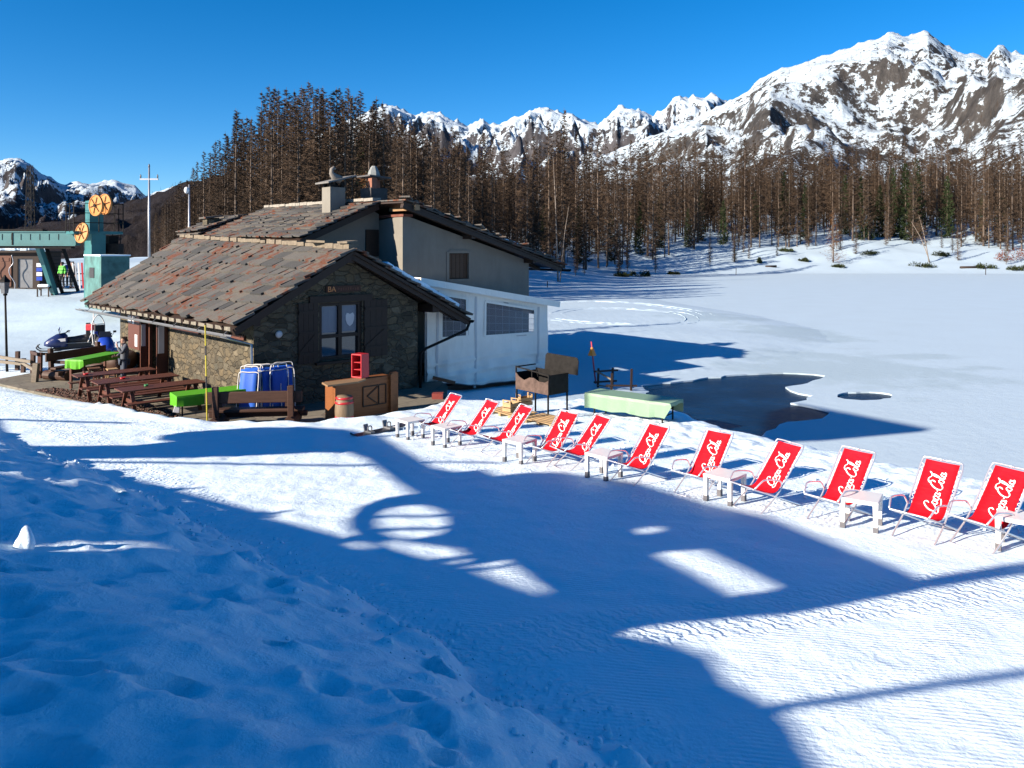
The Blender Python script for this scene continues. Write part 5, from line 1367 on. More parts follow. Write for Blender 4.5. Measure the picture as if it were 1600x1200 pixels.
tab0 = make_low_table()
for i, (a, b, lab) in enumerate(TB_):
    a = Vector(plateau(*a)); b = Vector(plateau(*b)); w = (a - b).normalized(); n = Vector((-w.y, w.x)); n = n if n.y > 0 else -n
    c = (a + b) / 2 + n * 0.2; rz = math.atan2(w.y, w.x); loc = (c.x, c.y, gz(c.x, c.y) - 0.01)
    if i == 0: o = tab0; o.location = loc; o.rotation_euler = (0, 0, rz); o['label'] = lab
    else: dup(tab0, loc, rz, lab)

# ------------------------------------------------------------------ mint covered table, grill, pallet, crates
def cloth_over(name, w, d, z, drops, mat, parent, seed, wav=0.025, t=0.006):
    """table cloth: top sheet plus four hanging sides of their own drop (front, right, back, left)"""
    r = random.Random(seed); mb = MB(); n = 18
    per = []
    for i in range(n): per.append((-w / 2 + w * i / n, -d / 2, 0))
    for i in range(8): per.append((w / 2, -d / 2 + d * i / 8, 1))
    for i in range(n): per.append((w / 2 - w * i / n, d / 2, 2))
    for i in range(8): per.append((-w / 2, d / 2 - d * i / 8, 3))
    k = len(per); rows = 6; vs = []
    for j in range(rows + 1):
        q = j / rows
        for i, (x, y, s) in enumerate(per):
            dn = drops[s]
            nx, ny = ((0, -1), (1, 0), (0, 1), (-1, 0))[s]
            corner = min(abs(abs(x) - w / 2) / 0.25, 1) * min(abs(abs(y) - d / 2) / 0.25, 1) if False else 0
            f = wav * q * (math.sin(i * 1.7 + seed) + 0.6 * math.sin(i * 3.3 + 2 * seed)) + 0.012 * (q > 0)
            zz = z - dn * q * (1 + 0.05 * math.sin(i * 0.9 + seed))
            vs.append((x + nx * f, y + ny * f, zz))
    fs = [tuple(range(k))]
    for j in range(rows):
        for i in range(k): fs.append((j * k + i, j * k + (i + 1) % k, (j + 1) * k + (i + 1) % k, (j + 1) * k + i))
    mb.add(vs, fs); o = mb.build(name, mat, parent)
    md = o.modifiers.new('thick', 'SOLIDIFY'); md.thickness = t; md.offset = 1
    return o
a = at(915, 614, 19.7); b = at(1046, 631, 18.3)
a = Vector((a.x, a.y)); b = Vector((b.x, b.y)); w = (b - a); LW = w.length; rz = math.atan2(w.y, w.x); n = Vector((-w.y, w.x)).normalized()
c = (a + b) / 2 + n * 0.36; zc = gz(c.x, c.y)
zt_ = (at(915, 614, 19.7).z + at(1046, 631, 18.3).z) / 2
tb = thing('folding_table', 'long folding table on black metal legs under the mint green cloth beside the pond', 'table', (c.x, c.y, zc), rz)
mb = MB(); mb.box((0, 0, zt_ - zc - 0.02), (LW, 0.72, 0.03)); mb.build('tabletop', M['grey_wood'], tb)
for x in (-1, 1):
    for y in (-1, 1):
        mb = MB(); mb.bar((x * (LW / 2 - 0.22), y * 0.29, -0.25), (x * (LW / 2 - 0.22), y * 0.29, zt_ - zc - 0.03), 0.032); mb.build('leg', M['black_metal'], tb)
mb = MB()
for x in (-1, 1):
    X0 = x * (LW / 2 - 0.22)
    for z in (0.18, zt_ - zc - 0.10): mb.bar((X0, -0.27, z), (X0, 0.27, z), 0.022)
    mb.bar((X0, 0, zt_ - zc - 0.10), (X0 - x * 0.45, 0, zt_ - zc - 0.04), 0.02)
mb.build('brace', M['black_metal'], tb)
cl = cloth_over('tablecloth', LW + 0.03, 0.75, zt_ - zc + 0.006, (0.38, 0.08, 0.30, 0.42), M['mint_cloth'], None, 3, 0.022)
cl.location = tb.location; cl.rotation_euler = (0, 0, rz); tag(cl, 'pale mint green cloth draped over the long table beside the pond', 'tablecloth')

gY = 20.2; g0 = on_ground(806, gY); g1 = on_ground(856, 19.3)
ga = math.atan2(g1.y - g0.y, g1.x - g0.x); GL = (Vector((g1.x, g1.y)) - Vector((g0.x, g0.y))).length + 0.02; gn = Vector((-math.sin(ga), math.cos(ga), 0))
gc = (g0 + g1) / 2
gr = thing('barbecue_grill', 'big rusty iron barbecue grill with raised black lid on thin legs', 'grill', (gc.x, gc.y, gz(gc.x, gc.y)), ga)
D_ = 0.72; hz = 0.62
mb = MB(); x0 = GL / 2
front = [(-x0, hz), (x0, hz), (x0, hz + .36), (x0 * .8, hz + .30), (x0 * .45, hz + .30), (x0 * .12, hz + .37), (-x0 * .12, hz + .36), (-x0 * .45, hz + .27), (-x0 * .75, hz + .33), (-x0, hz + .44)]
mb.prism(front, [], (0, 0, 0), (1, 0, 0), (0, 0, 1), (0, 0.012, 0)); mb.build('wind_guard', M['rust_metal'], gr)
mb = MB(); mb.box((-x0 + .006, D_ / 2 + .01, hz + .22), (0.012, D_, 0.44)); mb.box((x0 - .006, D_ / 2 + .01, hz + .24), (0.012, D_, 0.5)); mb.box((0, D_, hz + .24), (GL - .03, 0.012, 0.5)); mb.box((0, D_ / 2, hz + .02), (GL - .03, D_ - .03, 0.03))
mb.build('fire_box', M['black_metal'], gr)
mb = MB(); mb.bar((-x0, .02, hz + .58), (x0, .02, hz + .50), 0.03); mb.bar((-x0, .02, hz + .4), (-x0, .02, hz + .6), 0.03); mb.bar((x0, .02, hz + .3), (x0, .02, hz + .52), 0.03); mb.bar((0, .02, hz + .36), (0, .02, hz + .55), 0.025); mb.bar((-x0, .02, hz + .58), (-x0, D_, hz + .58), 0.03); mb.build('top_rail', M['black_metal'], gr)
mb = MB(); lid = [(-x0 + .02 + 0.32, 0), (x0 + 0.32, 0), (x0 + .32, .36), (x0 + .26, .44), (-x0 + .40, .46), (-x0 + .34, .40)]
mb.prism(lid, [], (0.0, D_ + 0.01, hz + .46), (1, 0, 0), (0, 0.10, 0.995), (0, 0.015, 0)); mb.build('lid', M['black_metal'], gr)
for x in (-x0 + .02, x0 - .02):
    for y in (0.02, D_ - .02):
        mb = MB(); mb.bar((x, y, -0.1), (x, y, hz + .05), 0.035); mb.build('leg', M['black_metal'], gr)
# pallet in front of the grill, two crates on the snow
def pallet(loc, rz, lab):
    t = thing('pallet', lab, 'pallet', loc, rz, 'wooden pallets under the grill')
    for x in (-0.42, 0, 0.42):
        mb = MB(); mb.box((x, 0, 0.045), (0.09, 0.8, 0.09)); mb.build('bearer', M['pale_wood'], t)
    for i in range(6):
        mb = MB(); mb.box((0, -0.34 + i * 0.136, 0.103), (1.15, 0.10, 0.022)); mb.build('board', M['pale_wood'], t)
    return t
p = on_ground(858, 18.6); pallet((p.x, p.y, p.z), ga + 0.05, 'weathered pallet lying on the snow at the feet of the grill')
p = on_ground(800, 20.0); pallet((p.x, p.y, p.z), ga - 0.1, 'pale pallet lying under the two wooden crates')
def crate(px, Y, dz, rz, lab):
    p = on_ground(px, Y); t = thing('wooden_crate', lab, 'crate', (p.x, p.y, p.z + dz), rz, 'pale wooden crates by the grill')
    mb = MB(); w, d, h = 0.26, 0.36, 0.30
    for z in (0.06, 0.17): mb.box((0, -d / 2, z), (w, 0.012, 0.09)); mb.box((0, d / 2, z), (w, 0.012, 0.09)); mb.box((-w / 2, 0, z), (0.012, d - .02, 0.09)); mb.box((w / 2, 0, z), (0.012, d - .02, 0.09))
    mb.box((0, 0, 0.015), (w - .03, d - .03, 0.012)); mb.build('slats', M['pale_wood'], t)
    mb = MB()
    for y in (-d / 2, d / 2):
        mb.prism([(-w / 2, .22), (w / 2, .22), (w / 2, .31), (-w / 2, .31)], [[(-.08, .245), (.08, .245), (.08, .285), (-.08, .285)]], (0, y - .006, 0), (1, 0, 0), (0, 0, 1), (0, 0.012, 0))
    mb.build('handle_board', M['pale_wood'], t)
crate(798, 19.9, 0.115, ga + 0.2, 'pale wooden crate on the pallet, left one'); crate(819, 20.3, 0.20, ga - 0.2, 'pale wooden crate tilted beside the grill leg, right one')

# orange marker post and the small broken railing by the pond
p = on_ground(932, 29.5)
mk = thing('marker_post', 'leaning pink red marker post with orange triangular flag by the pond', 'marker', p, 0)
mb = MB(); mb.tube([(0, 0, -0.2), (-0.12, 0, 0.8), (-0.20, 0, 1.62)], [0.03, 0.03, 0.022], 8); mb.build('post', simple('pink_red', (0.42, 0.04, 0.055), 0.5), mk, True)
mb = MB(); mb.lathe([(0.17, 0), (0.16, 0.02), (0.05, 0.30), (0.0, 0.36)], 4, (-0.17, 0, 1.08)); mb.build('flag_cone', simple('signal_orange', (0.75, 0.24, 0.02), 0.5, 0.1, 6), mk)
p = on_ground(955, 28.6)
fr = thing('broken_railing', 'small dark broken wooden railing beside the marker post', 'railing', p, 0.15)
for x, y, h in ((-0.45, 0.25, 0.72), (0.12, 0.3, 0.72), (-0.1, -0.35, 0.62), (0.62, -0.45, 0.78)):
    mb = MB(); mb.bar((x, y, -0.2), (x + .03, y, h), 0.07); mb.build('post', M['dark_wood'], fr)
for q0, q1 in (((-0.6, .25, .60), (.35, .31, .62)), ((-.6, .25, .2), (.3, .3, .22)), ((-.3, -.35, .18), (.85, -.46, .15))):
    mb = MB(); mb.bar(q0, q1, 0.06); mb.build('rail', M['dark_wood'], fr)
mb = MB(); mb.bar((-0.5, .22, .62), (-.08, -.33, .38), 0.05); mb.bar((-.5, .2, .1), (-.1, -.3, .1), 0.04); mb.build('brace', M['grey_wood'], fr)
# thin stakes on the ice
for px, Y, h, lab in ((855, 100, 0.8, 'thin dark stake in the tree shadows on the snow'), (1150, 158, 1.4, 'thin dark stake near the far shore, middle of the lake'), (1540, 158, 1.5, 'thin dark stake near the far shore at the right')):
    x = (px - 800) * Y / F; mb = MB(); mb.bar((0, 0, -0.3), (0.03, 0, h), 0.10); o = mb.build('stake', M['dark_wood']); o.location = (x, Y, max(0, gz(x, Y))); tag(o, lab, 'stake')
for px, Y, l, lab in ((1518, 172, 5.0, 'dark log lying on the far bank left of the reddish bush'), (1205, 174, 2.5, 'short dark log lying on the far bank in the middle')):
    p = on_ground(px, Y); mb = MB(); mb.tube([(-l / 2, 0, 0.25), (l / 2, 0.3, 0.3)], 0.28, 9); o = mb.build('log', M['dark_wood'], None, True); o.location = p; tag(o, lab, 'log')

# ------------------------------------------------------------------ things on and around the terrace
TZ = 0.55
def tp(px, Y): return Vector(((px - 800) * Y / F, Y, TZ))
def picnic(loc, rz, lab, L=2.3, proto=None):
    if proto: return dup(proto, loc, rz, lab)
    t = thing('picnic_table', lab, 'picnic table', loc, rz, 'brown picnic tables on the terrace')
    mb = MB()
    for i in range(5): mb.box((0, -0.30 + i * 0.15, 0.74), (L, 0.138, 0.035))
    mb.build('tabletop', M['red_wood'], t)
    for y in (-0.68, 0.68):
        mb = MB(); mb.box((0, y - .075, 0.44), (L, 0.14, 0.035)); mb.box((0, y + .075, 0.44), (L, 0.14, 0.035)); mb.build('bench_seat', M['red_wood'], t)
    for x in (-L / 2 + 0.28, L / 2 - 0.28):
        for sg in (-1, 1):
            mb = MB(); mb.bar((x, sg * 0.62, 0), (x, sg * 0.22, 0.72), 0.05, 0.10, (1, 0, 0)); mb.build('leg', M['red_wood'], t)
        mb = MB(); mb.bar((x + .04, -0.78, 0.40), (x + .04, 0.78, 0.40), 0.04, 0.10); mb.bar((x + .04, -0.34, 0.70), (x + .04, 0.34, 0.70), 0.04, 0.08); mb.build('crossbar', M['red_wood'], t)
    return t
rzT = HR + 0.0
pic = picnic(hw(-2.15, 5.4, TZ), rzT, 'brown picnic table farthest from the green covered table, beside the person')
picnic(hw(-2.05, 3.65, TZ), rzT, 'brown picnic table between the two other picnic tables', proto=pic)
picnic(hw(-1.9, 1.9, TZ), rzT, 'brown picnic table just behind the near bright green covered table', proto=pic)
for u, v, lab in ((-3.0, 5.35, 'small red ashtray on the end of the farthest picnic table'), (-2.4, 3.75, 'small red ashtray on the middle picnic table')):
    mb = MB(); mb.lathe([(0.06, 0), (0.085, 0.05), (0.07, 0.05), (0.05, 0.012)], 14); o = mb.build('ashtray', M['red_paint'], None, True); o.location = hw(u, v, TZ + 0.7575); tag(o, lab, 'ashtray')
mb = MB(); mb.lathe([(0.05, 0), (0.06, 0.06), (0.05, 0.06), (0.04, 0.01)], 12); o = mb.build('ashtray', simple('dark_green', (0.02, 0.16, 0.05)), None, True); o.location = hw(-2.3, 1.95, TZ + 0.7575); tag(o, 'small dark green ashtray on the nearest picnic table', 'ashtray')
# near table with bright green cloth
def trestle(name, lab, c, rz, L, D, H, mat, legmat, drops, clab, seed, legw=0.035):
    t = thing(name, lab, 'table', c, rz)
    mb = MB(); mb.box((0, 0, H - 0.02), (L, D, 0.03)); mb.build('tabletop', M['grey_wood'], t)
    for x in (-1, 1):
        for y in (-1, 1):
            mb = MB(); mb.bar((x * (L / 2 - .14), y * (D / 2 - .07), 0), (x * (L / 2 - .14), y * (D / 2 - .07), H - .03), legw); mb.build('leg', legmat, t)
    mb = MB()
    for x in (-1, 1): mb.bar((x * (L / 2 - .14), -D / 2 + .07, 0.2), (x * (L / 2 - .14), D / 2 - .07, 0.2), legw * .8)
    mb.build('brace', legmat, t)
    cl = cloth_over('tablecloth', L + .03, D + .03, H + 0.006, drops, mat, None, seed, 0.018); cl.location = c; cl.rotation_euler = (0, 0, rz); tag(cl, clab, 'tablecloth'); return t
ga0, ga1 = tp(272, 20.6), tp(436, 22.3)
d = ga1 - ga0; gcn = (ga0 + ga1) / 2; gL = d.length
trestle('folding_table', 'long table on black metal legs under the near bright green cloth', (gcn.x, gcn.y, TZ), math.atan2(d.y, d.x), gL, 0.72, 0.76, M['green_cloth'], M['black_metal'], (0.28, 0.28, 0.28, 0.30), 'bright green cloth on the long table before the stone hut gable', 5)
p = tp(277, 20.4); mb = MB(); mb.box((0, 0, 0.0), (0.16, 0.11, 0.17), (0.1, 0.2, 0.3), 0, .5, 0.8); o = mb.build('paper_bag', M['paper'], None, bevel=0.01); o.location = (p.x, p.y - .03, TZ + 0.42); tag(o, 'small white paper bag hanging at the near end of the green cloth', 'bag')
# far tall table with green cloth
fa, fb = tp(118, 25.6), tp(176, 27.4); d = fb - fa; c = (fa + fb) / 2
trestle('high_table', 'tall wooden table under the far green cloth by the log bench', (c.x, c.y, TZ), math.atan2(d.y, d.x), d.length + .1, 0.62, 0.98, M['green_cloth'], M['red_wood'], (0.20, 0.2, 0.2, 0.30), 'green cloth on the tall table at the far end of the terrace', 8, 0.07)
# stools
def stool(name, lab, p, rz, mat, h, w, rnd_top=False):
    t = thing(name, lab, 'stool', p, rz)
    mb = MB()
    if rnd_top: mb.lathe([(w / 2 - .01, h - .05), (w / 2, h - .03), (w / 2 - .02, h)], 20)
    else: mb.box((0, 0, h - .02), (w, w, 0.045))
    mb.build('seat', mat, t, bevel=0.006)
    for x in (-1, 1):
        for y in (-1, 1):
            mb = MB(); mb.bar((x * w * .5, y * w * .5, 0), (x * w * .36, y * w * .36, h - .045), 0.045); mb.build('leg', mat, t)
    mb = MB()
    for sg in (-1, 1): mb.bar((-w * .46, sg * w * .46, .2), (w * .46, sg * w * .46, .2), 0.03); mb.bar((sg * w * .44, -w * .46, .3), (sg * w * .44, w * .46, .3), 0.03)
    mb.build('rung', mat, t)
stool('stool', 'square brown wooden stool under the far green cloth', tp(147, 25.4), 0.6, M['mid_wood'], 0.74, 0.36)
stool('stool', 'round topped red brown stool behind the square brown stool', tp(156, 26.2), 0.2, M['red_wood'], 0.66, 0.34, True)
stool('stool', 'pale yellow wooden stool beside the person', tp(175, 25.5), 0.7, M['pale_wood'], 0.70, 0.32)
# heavy log benches
def log_bench(lab, p, rz, L, back=True):
    t = thing('log_bench', lab, 'bench', p, rz)
    mb = MB(); mb.box((0, 0.26, 0.82), (L, 0.07, 0.30)); mb.build('backrest', M['log'], t, bevel=0.02)
    mb = MB(); mb.box((0, -0.02, 0.44), (L, 0.36, 0.08)); mb.box((0, -0.30, 0.27), (L + 0.1, 0.16, 0.14)); mb.build('seat', M['log'], t, bevel=0.02)
    for x in (-1, 1):
        X0 = x * (L / 2 - 0.28)
        mb = MB(); mb.bar((X0, 0.30, 0.15), (X0, 0.36, 1.12), 0.15, 0.13); mb.build('post', M['log'], t, bevel=0.015)
        mb = MB(); mb.tube([(X0, -0.46, 0.16), (X0, 0.58, 0.16)], 0.17, 14); mb.build('foot_log', M['log'], t)
        mb = MB(); mb.bar((X0 - x * .1, -0.36, 0.62), (X0 - x * .1, 0.30, 0.62), 0.10, 0.10); mb.build('armrest', M['log'], t)
    return t
ba, bb = tp(345, 20.1), tp(455, 20.3); d = bb - ba
log_bench('heavy dark log bench seen from behind in front of the near green cloth', ((ba + bb) / 2), math.atan2(d.y, d.x) + math.pi, d.length + .65)
ba, bb = tp(84, 27.2), tp(170, 29.5); d = bb - ba
log_bench('heavy dark log bench at the far end of the terrace behind the tall table', ((ba + bb) / 2), math.atan2(d.y, d.x), d.length + .2)
# yellow and black snow pole
p = on_ground(324, 19.6); p.z = TZ
sp_ = thing('snow_pole', 'thin yellow and black banded snow pole standing before the hut corner', 'pole', p)
mb = MB(); mk2 = MB(); z = -0.02; k = 0
for z0, z1, isb in ((0, 0.78, 0), (0.78, 1.12, 0), (1.12, 1.42, 1), (1.42, 1.95, 0), (1.95, 2.2, 1), (2.2, 2.72, 0)):
    (mk2 if isb else mb).tube([(0.0 - .02 * z0, 0, z0), (0.0 - .02 * z1, 0, z1)], 0.020, 8)
mb.build('pole', M['yellow_paint'], sp_); mk2.build('band', M['black_rubber'], sp_)
# folded blue deckchairs leaning together by the hut corner
def blue_chair(p, rz, lean, lab, proto=None):
    t = thing('folded_deckchair', lab, 'deckchair', p, rz, 'folded blue deckchairs stacked at the hut corner')
    A = Matrix.Rotation(lean, 3, 'X')
    def q(x, y, z): return A @ Vector((x, y, z * 1.34))
    mb = MB(); vs = []; n = 8
    for i in range(n + 1):
        z = 0.10 + 0.88 * i / n; s = -0.06 * math.sin(math.pi * i / n)
        for x in (-.24, -.1, .1, .24): vs.append(q(x, s + 0.03 * (abs(x) < .2), z))
    mb.add(vs, [(i * 4 + j, i * 4 + j + 1, i * 4 + 5 + j, i * 4 + 4 + j) for i in range(n) for j in range(3)])
    o = mb.build('sling', M['blue_fabric'], t, True, normals=False); m_ = o.modifiers.new('thick', 'SOLIDIFY'); m_.thickness = 0.006
    for y, w, h in ((0.05, .27, 1.04), (-0.05, .30, 0.92), (0.11, .25, 0.86)):
        mb = MB(); mb.tube(cr([q(-w, y * 1.6, 0.02), q(-w, y, h * .5), q(-w, y * .4, h - .08), q(-w + .06, y * .4, h), q(0, y * .4, h), q(w - .06, y * .4, h), q(w, y * .4, h - .08), q(w, y, h * .5), q(w, y * 1.6, 0.02)], 4), 0.014, 7); mb.build('frame_tube', M['white_paint'], t, True)
    return t
for px, Y, dr, ln, lab in ((386, 21.3, -0.15, -0.10, 'bright blue folded deckchair at the front left of the stack, in the sun'), (394, 21.6, -0.1, -0.06, 'blue folded deckchair tucked behind the front left one'), (409, 21.75, 0.2, -0.03, 'blue folded deckchair in the upper middle of the stack'),
                      (423, 21.7, 0.75, -0.05, 'folded deckchair seen edge on in the middle of the stack'), (434, 21.9, 0.9, 0.05, 'dark blue folded deckchair just right of the edge on one'), (444, 22.1, 0.45, -0.12, 'dark blue folded deckchair at the right end of the stack, in shade')):
    blue_chair(tp(px, Y), HR * 0 + dr, ln, lab)
# wooden counter with plank, barrel, red crate
ca, cb = tp(522, 20.7), tp(612, 22.0); d = cb - ca; cL = d.length; rzc = math.atan2(d.y, d.x); cc_ = (ca + cb) / 2
ct = thing('bar_counter', 'orange brown wooden counter with framed hatch by the hut gable', 'counter', cc_, rzc)
mb = MB(); mb.box((0, 0.25, 0.52), (cL, 0.42, 1.04)); mb.build('cabinet', M['orange_wood'], ct)
for c_, s_ in (((cL / 2 - .02, 0.0, 0.53), (0.10, 0.12, 1.12)), ((cL / 2 + .14, 0.1, 0.55), (0.24, 0.1, 1.12)), ((-cL / 2 + .05, 0.0, 0.5), (0.10, 0.12, 1.0))):
    mb = MB(); mb.box(c_, s_); mb.build('post', M['orange_wood'], ct)
mb = MB(); hx = cL * 0.20
for q0, q1 in (((-.38, .28), (.38, .28)), ((-.38, .82), (.38, .82)), ((-.38, .28), (-.38, .82)), ((.38, .28), (.38, .82)), ((.14, .28), (.14, .82)), ((.10, .78), (-.24, .55)), ((-.24, .55), (.08, .32))):
    mb.bar((hx + q0[0], .03, q0[1]), (hx + q1[0], .03, q1[1]), 0.03, 0.035, (0, 1, 0))
mb.build('hatch_frame', M['dark_wood'], ct)
mb = MB(); mb.prism([(-.75, -.36), (.15, -.40), (.55, -.18), (.5, .12), (-.62, .16)], [], (-cL * 0.12 - 0.38, -0.02, 1.045), (1, 0, 0), (0, 1, 0), (0, 0, 0.045)); mb.build('plank_top', wood('worn_plank', (0.24, 0.155, 0.085)), ct)
p = cc_ + Matrix.Rotation(rzc, 3, 'Z') @ Vector((-0.05, 0.12, 1.092))
rc_ = thing('bottle_crate', 'upright red plastic bottle crate standing on the counter', 'crate', p, rzc + 0.30)
mb = MB(); h = 0.66; mb.box((0.16, 0, h / 2), (0.035, 0.36, h), (0, -0.02, 0)); mb.box((0, 0.165, h / 2), (0.30, 0.03, h)); mb.box((0, -0.165, h / 2), (0.30, 0.03, h)); mb.box((0, 0, 0.018), (0.30, 0.33, 0.035)); mb.box((0, 0, h - .018), (0.30, 0.33, 0.035)); mb.build('shell', M['red_paint'], rc_, bevel=0.006)
mb = MB(); mb.box((0.02, 0, h * .34), (0.24, 0.30, 0.02)); mb.box((0.02, 0, h * .64), (0.24, 0.30, 0.02)); mb.build('divider', M['red_paint'], rc_)
p = tp(538, 20.25); bar_ = thing('barrel', 'small worn wooden barrel with red hoops under the counter plank', 'barrel', p)
mb = MB(); mb.lathe([(0.19, 0), (0.235, 0.18), (0.25, 0.40), (0.235, 0.62), (0.19, 0.80)], 20); mb.build('staves', wood('barrel_wood', (0.17, 0.125, 0.08), grain=(10, 10, 1)), bar_, True)
for z, r_ in ((0.60, .240), (0.72, .222), (0.12, .228), (0.22, .243)):
    mb = MB(); mb.lathe([(r_, z), (r_ + .006, z + .005), (r_ + .002, z + .05), (r_ - .004, z + .055)], 20); mb.build('hoop', M['red_paint'], bar_, True)
# low wall seat, planks and red box near the tent deck
p = hw(6.25, -0.2, 0.55); mb = MB(); mb.bar((0, 0, 0.30), (0.75, 0.1, 0.10), 0.14, 0.10); o = mb.build('plank', M['mid_wood']); o.location = p; tag(o, 'short brown plank leaning against the dark tent deck', 'plank')
p = tp(684, 24.0); mb = MB(); mb.box((0, 0, 0.15), (0.34, 0.3, 0.34)); o = mb.build('box', simple('brick_red', (0.18, 0.03, 0.022), 0.6)); o.location = (p.x, p.y, gz(p.x, p.y) - 0.02); tag(o, 'dull red box beside the dark tent deck behind the first deckchair', 'box')
# barrel planter at the hut wall behind the person
p = hw(-0.62, 10.0, TZ); bp = thing('cask', 'big dark cask standing against the hut wall below the notice board', 'cask', p)
mb = MB(); mb.tube([(0, -.62, .46), (0, -.3, .46), (0, .3, .46), (0, .62, .46)], [0.33, 0.42, 0.42, 0.33], 20); mb.build('staves', M['log'], bp, True)
mb = MB(); mb.box((0, -.35, .06), (.6, .12, .12)); mb.box((0, .35, .06), (.6, .12, .12)); mb.build('cradle', M['dark_wood'], bp)
# snowboard on the snow
p0 = Vector(plateau(548, 682)); p1 = Vector(plateau(636, 668)); p1 = p0 + (p1 - p0).normalized() * 1.55
d = (p1 - p0); rzs = math.atan2(d.y, d.x); c = (p0 + p1) / 2
sb = thing('snowboard', 'black snowboard with bindings lying on the snow before the counter', 'snowboard', (c.x, c.y, gz(c.x, c.y) + 0.03), rzs)
mb = MB(); pr = []
for i in range(33):
    t_ = -1 + 2 * i / 32; x = t_ * 0.78; w_ = 0.145 * math.sqrt(max(0, 1 - abs(t_) ** 9)) * (0.86 + 0.14 * t_ * t_); z_ = 0.09 * max(0, (abs(t_) - .8) / .2) ** 2; pr.append((x, w_, z_))
vs = []
for x, w_, z_ in pr: vs += [(x, -w_ - .001, z_), (x, w_ + .001, z_), (x, -w_ - .001, z_ + .012), (x, w_ + .001, z_ + .012)]
fs = []
for i in range(32):
    a = i * 4; fs += [(a, a + 4, a + 5, a + 1), (a + 2, a + 3, a + 7, a + 6), (a, a + 2, a + 6, a + 4), (a + 1, a + 5, a + 7, a + 3)]
mb.add(vs, fs); mb.build('deck', simple('board_black', (0.02, 0.02, 0.03), 0.3, 0.3, 5), sb)
for x in (-.27, .27):
    mb = MB(); mb.box((x, 0, .03), (0.11, 0.26, 0.035)); mb.box((x, .12, .10), (0.12, 0.03, 0.16), (-.3, 0, 0)); mb.tube(cr([(x - .05, -.02, .05), (x - .05, -.02, .13), (x, -.02, .16), (x + .05, -.02, .13), (x + .05, -.02, .05)], 4), 0.014, 6); mb.build('binding', M['steel_grey'], sb)
mb = MB()
for i in range(4): mb.box((0.42 + .035 * i, 0, .0135 + .0), (0.02, 0.14, 0.003), (0, 0, .4))
mb.build('stripe_print', M['paper'], sb)
# lumps of snow catching the light on the bank
def lump(px, py, Y, s, lab, seed):
    r = random.Random(seed); bm = bmesh.new(); bmesh.ops.create_icosphere(bm, subdivisions=3, radius=1.0)
    for v in bm.verts:
        n = v.co.copy(); k = 1 + 0.14 * math.sin(n.x * 3 + seed) * math.cos(n.y * 2.6 + seed * 2) + 0.10 * math.sin(n.z * 4 + n.x * 3) - 0.25 * max(0, n.z) * abs(n.x)
        v.co = Vector((n.x * s[0] * k, n.y * s[1] * k, n.z * s[2] * k))
    me = bpy.data.meshes.new('snow_lump'); bm.to_mesh(me); bm.free(); me.materials.append(M['snow_plain']); me.polygons.foreach_set('use_smooth', [True] * len(me.polygons))
    o = bpy.data.objects.new('snow_lump', me); col.objects.link(o); x = (px - 800) * Y / F; o.location = (x, Y, gz(x, Y) + s[2] * .45); o.rotation_euler = (0.1, 0.25, r.random() * 3); tag(o, lab, 'snow lump')
lump(40, 865, 6.3, (0.075, 0.07, 0.13), 'upright sunlit lump of snow on the shaded bank at the left edge', 3)

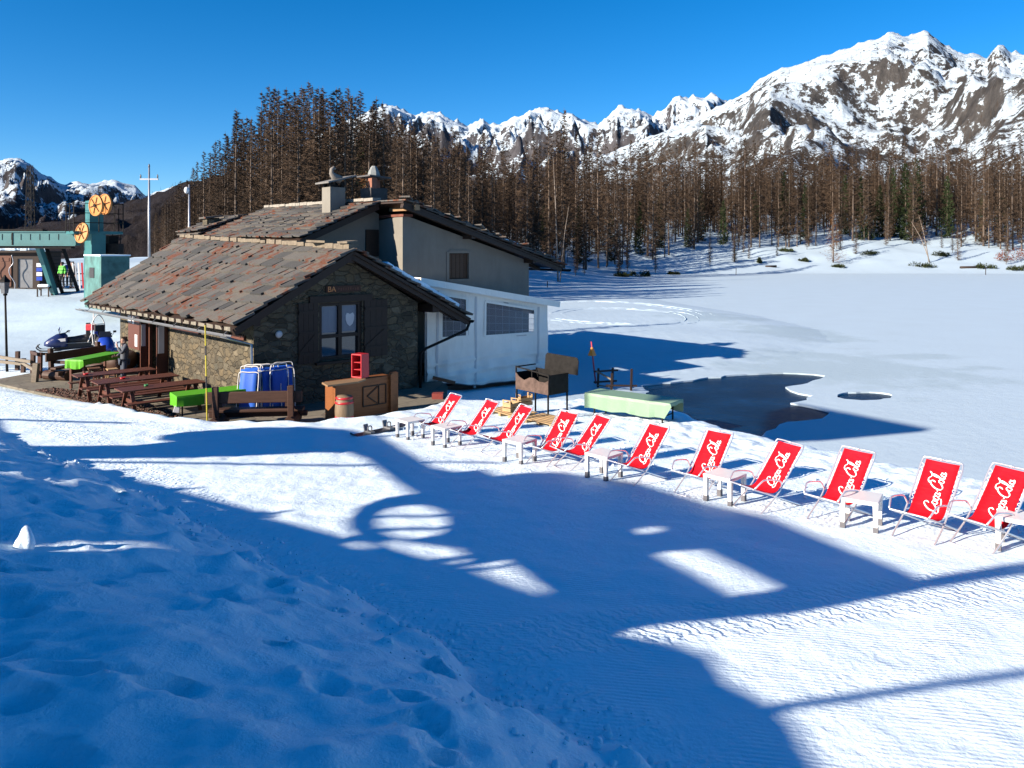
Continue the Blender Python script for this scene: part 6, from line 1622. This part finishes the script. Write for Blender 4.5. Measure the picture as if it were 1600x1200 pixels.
# ------------------------------------------------------------------ people: one skinned body, clothes and hair as children
def skin_obj(name, verts, edges, radii, mat, parent, root=0, sub=2):
    me = bpy.data.meshes.new(name); me.from_pydata([tuple(v) for v in verts], edges, []); me.materials.append(mat)
    o = bpy.data.objects.new(name, me); col.objects.link(o); o.parent = parent
    md = o.modifiers.new('skin', 'SKIN'); md.use_smooth_shade = True
    for i, v in enumerate(me.skin_vertices[0].data):
        r = radii[i]; v.radius = r if isinstance(r, tuple) else (r, r); v.use_root = (i == root)
    s = o.modifiers.new('sub', 'SUBSURF'); s.levels = sub; s.render_levels = sub
    return o
def person(label, loc, rz, jacket, trousers, pose='drink', hair=None, hat=None, group=None, h=1.72):
    t = thing('person', label, 'person', loc, rz, group); k = h / 1.75; t.scale = (k, k, k)
    # joints, facing -y
    J = {'pelvis': (0, 0, .95), 'waist': (0, .01, 1.10), 'chest': (0, .02, 1.33), 'neck': (0, 0.0, 1.50), 'head0': (0, -.03, 1.60), 'head1': (0, -.035, 1.70)}
    for s, n in ((-1, 'r'), (1, 'l')):
        J[n + 'hip'] = (s * .10, 0, .90); J[n + 'knee'] = (s * .115, -.03, .49); J[n + 'ank'] = (s * .12, .03, .09); J[n + 'toe'] = (s * .14, -.14, .04)
        J[n + 'sh'] = (s * .19, .02, 1.43)
        if pose == 'drink' and n == 'l':
            J[n + 'elb'] = (s * .27, -.13, 1.20); J[n + 'wri'] = (s * .09, -.24, 1.44); J[n + 'palm'] = (s * .06, -.245, 1.52); fd = Vector((-.45, -.15, .55)).normalized()
        elif pose == 'drink':
            J[n + 'elb'] = (s * .27, -.02, 1.14); J[n + 'wri'] = (s * .17, -.22, 1.07); J[n + 'palm'] = (s * .13, -.29, 1.08); fd = Vector((-s * .5, -.8, 0.1)).normalized()
        else:
            J[n + 'elb'] = (s * .26, .03, 1.14); J[n + 'wri'] = (s * .27, -.08, .92); J[n + 'palm'] = (s * .27, -.11, .84); fd = Vector((0, -.35, -.93)).normalized()
        J[n + 'fd'] = fd
    V = []; E = []; Rr = []
    def add(p, r, link=None):
        V.append(Vector(p)); Rr.append(r); i = len(V) - 1
        if link is not None: E.append((link, i))
        return i
    pel = add(J['pelvis'], (.15, .11)); wa = add(J['waist'], (.135, .10), pel); chs = add(J['chest'], (.165, .115), wa); nk = add(J['neck'], .058, chs); h0 = add(J['head0'], (.078, .092), nk); add(J['head1'], (.072, .088), h0)
    for n in 'rl':
        hp = add(J[n + 'hip'], .085, pel); kn = add(J[n + 'knee'], .058, hp); an = add(J[n + 'ank'], .04, kn); add(J[n + 'toe'], .038, an)
        sh = add(J[n + 'sh'], .062, chs); eb = add(J[n + 'elb'], .043, sh); wr = add(J[n + 'wri'], .028, eb); pa = add(J[n + 'palm'], (.034, .020), wr)
        fd = J[n + 'fd']; side = fd.cross(Vector((0, -1, .3))).normalized()
        for q, (o_, l_) in enumerate(((-.030, .062), (-.010, .075), (.010, .070), (.029, .055))):
            b = add(Vector(J[n + 'palm']) + side * o_ + fd * .035, .0105, pa); c_ = add(V[b] + fd * l_ * .55, .0095, b); add(V[c_] + (fd + Vector((0, .35, -.2))).normalized() * l_ * .45, .008, c_)
        b = add(Vector(J[n + 'palm']) + side * -.045 + fd * .0, .011, pa); add(V[b] + (fd * .6 - side * .5).normalized() * .045, .009, b)
    skin_obj('body', V, E, Rr, M['skin'], t)
    # face
    mb = MB(); mb.bar((0, -.115, 1.625), (0, -.135, 1.600), .026, .02); mb.build('nose', M['skin'], t)
    mb = MB()
    for s in (-1, 1): mb.box((s * .032, -.112, 1.648), (.022, .012, .010))
    mb.build('eyes', M['hair'], t)
    mb = MB(); mb.box((0, -.112, 1.568), (.045, .01, .010)); mb.build('mouth', simple('lip', (.4, .15, .12)) if 'lip' not in bpy.data.materials else bpy.data.materials['lip'], t)
    V = []; E = []; Rr = []
    w0 = add((0, 0, .88), (.185, .15)); w1 = add(J['waist'], (.17, .135), w0); w2 = add(J['chest'], (.20, .15), w1); w3 = add((0, .01, 1.48), (.09, .085), w2)
    for n in 'rl':
        sh = add(J[n + 'sh'], .088, w2); eb = add(J[n + 'elb'], .068, sh); add(Vector(J[n + 'elb']).lerp(Vector(J[n + 'wri']), .88), .050, eb)
    skin_obj('jacket', V, E, Rr, jacket, t)
    V = []; E = []; Rr = []
    p0 = add(J['pelvis'], (.165, .125))
    for n in 'rl':
        hp = add(J[n + 'hip'], .105, p0); kn = add(J[n + 'knee'], .078, hp); add((J[n + 'ank'][0], J[n + 'ank'][1], .12), .066, kn)
    skin_obj('trousers', V, E, Rr, trousers, t)
    for n in 'rl':
        V = []; E = []; Rr = []
        a = add((J[n + 'ank'][0], J[n + 'ank'][1], .16), .058); b = add((J[n + 'ank'][0], .04, .06), .06, a); add((J[n + 'toe'][0], -.13, .05), .05, b)
        skin_obj('boot', V, E, Rr, M['dark_cloth'], t)
    V = []; E = []; Rr = []
    a = add((0, .012, 1.66), (.088, .088)); b = add((0, .005, 1.735), (.083, .090), a); add((0, .035, 1.60), (.075, .06), a)
    skin_obj('hat' if hat else 'hair', V, E, Rr, hat or hair or M['hair'], t)
    if pose == 'drink':
        mb = MB(); mb.lathe([(.03, 0), (.035, .10), (.03, .10), (.027, .01)], 12, (.045, -.245, 1.50)); c_ = mb.build('cup', M['paper'], None, True); c_.matrix_world = Matrix.Translation(loc) @ Matrix.Rotation(rz, 4, 'Z') @ Matrix.Scale(k, 4)
        tag(c_, 'small pale cup held up to the face by the person on the terrace', 'cup')
    return t
p = tp(194, 26.0)
person('person in a grey and black jacket drinking on the terrace by the hut door', p, R(-52), M['jacket'], M['jeans'], 'drink', h=1.70)
green_j = simple('green_jacket', (0.10, 0.50, 0.06), 0.7)
for px, Y, j, lab in ((97, 50.5, green_j, 'skier in a bright green jacket standing by the lift stairs'), (108, 52.0, M['blue_paint'], 'skier in a blue jacket standing right of the green jacket'), (113, 50.0, M['dark_cloth'], 'skier in black clothes standing left of the ski rack')):
    g = on_ground(px, Y); person(lab, g, rc.uniform(-1, 1), j, M['dark_cloth'], 'stand', hat=M['dark_cloth'], group='skiers by the lift')

# ------------------------------------------------------------------ lift with teal beam and orange wheels
LX, LY = (148 - 800) * 45 / F, 45.0
def L3(px, py, Y=45.0): return at(px, py, Y)
lift = thing('ski_lift', 'teal steel ski lift terminal with orange pulley wheels and long beam', 'ski lift', (LX, LY, gz(LX, LY)), 0)
def ll(v): return Vector(v) - Vector(lift.location)
tu = HU; tv = HV
def prismbox(mb, c, su, sv, z0, z1):
    mb.box(ll((c.x, c.y, (z0 + z1) / 2)), (su, sv, z1 - z0), (0, 0, HR))
tc = Vector((LX, LY, 0))
mb = MB(); prismbox(mb, tc, 0.75, 1.6, gz(LX, LY) - 0.3, 6.15); prismbox(mb, tc - tu * 0.02, 0.74, 0.9, 6.15, 8.05); mb.build('tower', M['teal_paint'], lift, bevel=0.01)
mb = MB(); prismbox(mb, Vector(((166 - 800) * 45 / F, 45.6, 0)), 0.5, 0.9, gz(LX, LY) - 0.3, 6.0); mb.build('mast', M['black_metal'], lift)
mb = MB(); c = L3(112, 360); prismbox(mb, Vector(((148 - 800) * 45 / F, 45.0, 0)), 2.6, 1.7, 6.10, 6.26); mb.build('platform', M['teal_paint'], lift)
cab = Vector(((167 - 800) * 42 / F, 42, 0))
mb = MB(); prismbox(mb, cab, 1.40, 3.1, 2.0, 4.85); cabin = mb.build('cabin', None or simple('worn_teal', (0.048, 0.135, 0.128), 0.8, 0.5, 1.5, 0.3), lift)
mb = MB(); q = cab - tu * 0.71 + tv * 0.1; mb.box(ll((q.x, q.y, 3.95)), (0.05, 0.85, 0.55), (0, 0, HR)); mb.build('window', M['black_rubber'], cabin)
mb = MB(); prismbox(mb, cab, 1.5, 3.2, 4.853, 4.93); mb.build('roof_snow', M['snow_plain'], cabin)
mb = MB(); a = L3(122, 373, 45.2); b = L3(-60, 373, 45.2); mb.bar(ll(a), ll(b), 0.5, 0.80); mb.bar(ll(a + Vector((0, -.27, .40))), ll(b + Vector((0, -.27, .40))), 0.08, 0.06); mb.bar(ll(a + Vector((0, -.27, -.40))), ll(b + Vector((0, -.27, -.40))), 0.08, 0.05)
beam = mb.build('beam', M['teal_paint'], lift)
mb = MB()
for i in range(12):
    x = a.x - 1.0 - i * 0.55; mb.box(ll((x, a.y - .262, a.z + .1)), (0.02, 0.02, 0.35))
mb.box(ll((a.x - 3.7, a.y - .27, a.z)), (0.06, .03, .75)); mb.build('bolt_row', M['black_metal'], beam)
mb = MB(); mb.bar(ll(a + Vector((-.3, 0, -.52))), ll(b + Vector((0, 0, -.50))), 0.4, 0.12); mb.bar(ll(a + Vector((-2, .1, .50))), ll(b + Vector((0, .1, .52))), 0.5, 0.1); mb.build('cable_tray', M['black_metal'], beam)
mb = MB(); a1 = L3(61, 386, 46); b1 = L3(88, 458, 47.5); b1.z = gz(b1.x, b1.y) - .2; mb.bar(ll(a1), ll(b1), 0.26, 0.34); mb.build('leg', M['teal_paint'], lift)
mb = MB(); a2 = L3(72, 386, 46.3); b2 = L3(98, 459, 47.8); b2.z = gz(b2.x, b2.y)
for o in (0, .75): mb.bar(ll(a2 + Vector((o, o * .6, 0))), ll(b2 + Vector((o, o * .6, 0))), 0.06, 0.26)
for i in range(13):
    q = a2.lerp(b2, (i + .5) / 13); mb.box(ll(q + Vector((.37, .22, 0))), (0.8, 0.24, 0.03), (0, 0, .5))
mb.build('stairs', M['black_metal'], lift)
def wheel(c, r, rz, tilt=0.0):
    A = (Matrix.Rotation(rz, 3, 'Z') @ Matrix.Rotation(R(90) + tilt, 3, 'X'))
    mb = MB(); mb.lathe([(r * .93, -.05), (r, -.05), (r, .05), (r * .93, .05), (r * .9, .02), (r * .25, .03), (r * .2, .07), (.0, .07)], 32, ll(c), 0, A); w = mb.build('pulley_wheel', M['orange_paint'], lift)
    mb = MB()
    for k in range(3):
        a = k * math.pi / 3 + .2; d = A @ Vector((math.cos(a), math.sin(a), 0)); o = A @ Vector((0, 0, .055)); mb.bar(ll(c) + o - d * r * .8, ll(c) + o + d * r * .8, .035, .02, A @ Vector((0, 0, 1)))
    mb.lathe([(r * .16, .06), (r * .16, .12), (.02, .12)], 12, ll(c), 0, A); mb.build('spoke', M['black_metal'], w)
wheel(L3(150, 321, 43.6), 0.60, R(-28)); wheel(L3(164, 319, 44.6), 0.60, R(-28)); wheel(L3(128, 364, 43.6), 0.58, R(-28), -0.15)
mb = MB()
def rail_loop(z):
    return [ll((q.x, q.y, z)) for q in (tc - tu * 1.3 - tv * .85, tc + tu * 1.3 - tv * .85, tc + tu * 1.3 + tv * .85, tc - tu * 1.3 + tv * .85)]
for z in (6.75, 7.3, 7.85): mb.tube(rail_loop(z), 0.022, 5, closed=True)
for p_ in rail_loop(6.2): mb.bar(p_, p_ + Vector((0, 0, 1.7)), 0.045)
for p_, q_ in zip(rail_loop(6.2), rail_loop(6.2)[1:] + rail_loop(6.2)[:1]): mb.bar(p_.lerp(q_, .5), p_.lerp(q_, .5) + Vector((0, 0, 1.7)), 0.04)
mb.build('railing', M['black_metal'], lift)
mb = MB()
for i in range(7):
    z = 5.0 + .19 * i; mb.bar(ll((LX + .75, LY + .3, z)), ll((LX + 1.25, LY + .3, z + .1)), .035)
for x in (.75, 1.25): mb.bar(ll((LX + x, LY + .3, 4.6)), ll((LX + x + .15, LY + .3, 6.2)), .045)
mb.box(ll((LX + 1.0, LY + .2, 5.2)), (.9, .6, .7)); mb.build('motor_frame', M['black_metal'], lift)

# dark shed under the beam
shed = thing('lift_shed', 'dark wooden lift shed with snow covered roof at the left edge', 'shed', ((20 - 800) * 50 / F, 50, gz((20 - 800) * 50 / F, 50)), 0.05)
mb = MB(); mb.prism([(-2.6, -.2), (1.65, -.2), (1.65, 2.35), (-2.6, 2.35)], [[(.3, 0.05), (1.25, 0.05), (1.25, 1.95), (.3, 1.95)]], (0, 0, 0), (1, 0, 0), (0, 0, 1), (0, .08, 0)); mb.box((1.61, 1.4, 1.1), (.08, 2.6, 2.5)); mb.box((-.5, 2.7, 1.1), (4.2, .08, 2.5)); mb.build('wall', M['dark_wood'], shed)
mb = MB(); mb.box((.78, .10, 1.0), (.94, .05, 1.9)); mb.build('door', M['steel_grey'], shed)
mb = MB(); mb.box((-.5, -.03, 1.15), (.85, .05, 2.0)); mb.box((-.45, -.065, 1.9), (.5, .02, .24)); mb.build('panel', wood('rust_brown', (.12, .05, .03)), shed)
mb = MB(); mb.box((-.45, 1.3, 2.42), (4.6, 3.2, .12)); rf = mb.build('roof', M['dark_wood'], shed)
mb = MB()
for i in range(16): mb.box((-2.4 + i * .28, .2 + .3 * rc.random(), 2.52 + .05 * rc.random()), (.4, 1.2, .14 + .16 * rc.random()), (0, 0, rc.random()))
mb.build('snow', M['snow_plain'], rf, bevel=.05)
mb = MB()
for x in (-1.0, .1): mb.tube(cr([(x, -.3, 2.2), (x + .1, -.3, 1.7), (x - .15, -.3, 1.3), (x - .1, -.3, .9), (x + .2, -.3, .4), (x + .2, -.3, 0)], 5), .028, 6)
mb.build('bent_tube', M['steel'], shed, True)
g = on_ground(62, 49); sg = thing('sign_post', 'stack of small white and blue sign plates beside the dark lift shed', 'sign', g)
mb = MB(); mb.bar((0, 0, -.1), (0, 0, 1.8), .05); mb.build('post', M['black_metal'], sg)
for i in range(4):
    mb = MB(); mb.box((0, -.04, .75 + .29 * i), (.36, .02, .24)); mb.build('plate', M['paper'] if i % 2 else M['blue_paint'], sg)
g = on_ground(124, 50); rk = thing('ski_rack', 'wooden ski rack with upright skis by the lift', 'rack', g)
for x in (-.5, .5):
    mb = MB(); mb.bar((x, 0, -.1), (x, 0, 1.0), .08); mb.build('post', M['grey_wood'], rk)
mb = MB(); mb.bar((-.6, 0, .95), (.6, 0, .95), .07); mb.bar((-.6, 0, .5), (.6, 0, .5), .06); mb.build('rail', M['grey_wood'], rk)
for i, (x, c_) in enumerate(((-.3, 'white_paint'), (-.12, 'steel'), (.08, 'white_paint'), (.3, 'red_paint'))):
    mb = MB(); mb.box((0, 0, .84), (.10, .03, 1.68), (.12, 0, .02 * i)); o = mb.build('ski', M[c_]); o.location = (g.x + x, g.y - .16, g.z); tag(o, ('white ski at the left end of the ski rack', 'silver ski second on the ski rack', 'white ski in the middle right of the ski rack', 'red ski at the right end of the ski rack')[i], 'ski', 'skis in the rack by the lift')
g = on_ground(70, 47.0); bn = thing('snowy_bench', 'small dark bench carrying a pad of snow beside the lift stairs', 'bench', g)
mb = MB(); mb.box((0, 0, .5), (.8, .5, .06)); mb.build('seat', M['dark_wood'], bn)
for x in (-.34, .34):
    for y in (-.18, .18):
        mb = MB(); mb.bar((x, y, -.1), (x, y, .47), .06); mb.build('leg', M['dark_wood'], bn)
mb = MB(); mb.box((0, 0, .62), (.7, .42, .18)); mb.build('snow', M['snow_plain'], bn, bevel=.07)

# ------------------------------------------------------------------ poles, lamp, pylon, fence
def pole(name, lab, cat, x, y, z0, H, r, mat):
    t = thing(name, lab, cat, (x, y, z0)); mb = MB(); mb.tube([(0, 0, -.3), (0, 0, H)], [r, r * .6], 9); mb.build('pole', mat, t, True); return t
Y = 60; x = (233 - 800) * Y / F; t = pole('utility_pole', 'tall grey utility pole with cross arm behind the hut roof', 'pole', x, Y, gz(x, Y), 11.6 - gz(x, Y), .11, M['steel'])
zz = 10.7 - t.location.z; mb = MB(); mb.bar((-.72, 0, zz), (.72, 0, zz), .09, .12); mb.build('cross_arm', M['steel'], t)
for q in (-.66, .66):
    mb = MB(); mb.lathe([(.03, 0), (.06, .10), (.05, .26), (.02, .32)], 10, (q, 0, zz + .06)); mb.build('insulator', M['grey_plastic'], t, True)
mb = MB(); mb.lathe([(.05, 0), (.08, .12), (.03, .3)], 10, (0, 0, 11.6 - t.location.z)); mb.build('insulator', M['grey_plastic'], t, True)
Y = 46; x = (295.5 - 800) * Y / F; t = pole('lamp_pole', 'slim grey pole with white globe lamp behind the hut roof', 'lamp', x, Y, gz(x, Y), 9.1 - gz(x, Y), .075, M['steel'])
mb = MB(); bm_ = [(.02, -.2), (.10, -.16), (.15, 0), (.10, .16), (.02, .2)]; mb.lathe(bm_, 16, (-.10, -.12, 8.75 - t.location.z)); mb.build('globe', M['white_plastic'], t, True)
Y = 33; x = (492 - 800) * Y / F; pole('vent_pipe', 'thin white pipe standing behind the ridge of the white house', 'pipe', x, Y + 3, 2.0, 6.2, .05, M['white_paint'])
Y = 210; x = (47 - 800) * Y / F
py_ = thing('lattice_pylon', 'dark steel lattice pylon in front of the left mountain', 'pylon', (x, Y, -22)); mb = MB(); HP = 50.0
def pw(z): return 1.0 * (1 - z / HP) + .5
for sx in (-1, 1):
    for sy in (-1, 1): mb.bar((sx * pw(0), sy * pw(0), 0), (sx * pw(HP), sy * pw(HP), HP), .13)
mb.build('mast', M['black_metal'], py_)
mb = MB(); z = 0; s = 1
while z < HP - 1:
    z2 = z + 2.4
    for a_, b_ in (((-1, -1), (1, -1)), ((1, -1), (1, 1)), ((1, 1), (-1, 1)), ((-1, 1), (-1, -1))):
        mb.bar((a_[0] * pw(z), a_[1] * pw(z), z), (b_[0] * pw(z2), b_[1] * pw(z2), z2), .07); mb.bar((b_[0] * pw(z), b_[1] * pw(z), z), (a_[0] * pw(z2), a_[1] * pw(z2), z2), .07)
    z = z2
mb.build('lattice', M['black_metal'], py_)
# lamp post at the left edge
Y = 30.0; x = (9 - 800) * Y / F; g = Vector((x, Y, gz(x, Y)))
lp = thing('lamp_post', 'black lantern on a thin post at the left edge of the terrace', 'lamp post', g); H_ = 3.45 - g.z
mb = MB(); mb.tube([(.06, 0, -.3), (-.02, 0, H_)], [.05, .035], 9); mb.lathe([(.06, H_ - .05), (.08, H_), (.05, H_ + .05)], 9, (-.02, 0, 0)); mb.build('post', M['black_metal'], lp, True)
mb = MB(); mb.lathe([(.13, .04), (.19, .48), (.17, .48), (.11, .06)], 6, (-.04, 0, H_)); lan = mb.build('lantern', M['steel_grey'], lp)
mb = MB(); mb.lathe([(.23, .48), (.20, .54), (.07, .68), (.03, .76)], 6, (-.04, 0, H_)); mb.build('cap', M['black_metal'], lan)
# rough wooden fence at the far end of the terrace
fn = thing('wooden_fence', 'rough wooden post and rail fence at the left end of the terrace', 'fence', (0, 0, 0))
fp = [on_ground(-12, 30.2), on_ground(27, 30.4), on_ground(36, 29.8), on_ground(51, 29.0), on_ground(62, 27.8)]
fn.location = fp[2]
def fl(v): return Vector(v) - Vector(fn.location)
for i, (p_, h_) in enumerate(zip(fp, (.75, .75, .55, .95, 1.05))):
    mb = MB(); mb.bar(fl(p_ - Vector((0, 0, .2))), fl(p_ + Vector((.02, 0, h_))), .13 if i != 4 else .12); mb.build('post', M['log'] if i != 4 else M['red_wood'], fn)
for i, (a_, b_, z0, z1, mt) in enumerate(((0, 3, .62, .55, 'grey_wood'), (0, 2, .42, .35, 'grey_wood'), (2, 4, .42, .36, 'grey_wood'), (3, 4, .92, 1.0, 'log'))):
    mb = MB(); mb.bar(fl(fp[a_] + Vector((0, -.1, z0))), fl(fp[b_] + Vector((0, -.1, z1))), .07, .11); mb.build('rail', M[mt], fn)
mb = MB(); q = on_ground(58, 27.0); mb.bar(fl(q + Vector((-.1, 0, 0))), fl(q + Vector((-.02, 0, .8))), .17); mb.build('post', M['grey_wood'], fn)
mb = MB(); mb.bar(fl(fp[4] + Vector((0, 0, 1.0))), fl(on_ground(84, 28.4) + Vector((0, 0, .92))), .07, .09); mb.build('rail', M['log'], fn)

# ------------------------------------------------------------------ snowmobiles
def snowmobile(lab, px, Y, rz, hood, rack):
    g = on_ground(px, Y); t = thing('snowmobile', lab, 'snowmobile', (g.x, g.y, g.z), rz, 'snowmobiles parked by the hut'); t.scale = (.84, .84, .84)
    # faces -y
    def hull(sec, mat, name, par=t):
        mb = MB(); n = len(sec[0][1]); vs = []
        for y, ring in sec: vs += [(a, y, b) for a, b in ring]
        fs = [(i * n + j, i * n + (j + 1) % n, (i + 1) * n + (j + 1) % n, (i + 1) * n + j) for i in range(len(sec) - 1) for j in range(n)]
        fs += [tuple(range(n)), tuple(range((len(sec) - 1) * n, len(sec) * n))]
        mb.add(vs, fs); return mb.build(name, mat, par, True)
    def ring(w, z0, z1): return [(-w, z0), (w, z0), (w * 1.0, (z0 + z1) / 2), (w * .6, z1), (-w * .6, z1), (-w, (z0 + z1) / 2)]
    hull([(-1.15, ring(.18, .32, .48)), (-.95, ring(.34, .25, .66)), (-.55, ring(.42, .22, .90)), (-.15, ring(.36, .22, .98)), (.0, ring(.25, .22, .80))], hood, 'hood')
    hull([(-.05, ring(.20, .35, .72)), (.3, ring(.22, .38, .74)), (.9, ring(.24, .40, .84)), (1.15, ring(.22, .42, .90)), (1.3, ring(.16, .45, .78))], M['black_rubber'], 'seat')
    mb = MB(); mb.prism([(-.75, .12), (-.55, .02), (1.3, .02), (1.48, .16), (1.42, .34), (-.5, .36)], [], (-.20, 0, 0), (0, 1, 0), (0, 0, 1), (.40, 0, 0)); mb.build('track', M['black_rubber'], t, bevel=.02)
    mb = MB(); mb.box((0, .6, .40), (.62, 1.7, .05)); mb.build('running_board', M['steel_grey'], t)
    for s in (-1, 1):
        mb = MB(); mb.tube(cr([(s * .42, -.35, .05), (s * .42, -1.1, .05), (s * .42, -1.35, .10), (s * .42, -1.5, .26), (s * .42, -1.38, .34)], 4), .035, 6); mb.box((s * .42, -.85, .035), (.14, 1.0, .03)); sk = mb.build('ski', M['black_rubber'], t, True)
        mb = MB(); mb.bar((s * .42, -.85, .08), (s * .22, -.75, .42), .05); mb.build('ski_strut', M['steel_grey'], sk)
        mb = MB(); mb.bar((s * .1, -.1, .98), (s * .38, -.0, 1.06), .035); mb.bar((s * .38, 0, 1.06), (s * .42, .1, 1.05), .05); mb.build('handlebar', M['black_metal'], t)
        mb = MB(); mb.bar((s * .3, -.4, .95), (s * .42, -.42, 1.14), .02); mb.box((s * .45, -.42, 1.20), (.15, .04, .11)); mb.build('mirror', M['blue_paint'] if s < 0 else M['black_rubber'], t)
    mb = MB(); mb.prism([(-.34, .0), (.34, .0), (.26, .34), (-.26, .34)], [], (0, -.42, .90), (1, 0, 0), (0, .35, .93), (0, .012, 0)); mb.build('windshield', M['grey_plastic'], t)
    mb = MB(); mb.bar((-.30, -.80, .56), (-.42, -.1, .62), .03, .16); mb.bar((.30, -.80, .56), (.42, -.1, .62), .03, .16); mb.build('side_stripe', M['white_paint'], t)
    if rack:
        mb = MB(); mb.tube(cr([(-.30, 1.0, .4), (-.32, 1.25, 1.1), (-.30, 1.28, 1.55), (-.10, 1.28, 1.95), (.10, 1.28, 1.95), (.30, 1.28, 1.55), (.32, 1.25, 1.1), (.30, 1.0, .4)], 5), .028, 7); mb.bar((-.31, 1.28, 1.5), (.31, 1.28, 1.5), .04); mb.build('rear_hoop', M['white_paint'], t, True)
        mb = MB(); mb.box((0, 1.0, 1.05), (.5, .22, .85)); mb.build('tool_pannier', M['black_rubber'], t, bevel=.03)
    return t
snowmobile('black and blue snowmobile with tall white rear hoop, skis pointing left', 106, 36.5, R(-62), simple('dark_blue', (.012, .022, .09), .3), True)
snowmobile('bright blue snowmobile with white stripes parked nearer the hut', 162, 35.0, R(40), M['blue_paint'], True)
p = on_ground(142, 36.4); mb = MB(); mb.box((0, 0, 0), (.36, .3, .3)); o = mb.build('jerry_can', M['red_paint'], None, bevel=.03); o.location = (p.x, p.y, p.z + .98); tag(o, 'red fuel can carried between the two snowmobiles', 'can')

# ------------------------------------------------------------------ lift station beside the photographer (outside the picture; front cut to cast the big shadow)
PC = -6.0; UN = Vector((0.73, 0.683, 0)).normalized(); VN = Vector((-UN.y, UN.x, 0))
def shade(px, py, lake=False):
    if lake: Y = CAMZ * F / (py - HOR); P = Vector(((px - 800) * Y / F, Y, 0))
    else: Y = 3480.0 / (py - 474.0); P = Vector(((px - 800) * Y / F, Y, 2.3 - .07 * Y))
    s = (P.dot(UN) - PC) / SD.dot(UN); Q = P - SD * s
    return (Q.dot(VN), Q.z)
UP = [(1285, 1205), (1240, 1130), (1200, 1095), (1140, 1065), (1112, 1025), (1060, 1005), (955, 985), (1050, 972), (1160, 962), (1235, 957), (1330, 940), (1450, 918), (1600, 896), (1760, 874), (1760, 858), (1600, 878), (1500, 894), (1442, 903), (1411, 889), (1322, 855), (1210, 810), (1112, 787), (1000, 755), (930, 744), (875, 738), (832, 738), (780, 743), (755, 733), (720, 737), (682, 731), (640, 706), (600, 682), (545, 671), (480, 667), (400, 668), (330, 672), (285, 676), (258, 680), (252, 686), (280, 690), (200, 696), (100, 697), (45, 696), (22, 686), (8, 668), (2, 656), (-40, 656), (-120, 690)]
HOLES = [
    [(58, 717), (300, 714), (545, 705), (578, 716), (612, 742), (655, 770), (602, 779), (568, 792), (552, 808), (553, 824), (570, 838), (540, 838), (505, 829), (455, 816), (410, 807), (350, 803), (268, 796), (276, 776), (176, 768), (142, 756), (148, 743), (92, 735), (68, 730)],
    [(650 + 58 * math.cos(t * 2 * math.pi / 22), 814 + 27 * math.sin(t * 2 * math.pi / 22)) for t in range(22)],
    [(533, 844), (575, 845), (605, 859), (562, 856)],
    [(585, 841), (625, 843), (685, 850), (722, 855), (747, 872), (716, 880), (660, 868), (620, 856)],
    [(722, 883), (800, 873), (888, 941), (800, 912)],
    [(1020, 862), (1105, 857), (1230, 918), (1150, 930)],
    [(995, 823), (1038, 822), (1046, 832), (1005, 833)],
]
upper = [shade(*p) for p in UP]
def sun_hole(px, Y, dz, r):
    x = (px - 800) * Y / F; P = Vector((x, Y, gz(x, Y) + dz)); s = (P.dot(UN) - PC) / SD.dot(UN); Q = P - SD * s
    return [(Q.dot(VN) + r * math.cos(k * math.pi / 5), Q.z + r * .9 * math.sin(k * math.pi / 5)) for k in range(10)]
SUN_HOLES = [sun_hole(40, 6.3, 0.12, 0.16)]  # opening added so that sun reaches the lump of snow
stn = thing('lift_station', 'grey lift station building beside the photographer whose shadow falls over the snow', 'building', tuple(UN * PC + VN * 14 + Vector((0, 0, 2.5))), math.atan2(VN.y, VN.x))
def sl_(a, z): return Vector((a - 14, 0, z - 2.5))
outer = upper + [(upper[-1][0] + 6, upper[-1][1] - .3), (upper[-1][0] + 6, 1.0), (-14, 1.0), (-14, 7.2), (upper[0][0] - 2.5, 6.6)]
mb = MB(); mb.prism([(a - 14, z - 2.5) for a, z in outer], [[(shade(*p)[0] - 14, shade(*p)[1] - 2.5) for p in h] for h in HOLES] + [[(a - 14, z - 2.5) for a, z in h] for h in SUN_HOLES], (0, 0, 0), (1, 0, 0), (0, 0, 1), (0, 0.10, 0))
mb.build('shadow_facade', M['steel_grey'], stn, normals=False)  # thin slab, outline and holes shaped to cast the shadow on the snow
mb = MB()
def sbar(p, q, w, **k):
    a, b = shade(*p), shade(*q); mb.bar(sl_(*a) + Vector((0, .05, 0)), sl_(*b) + Vector((0, .05, 0)), w, w)
sbar((20, 719), (585, 727), .07); sbar((60, 714), (420, 808), .10); sbar((-60, 653), (210, 661), .08); sbar((590, 805), (705, 806), .06); sbar((592, 826), (705, 824), .07)
sbar((130, 735), (215, 733), .05); sbar((180, 764), (318, 762), .06); sbar((300, 802), (460, 798), .06); sbar((690, 872), (800, 868), .07); sbar((700, 888), (800, 884), .06)
sbar((668, 721), (800, 723), .06)
sbar((1205, 1103), (1620, 1046), .07); sbar((1760, 866), (2300, 800), .3)
mb.build('truss_bar', M['steel_grey'], stn)
mb = MB(); hi = [shade(*p, lake=True) for p in ((1455, 670), (1330, 646), (1245, 630), (1205, 640), (1195, 688), (1300, 684))]
mb.prism([(a - 14, z - 2.5) for a, z in hi], [], (0, 0, 0), (1, 0, 0), (0, 0, 1), (0, .5, 0)); mb.build('lake_shade_panel', M['steel_grey'], stn)  # added raised panel, shaped to cast the shadow on the lake
lo = min(a for a, z in hi); mb = MB(); ax = sum(a for a, z in hi) / len(hi) + 1.0; mb.bar(sl_(ax, 7.0) + Vector((0, .2, 0)), sl_(ax, hi[4][1] + .3) + Vector((0, .2, 0)), .10); mb.build('shade_panel_mast', M['steel_grey'], stn)  # added mast that carries the raised shadow panel
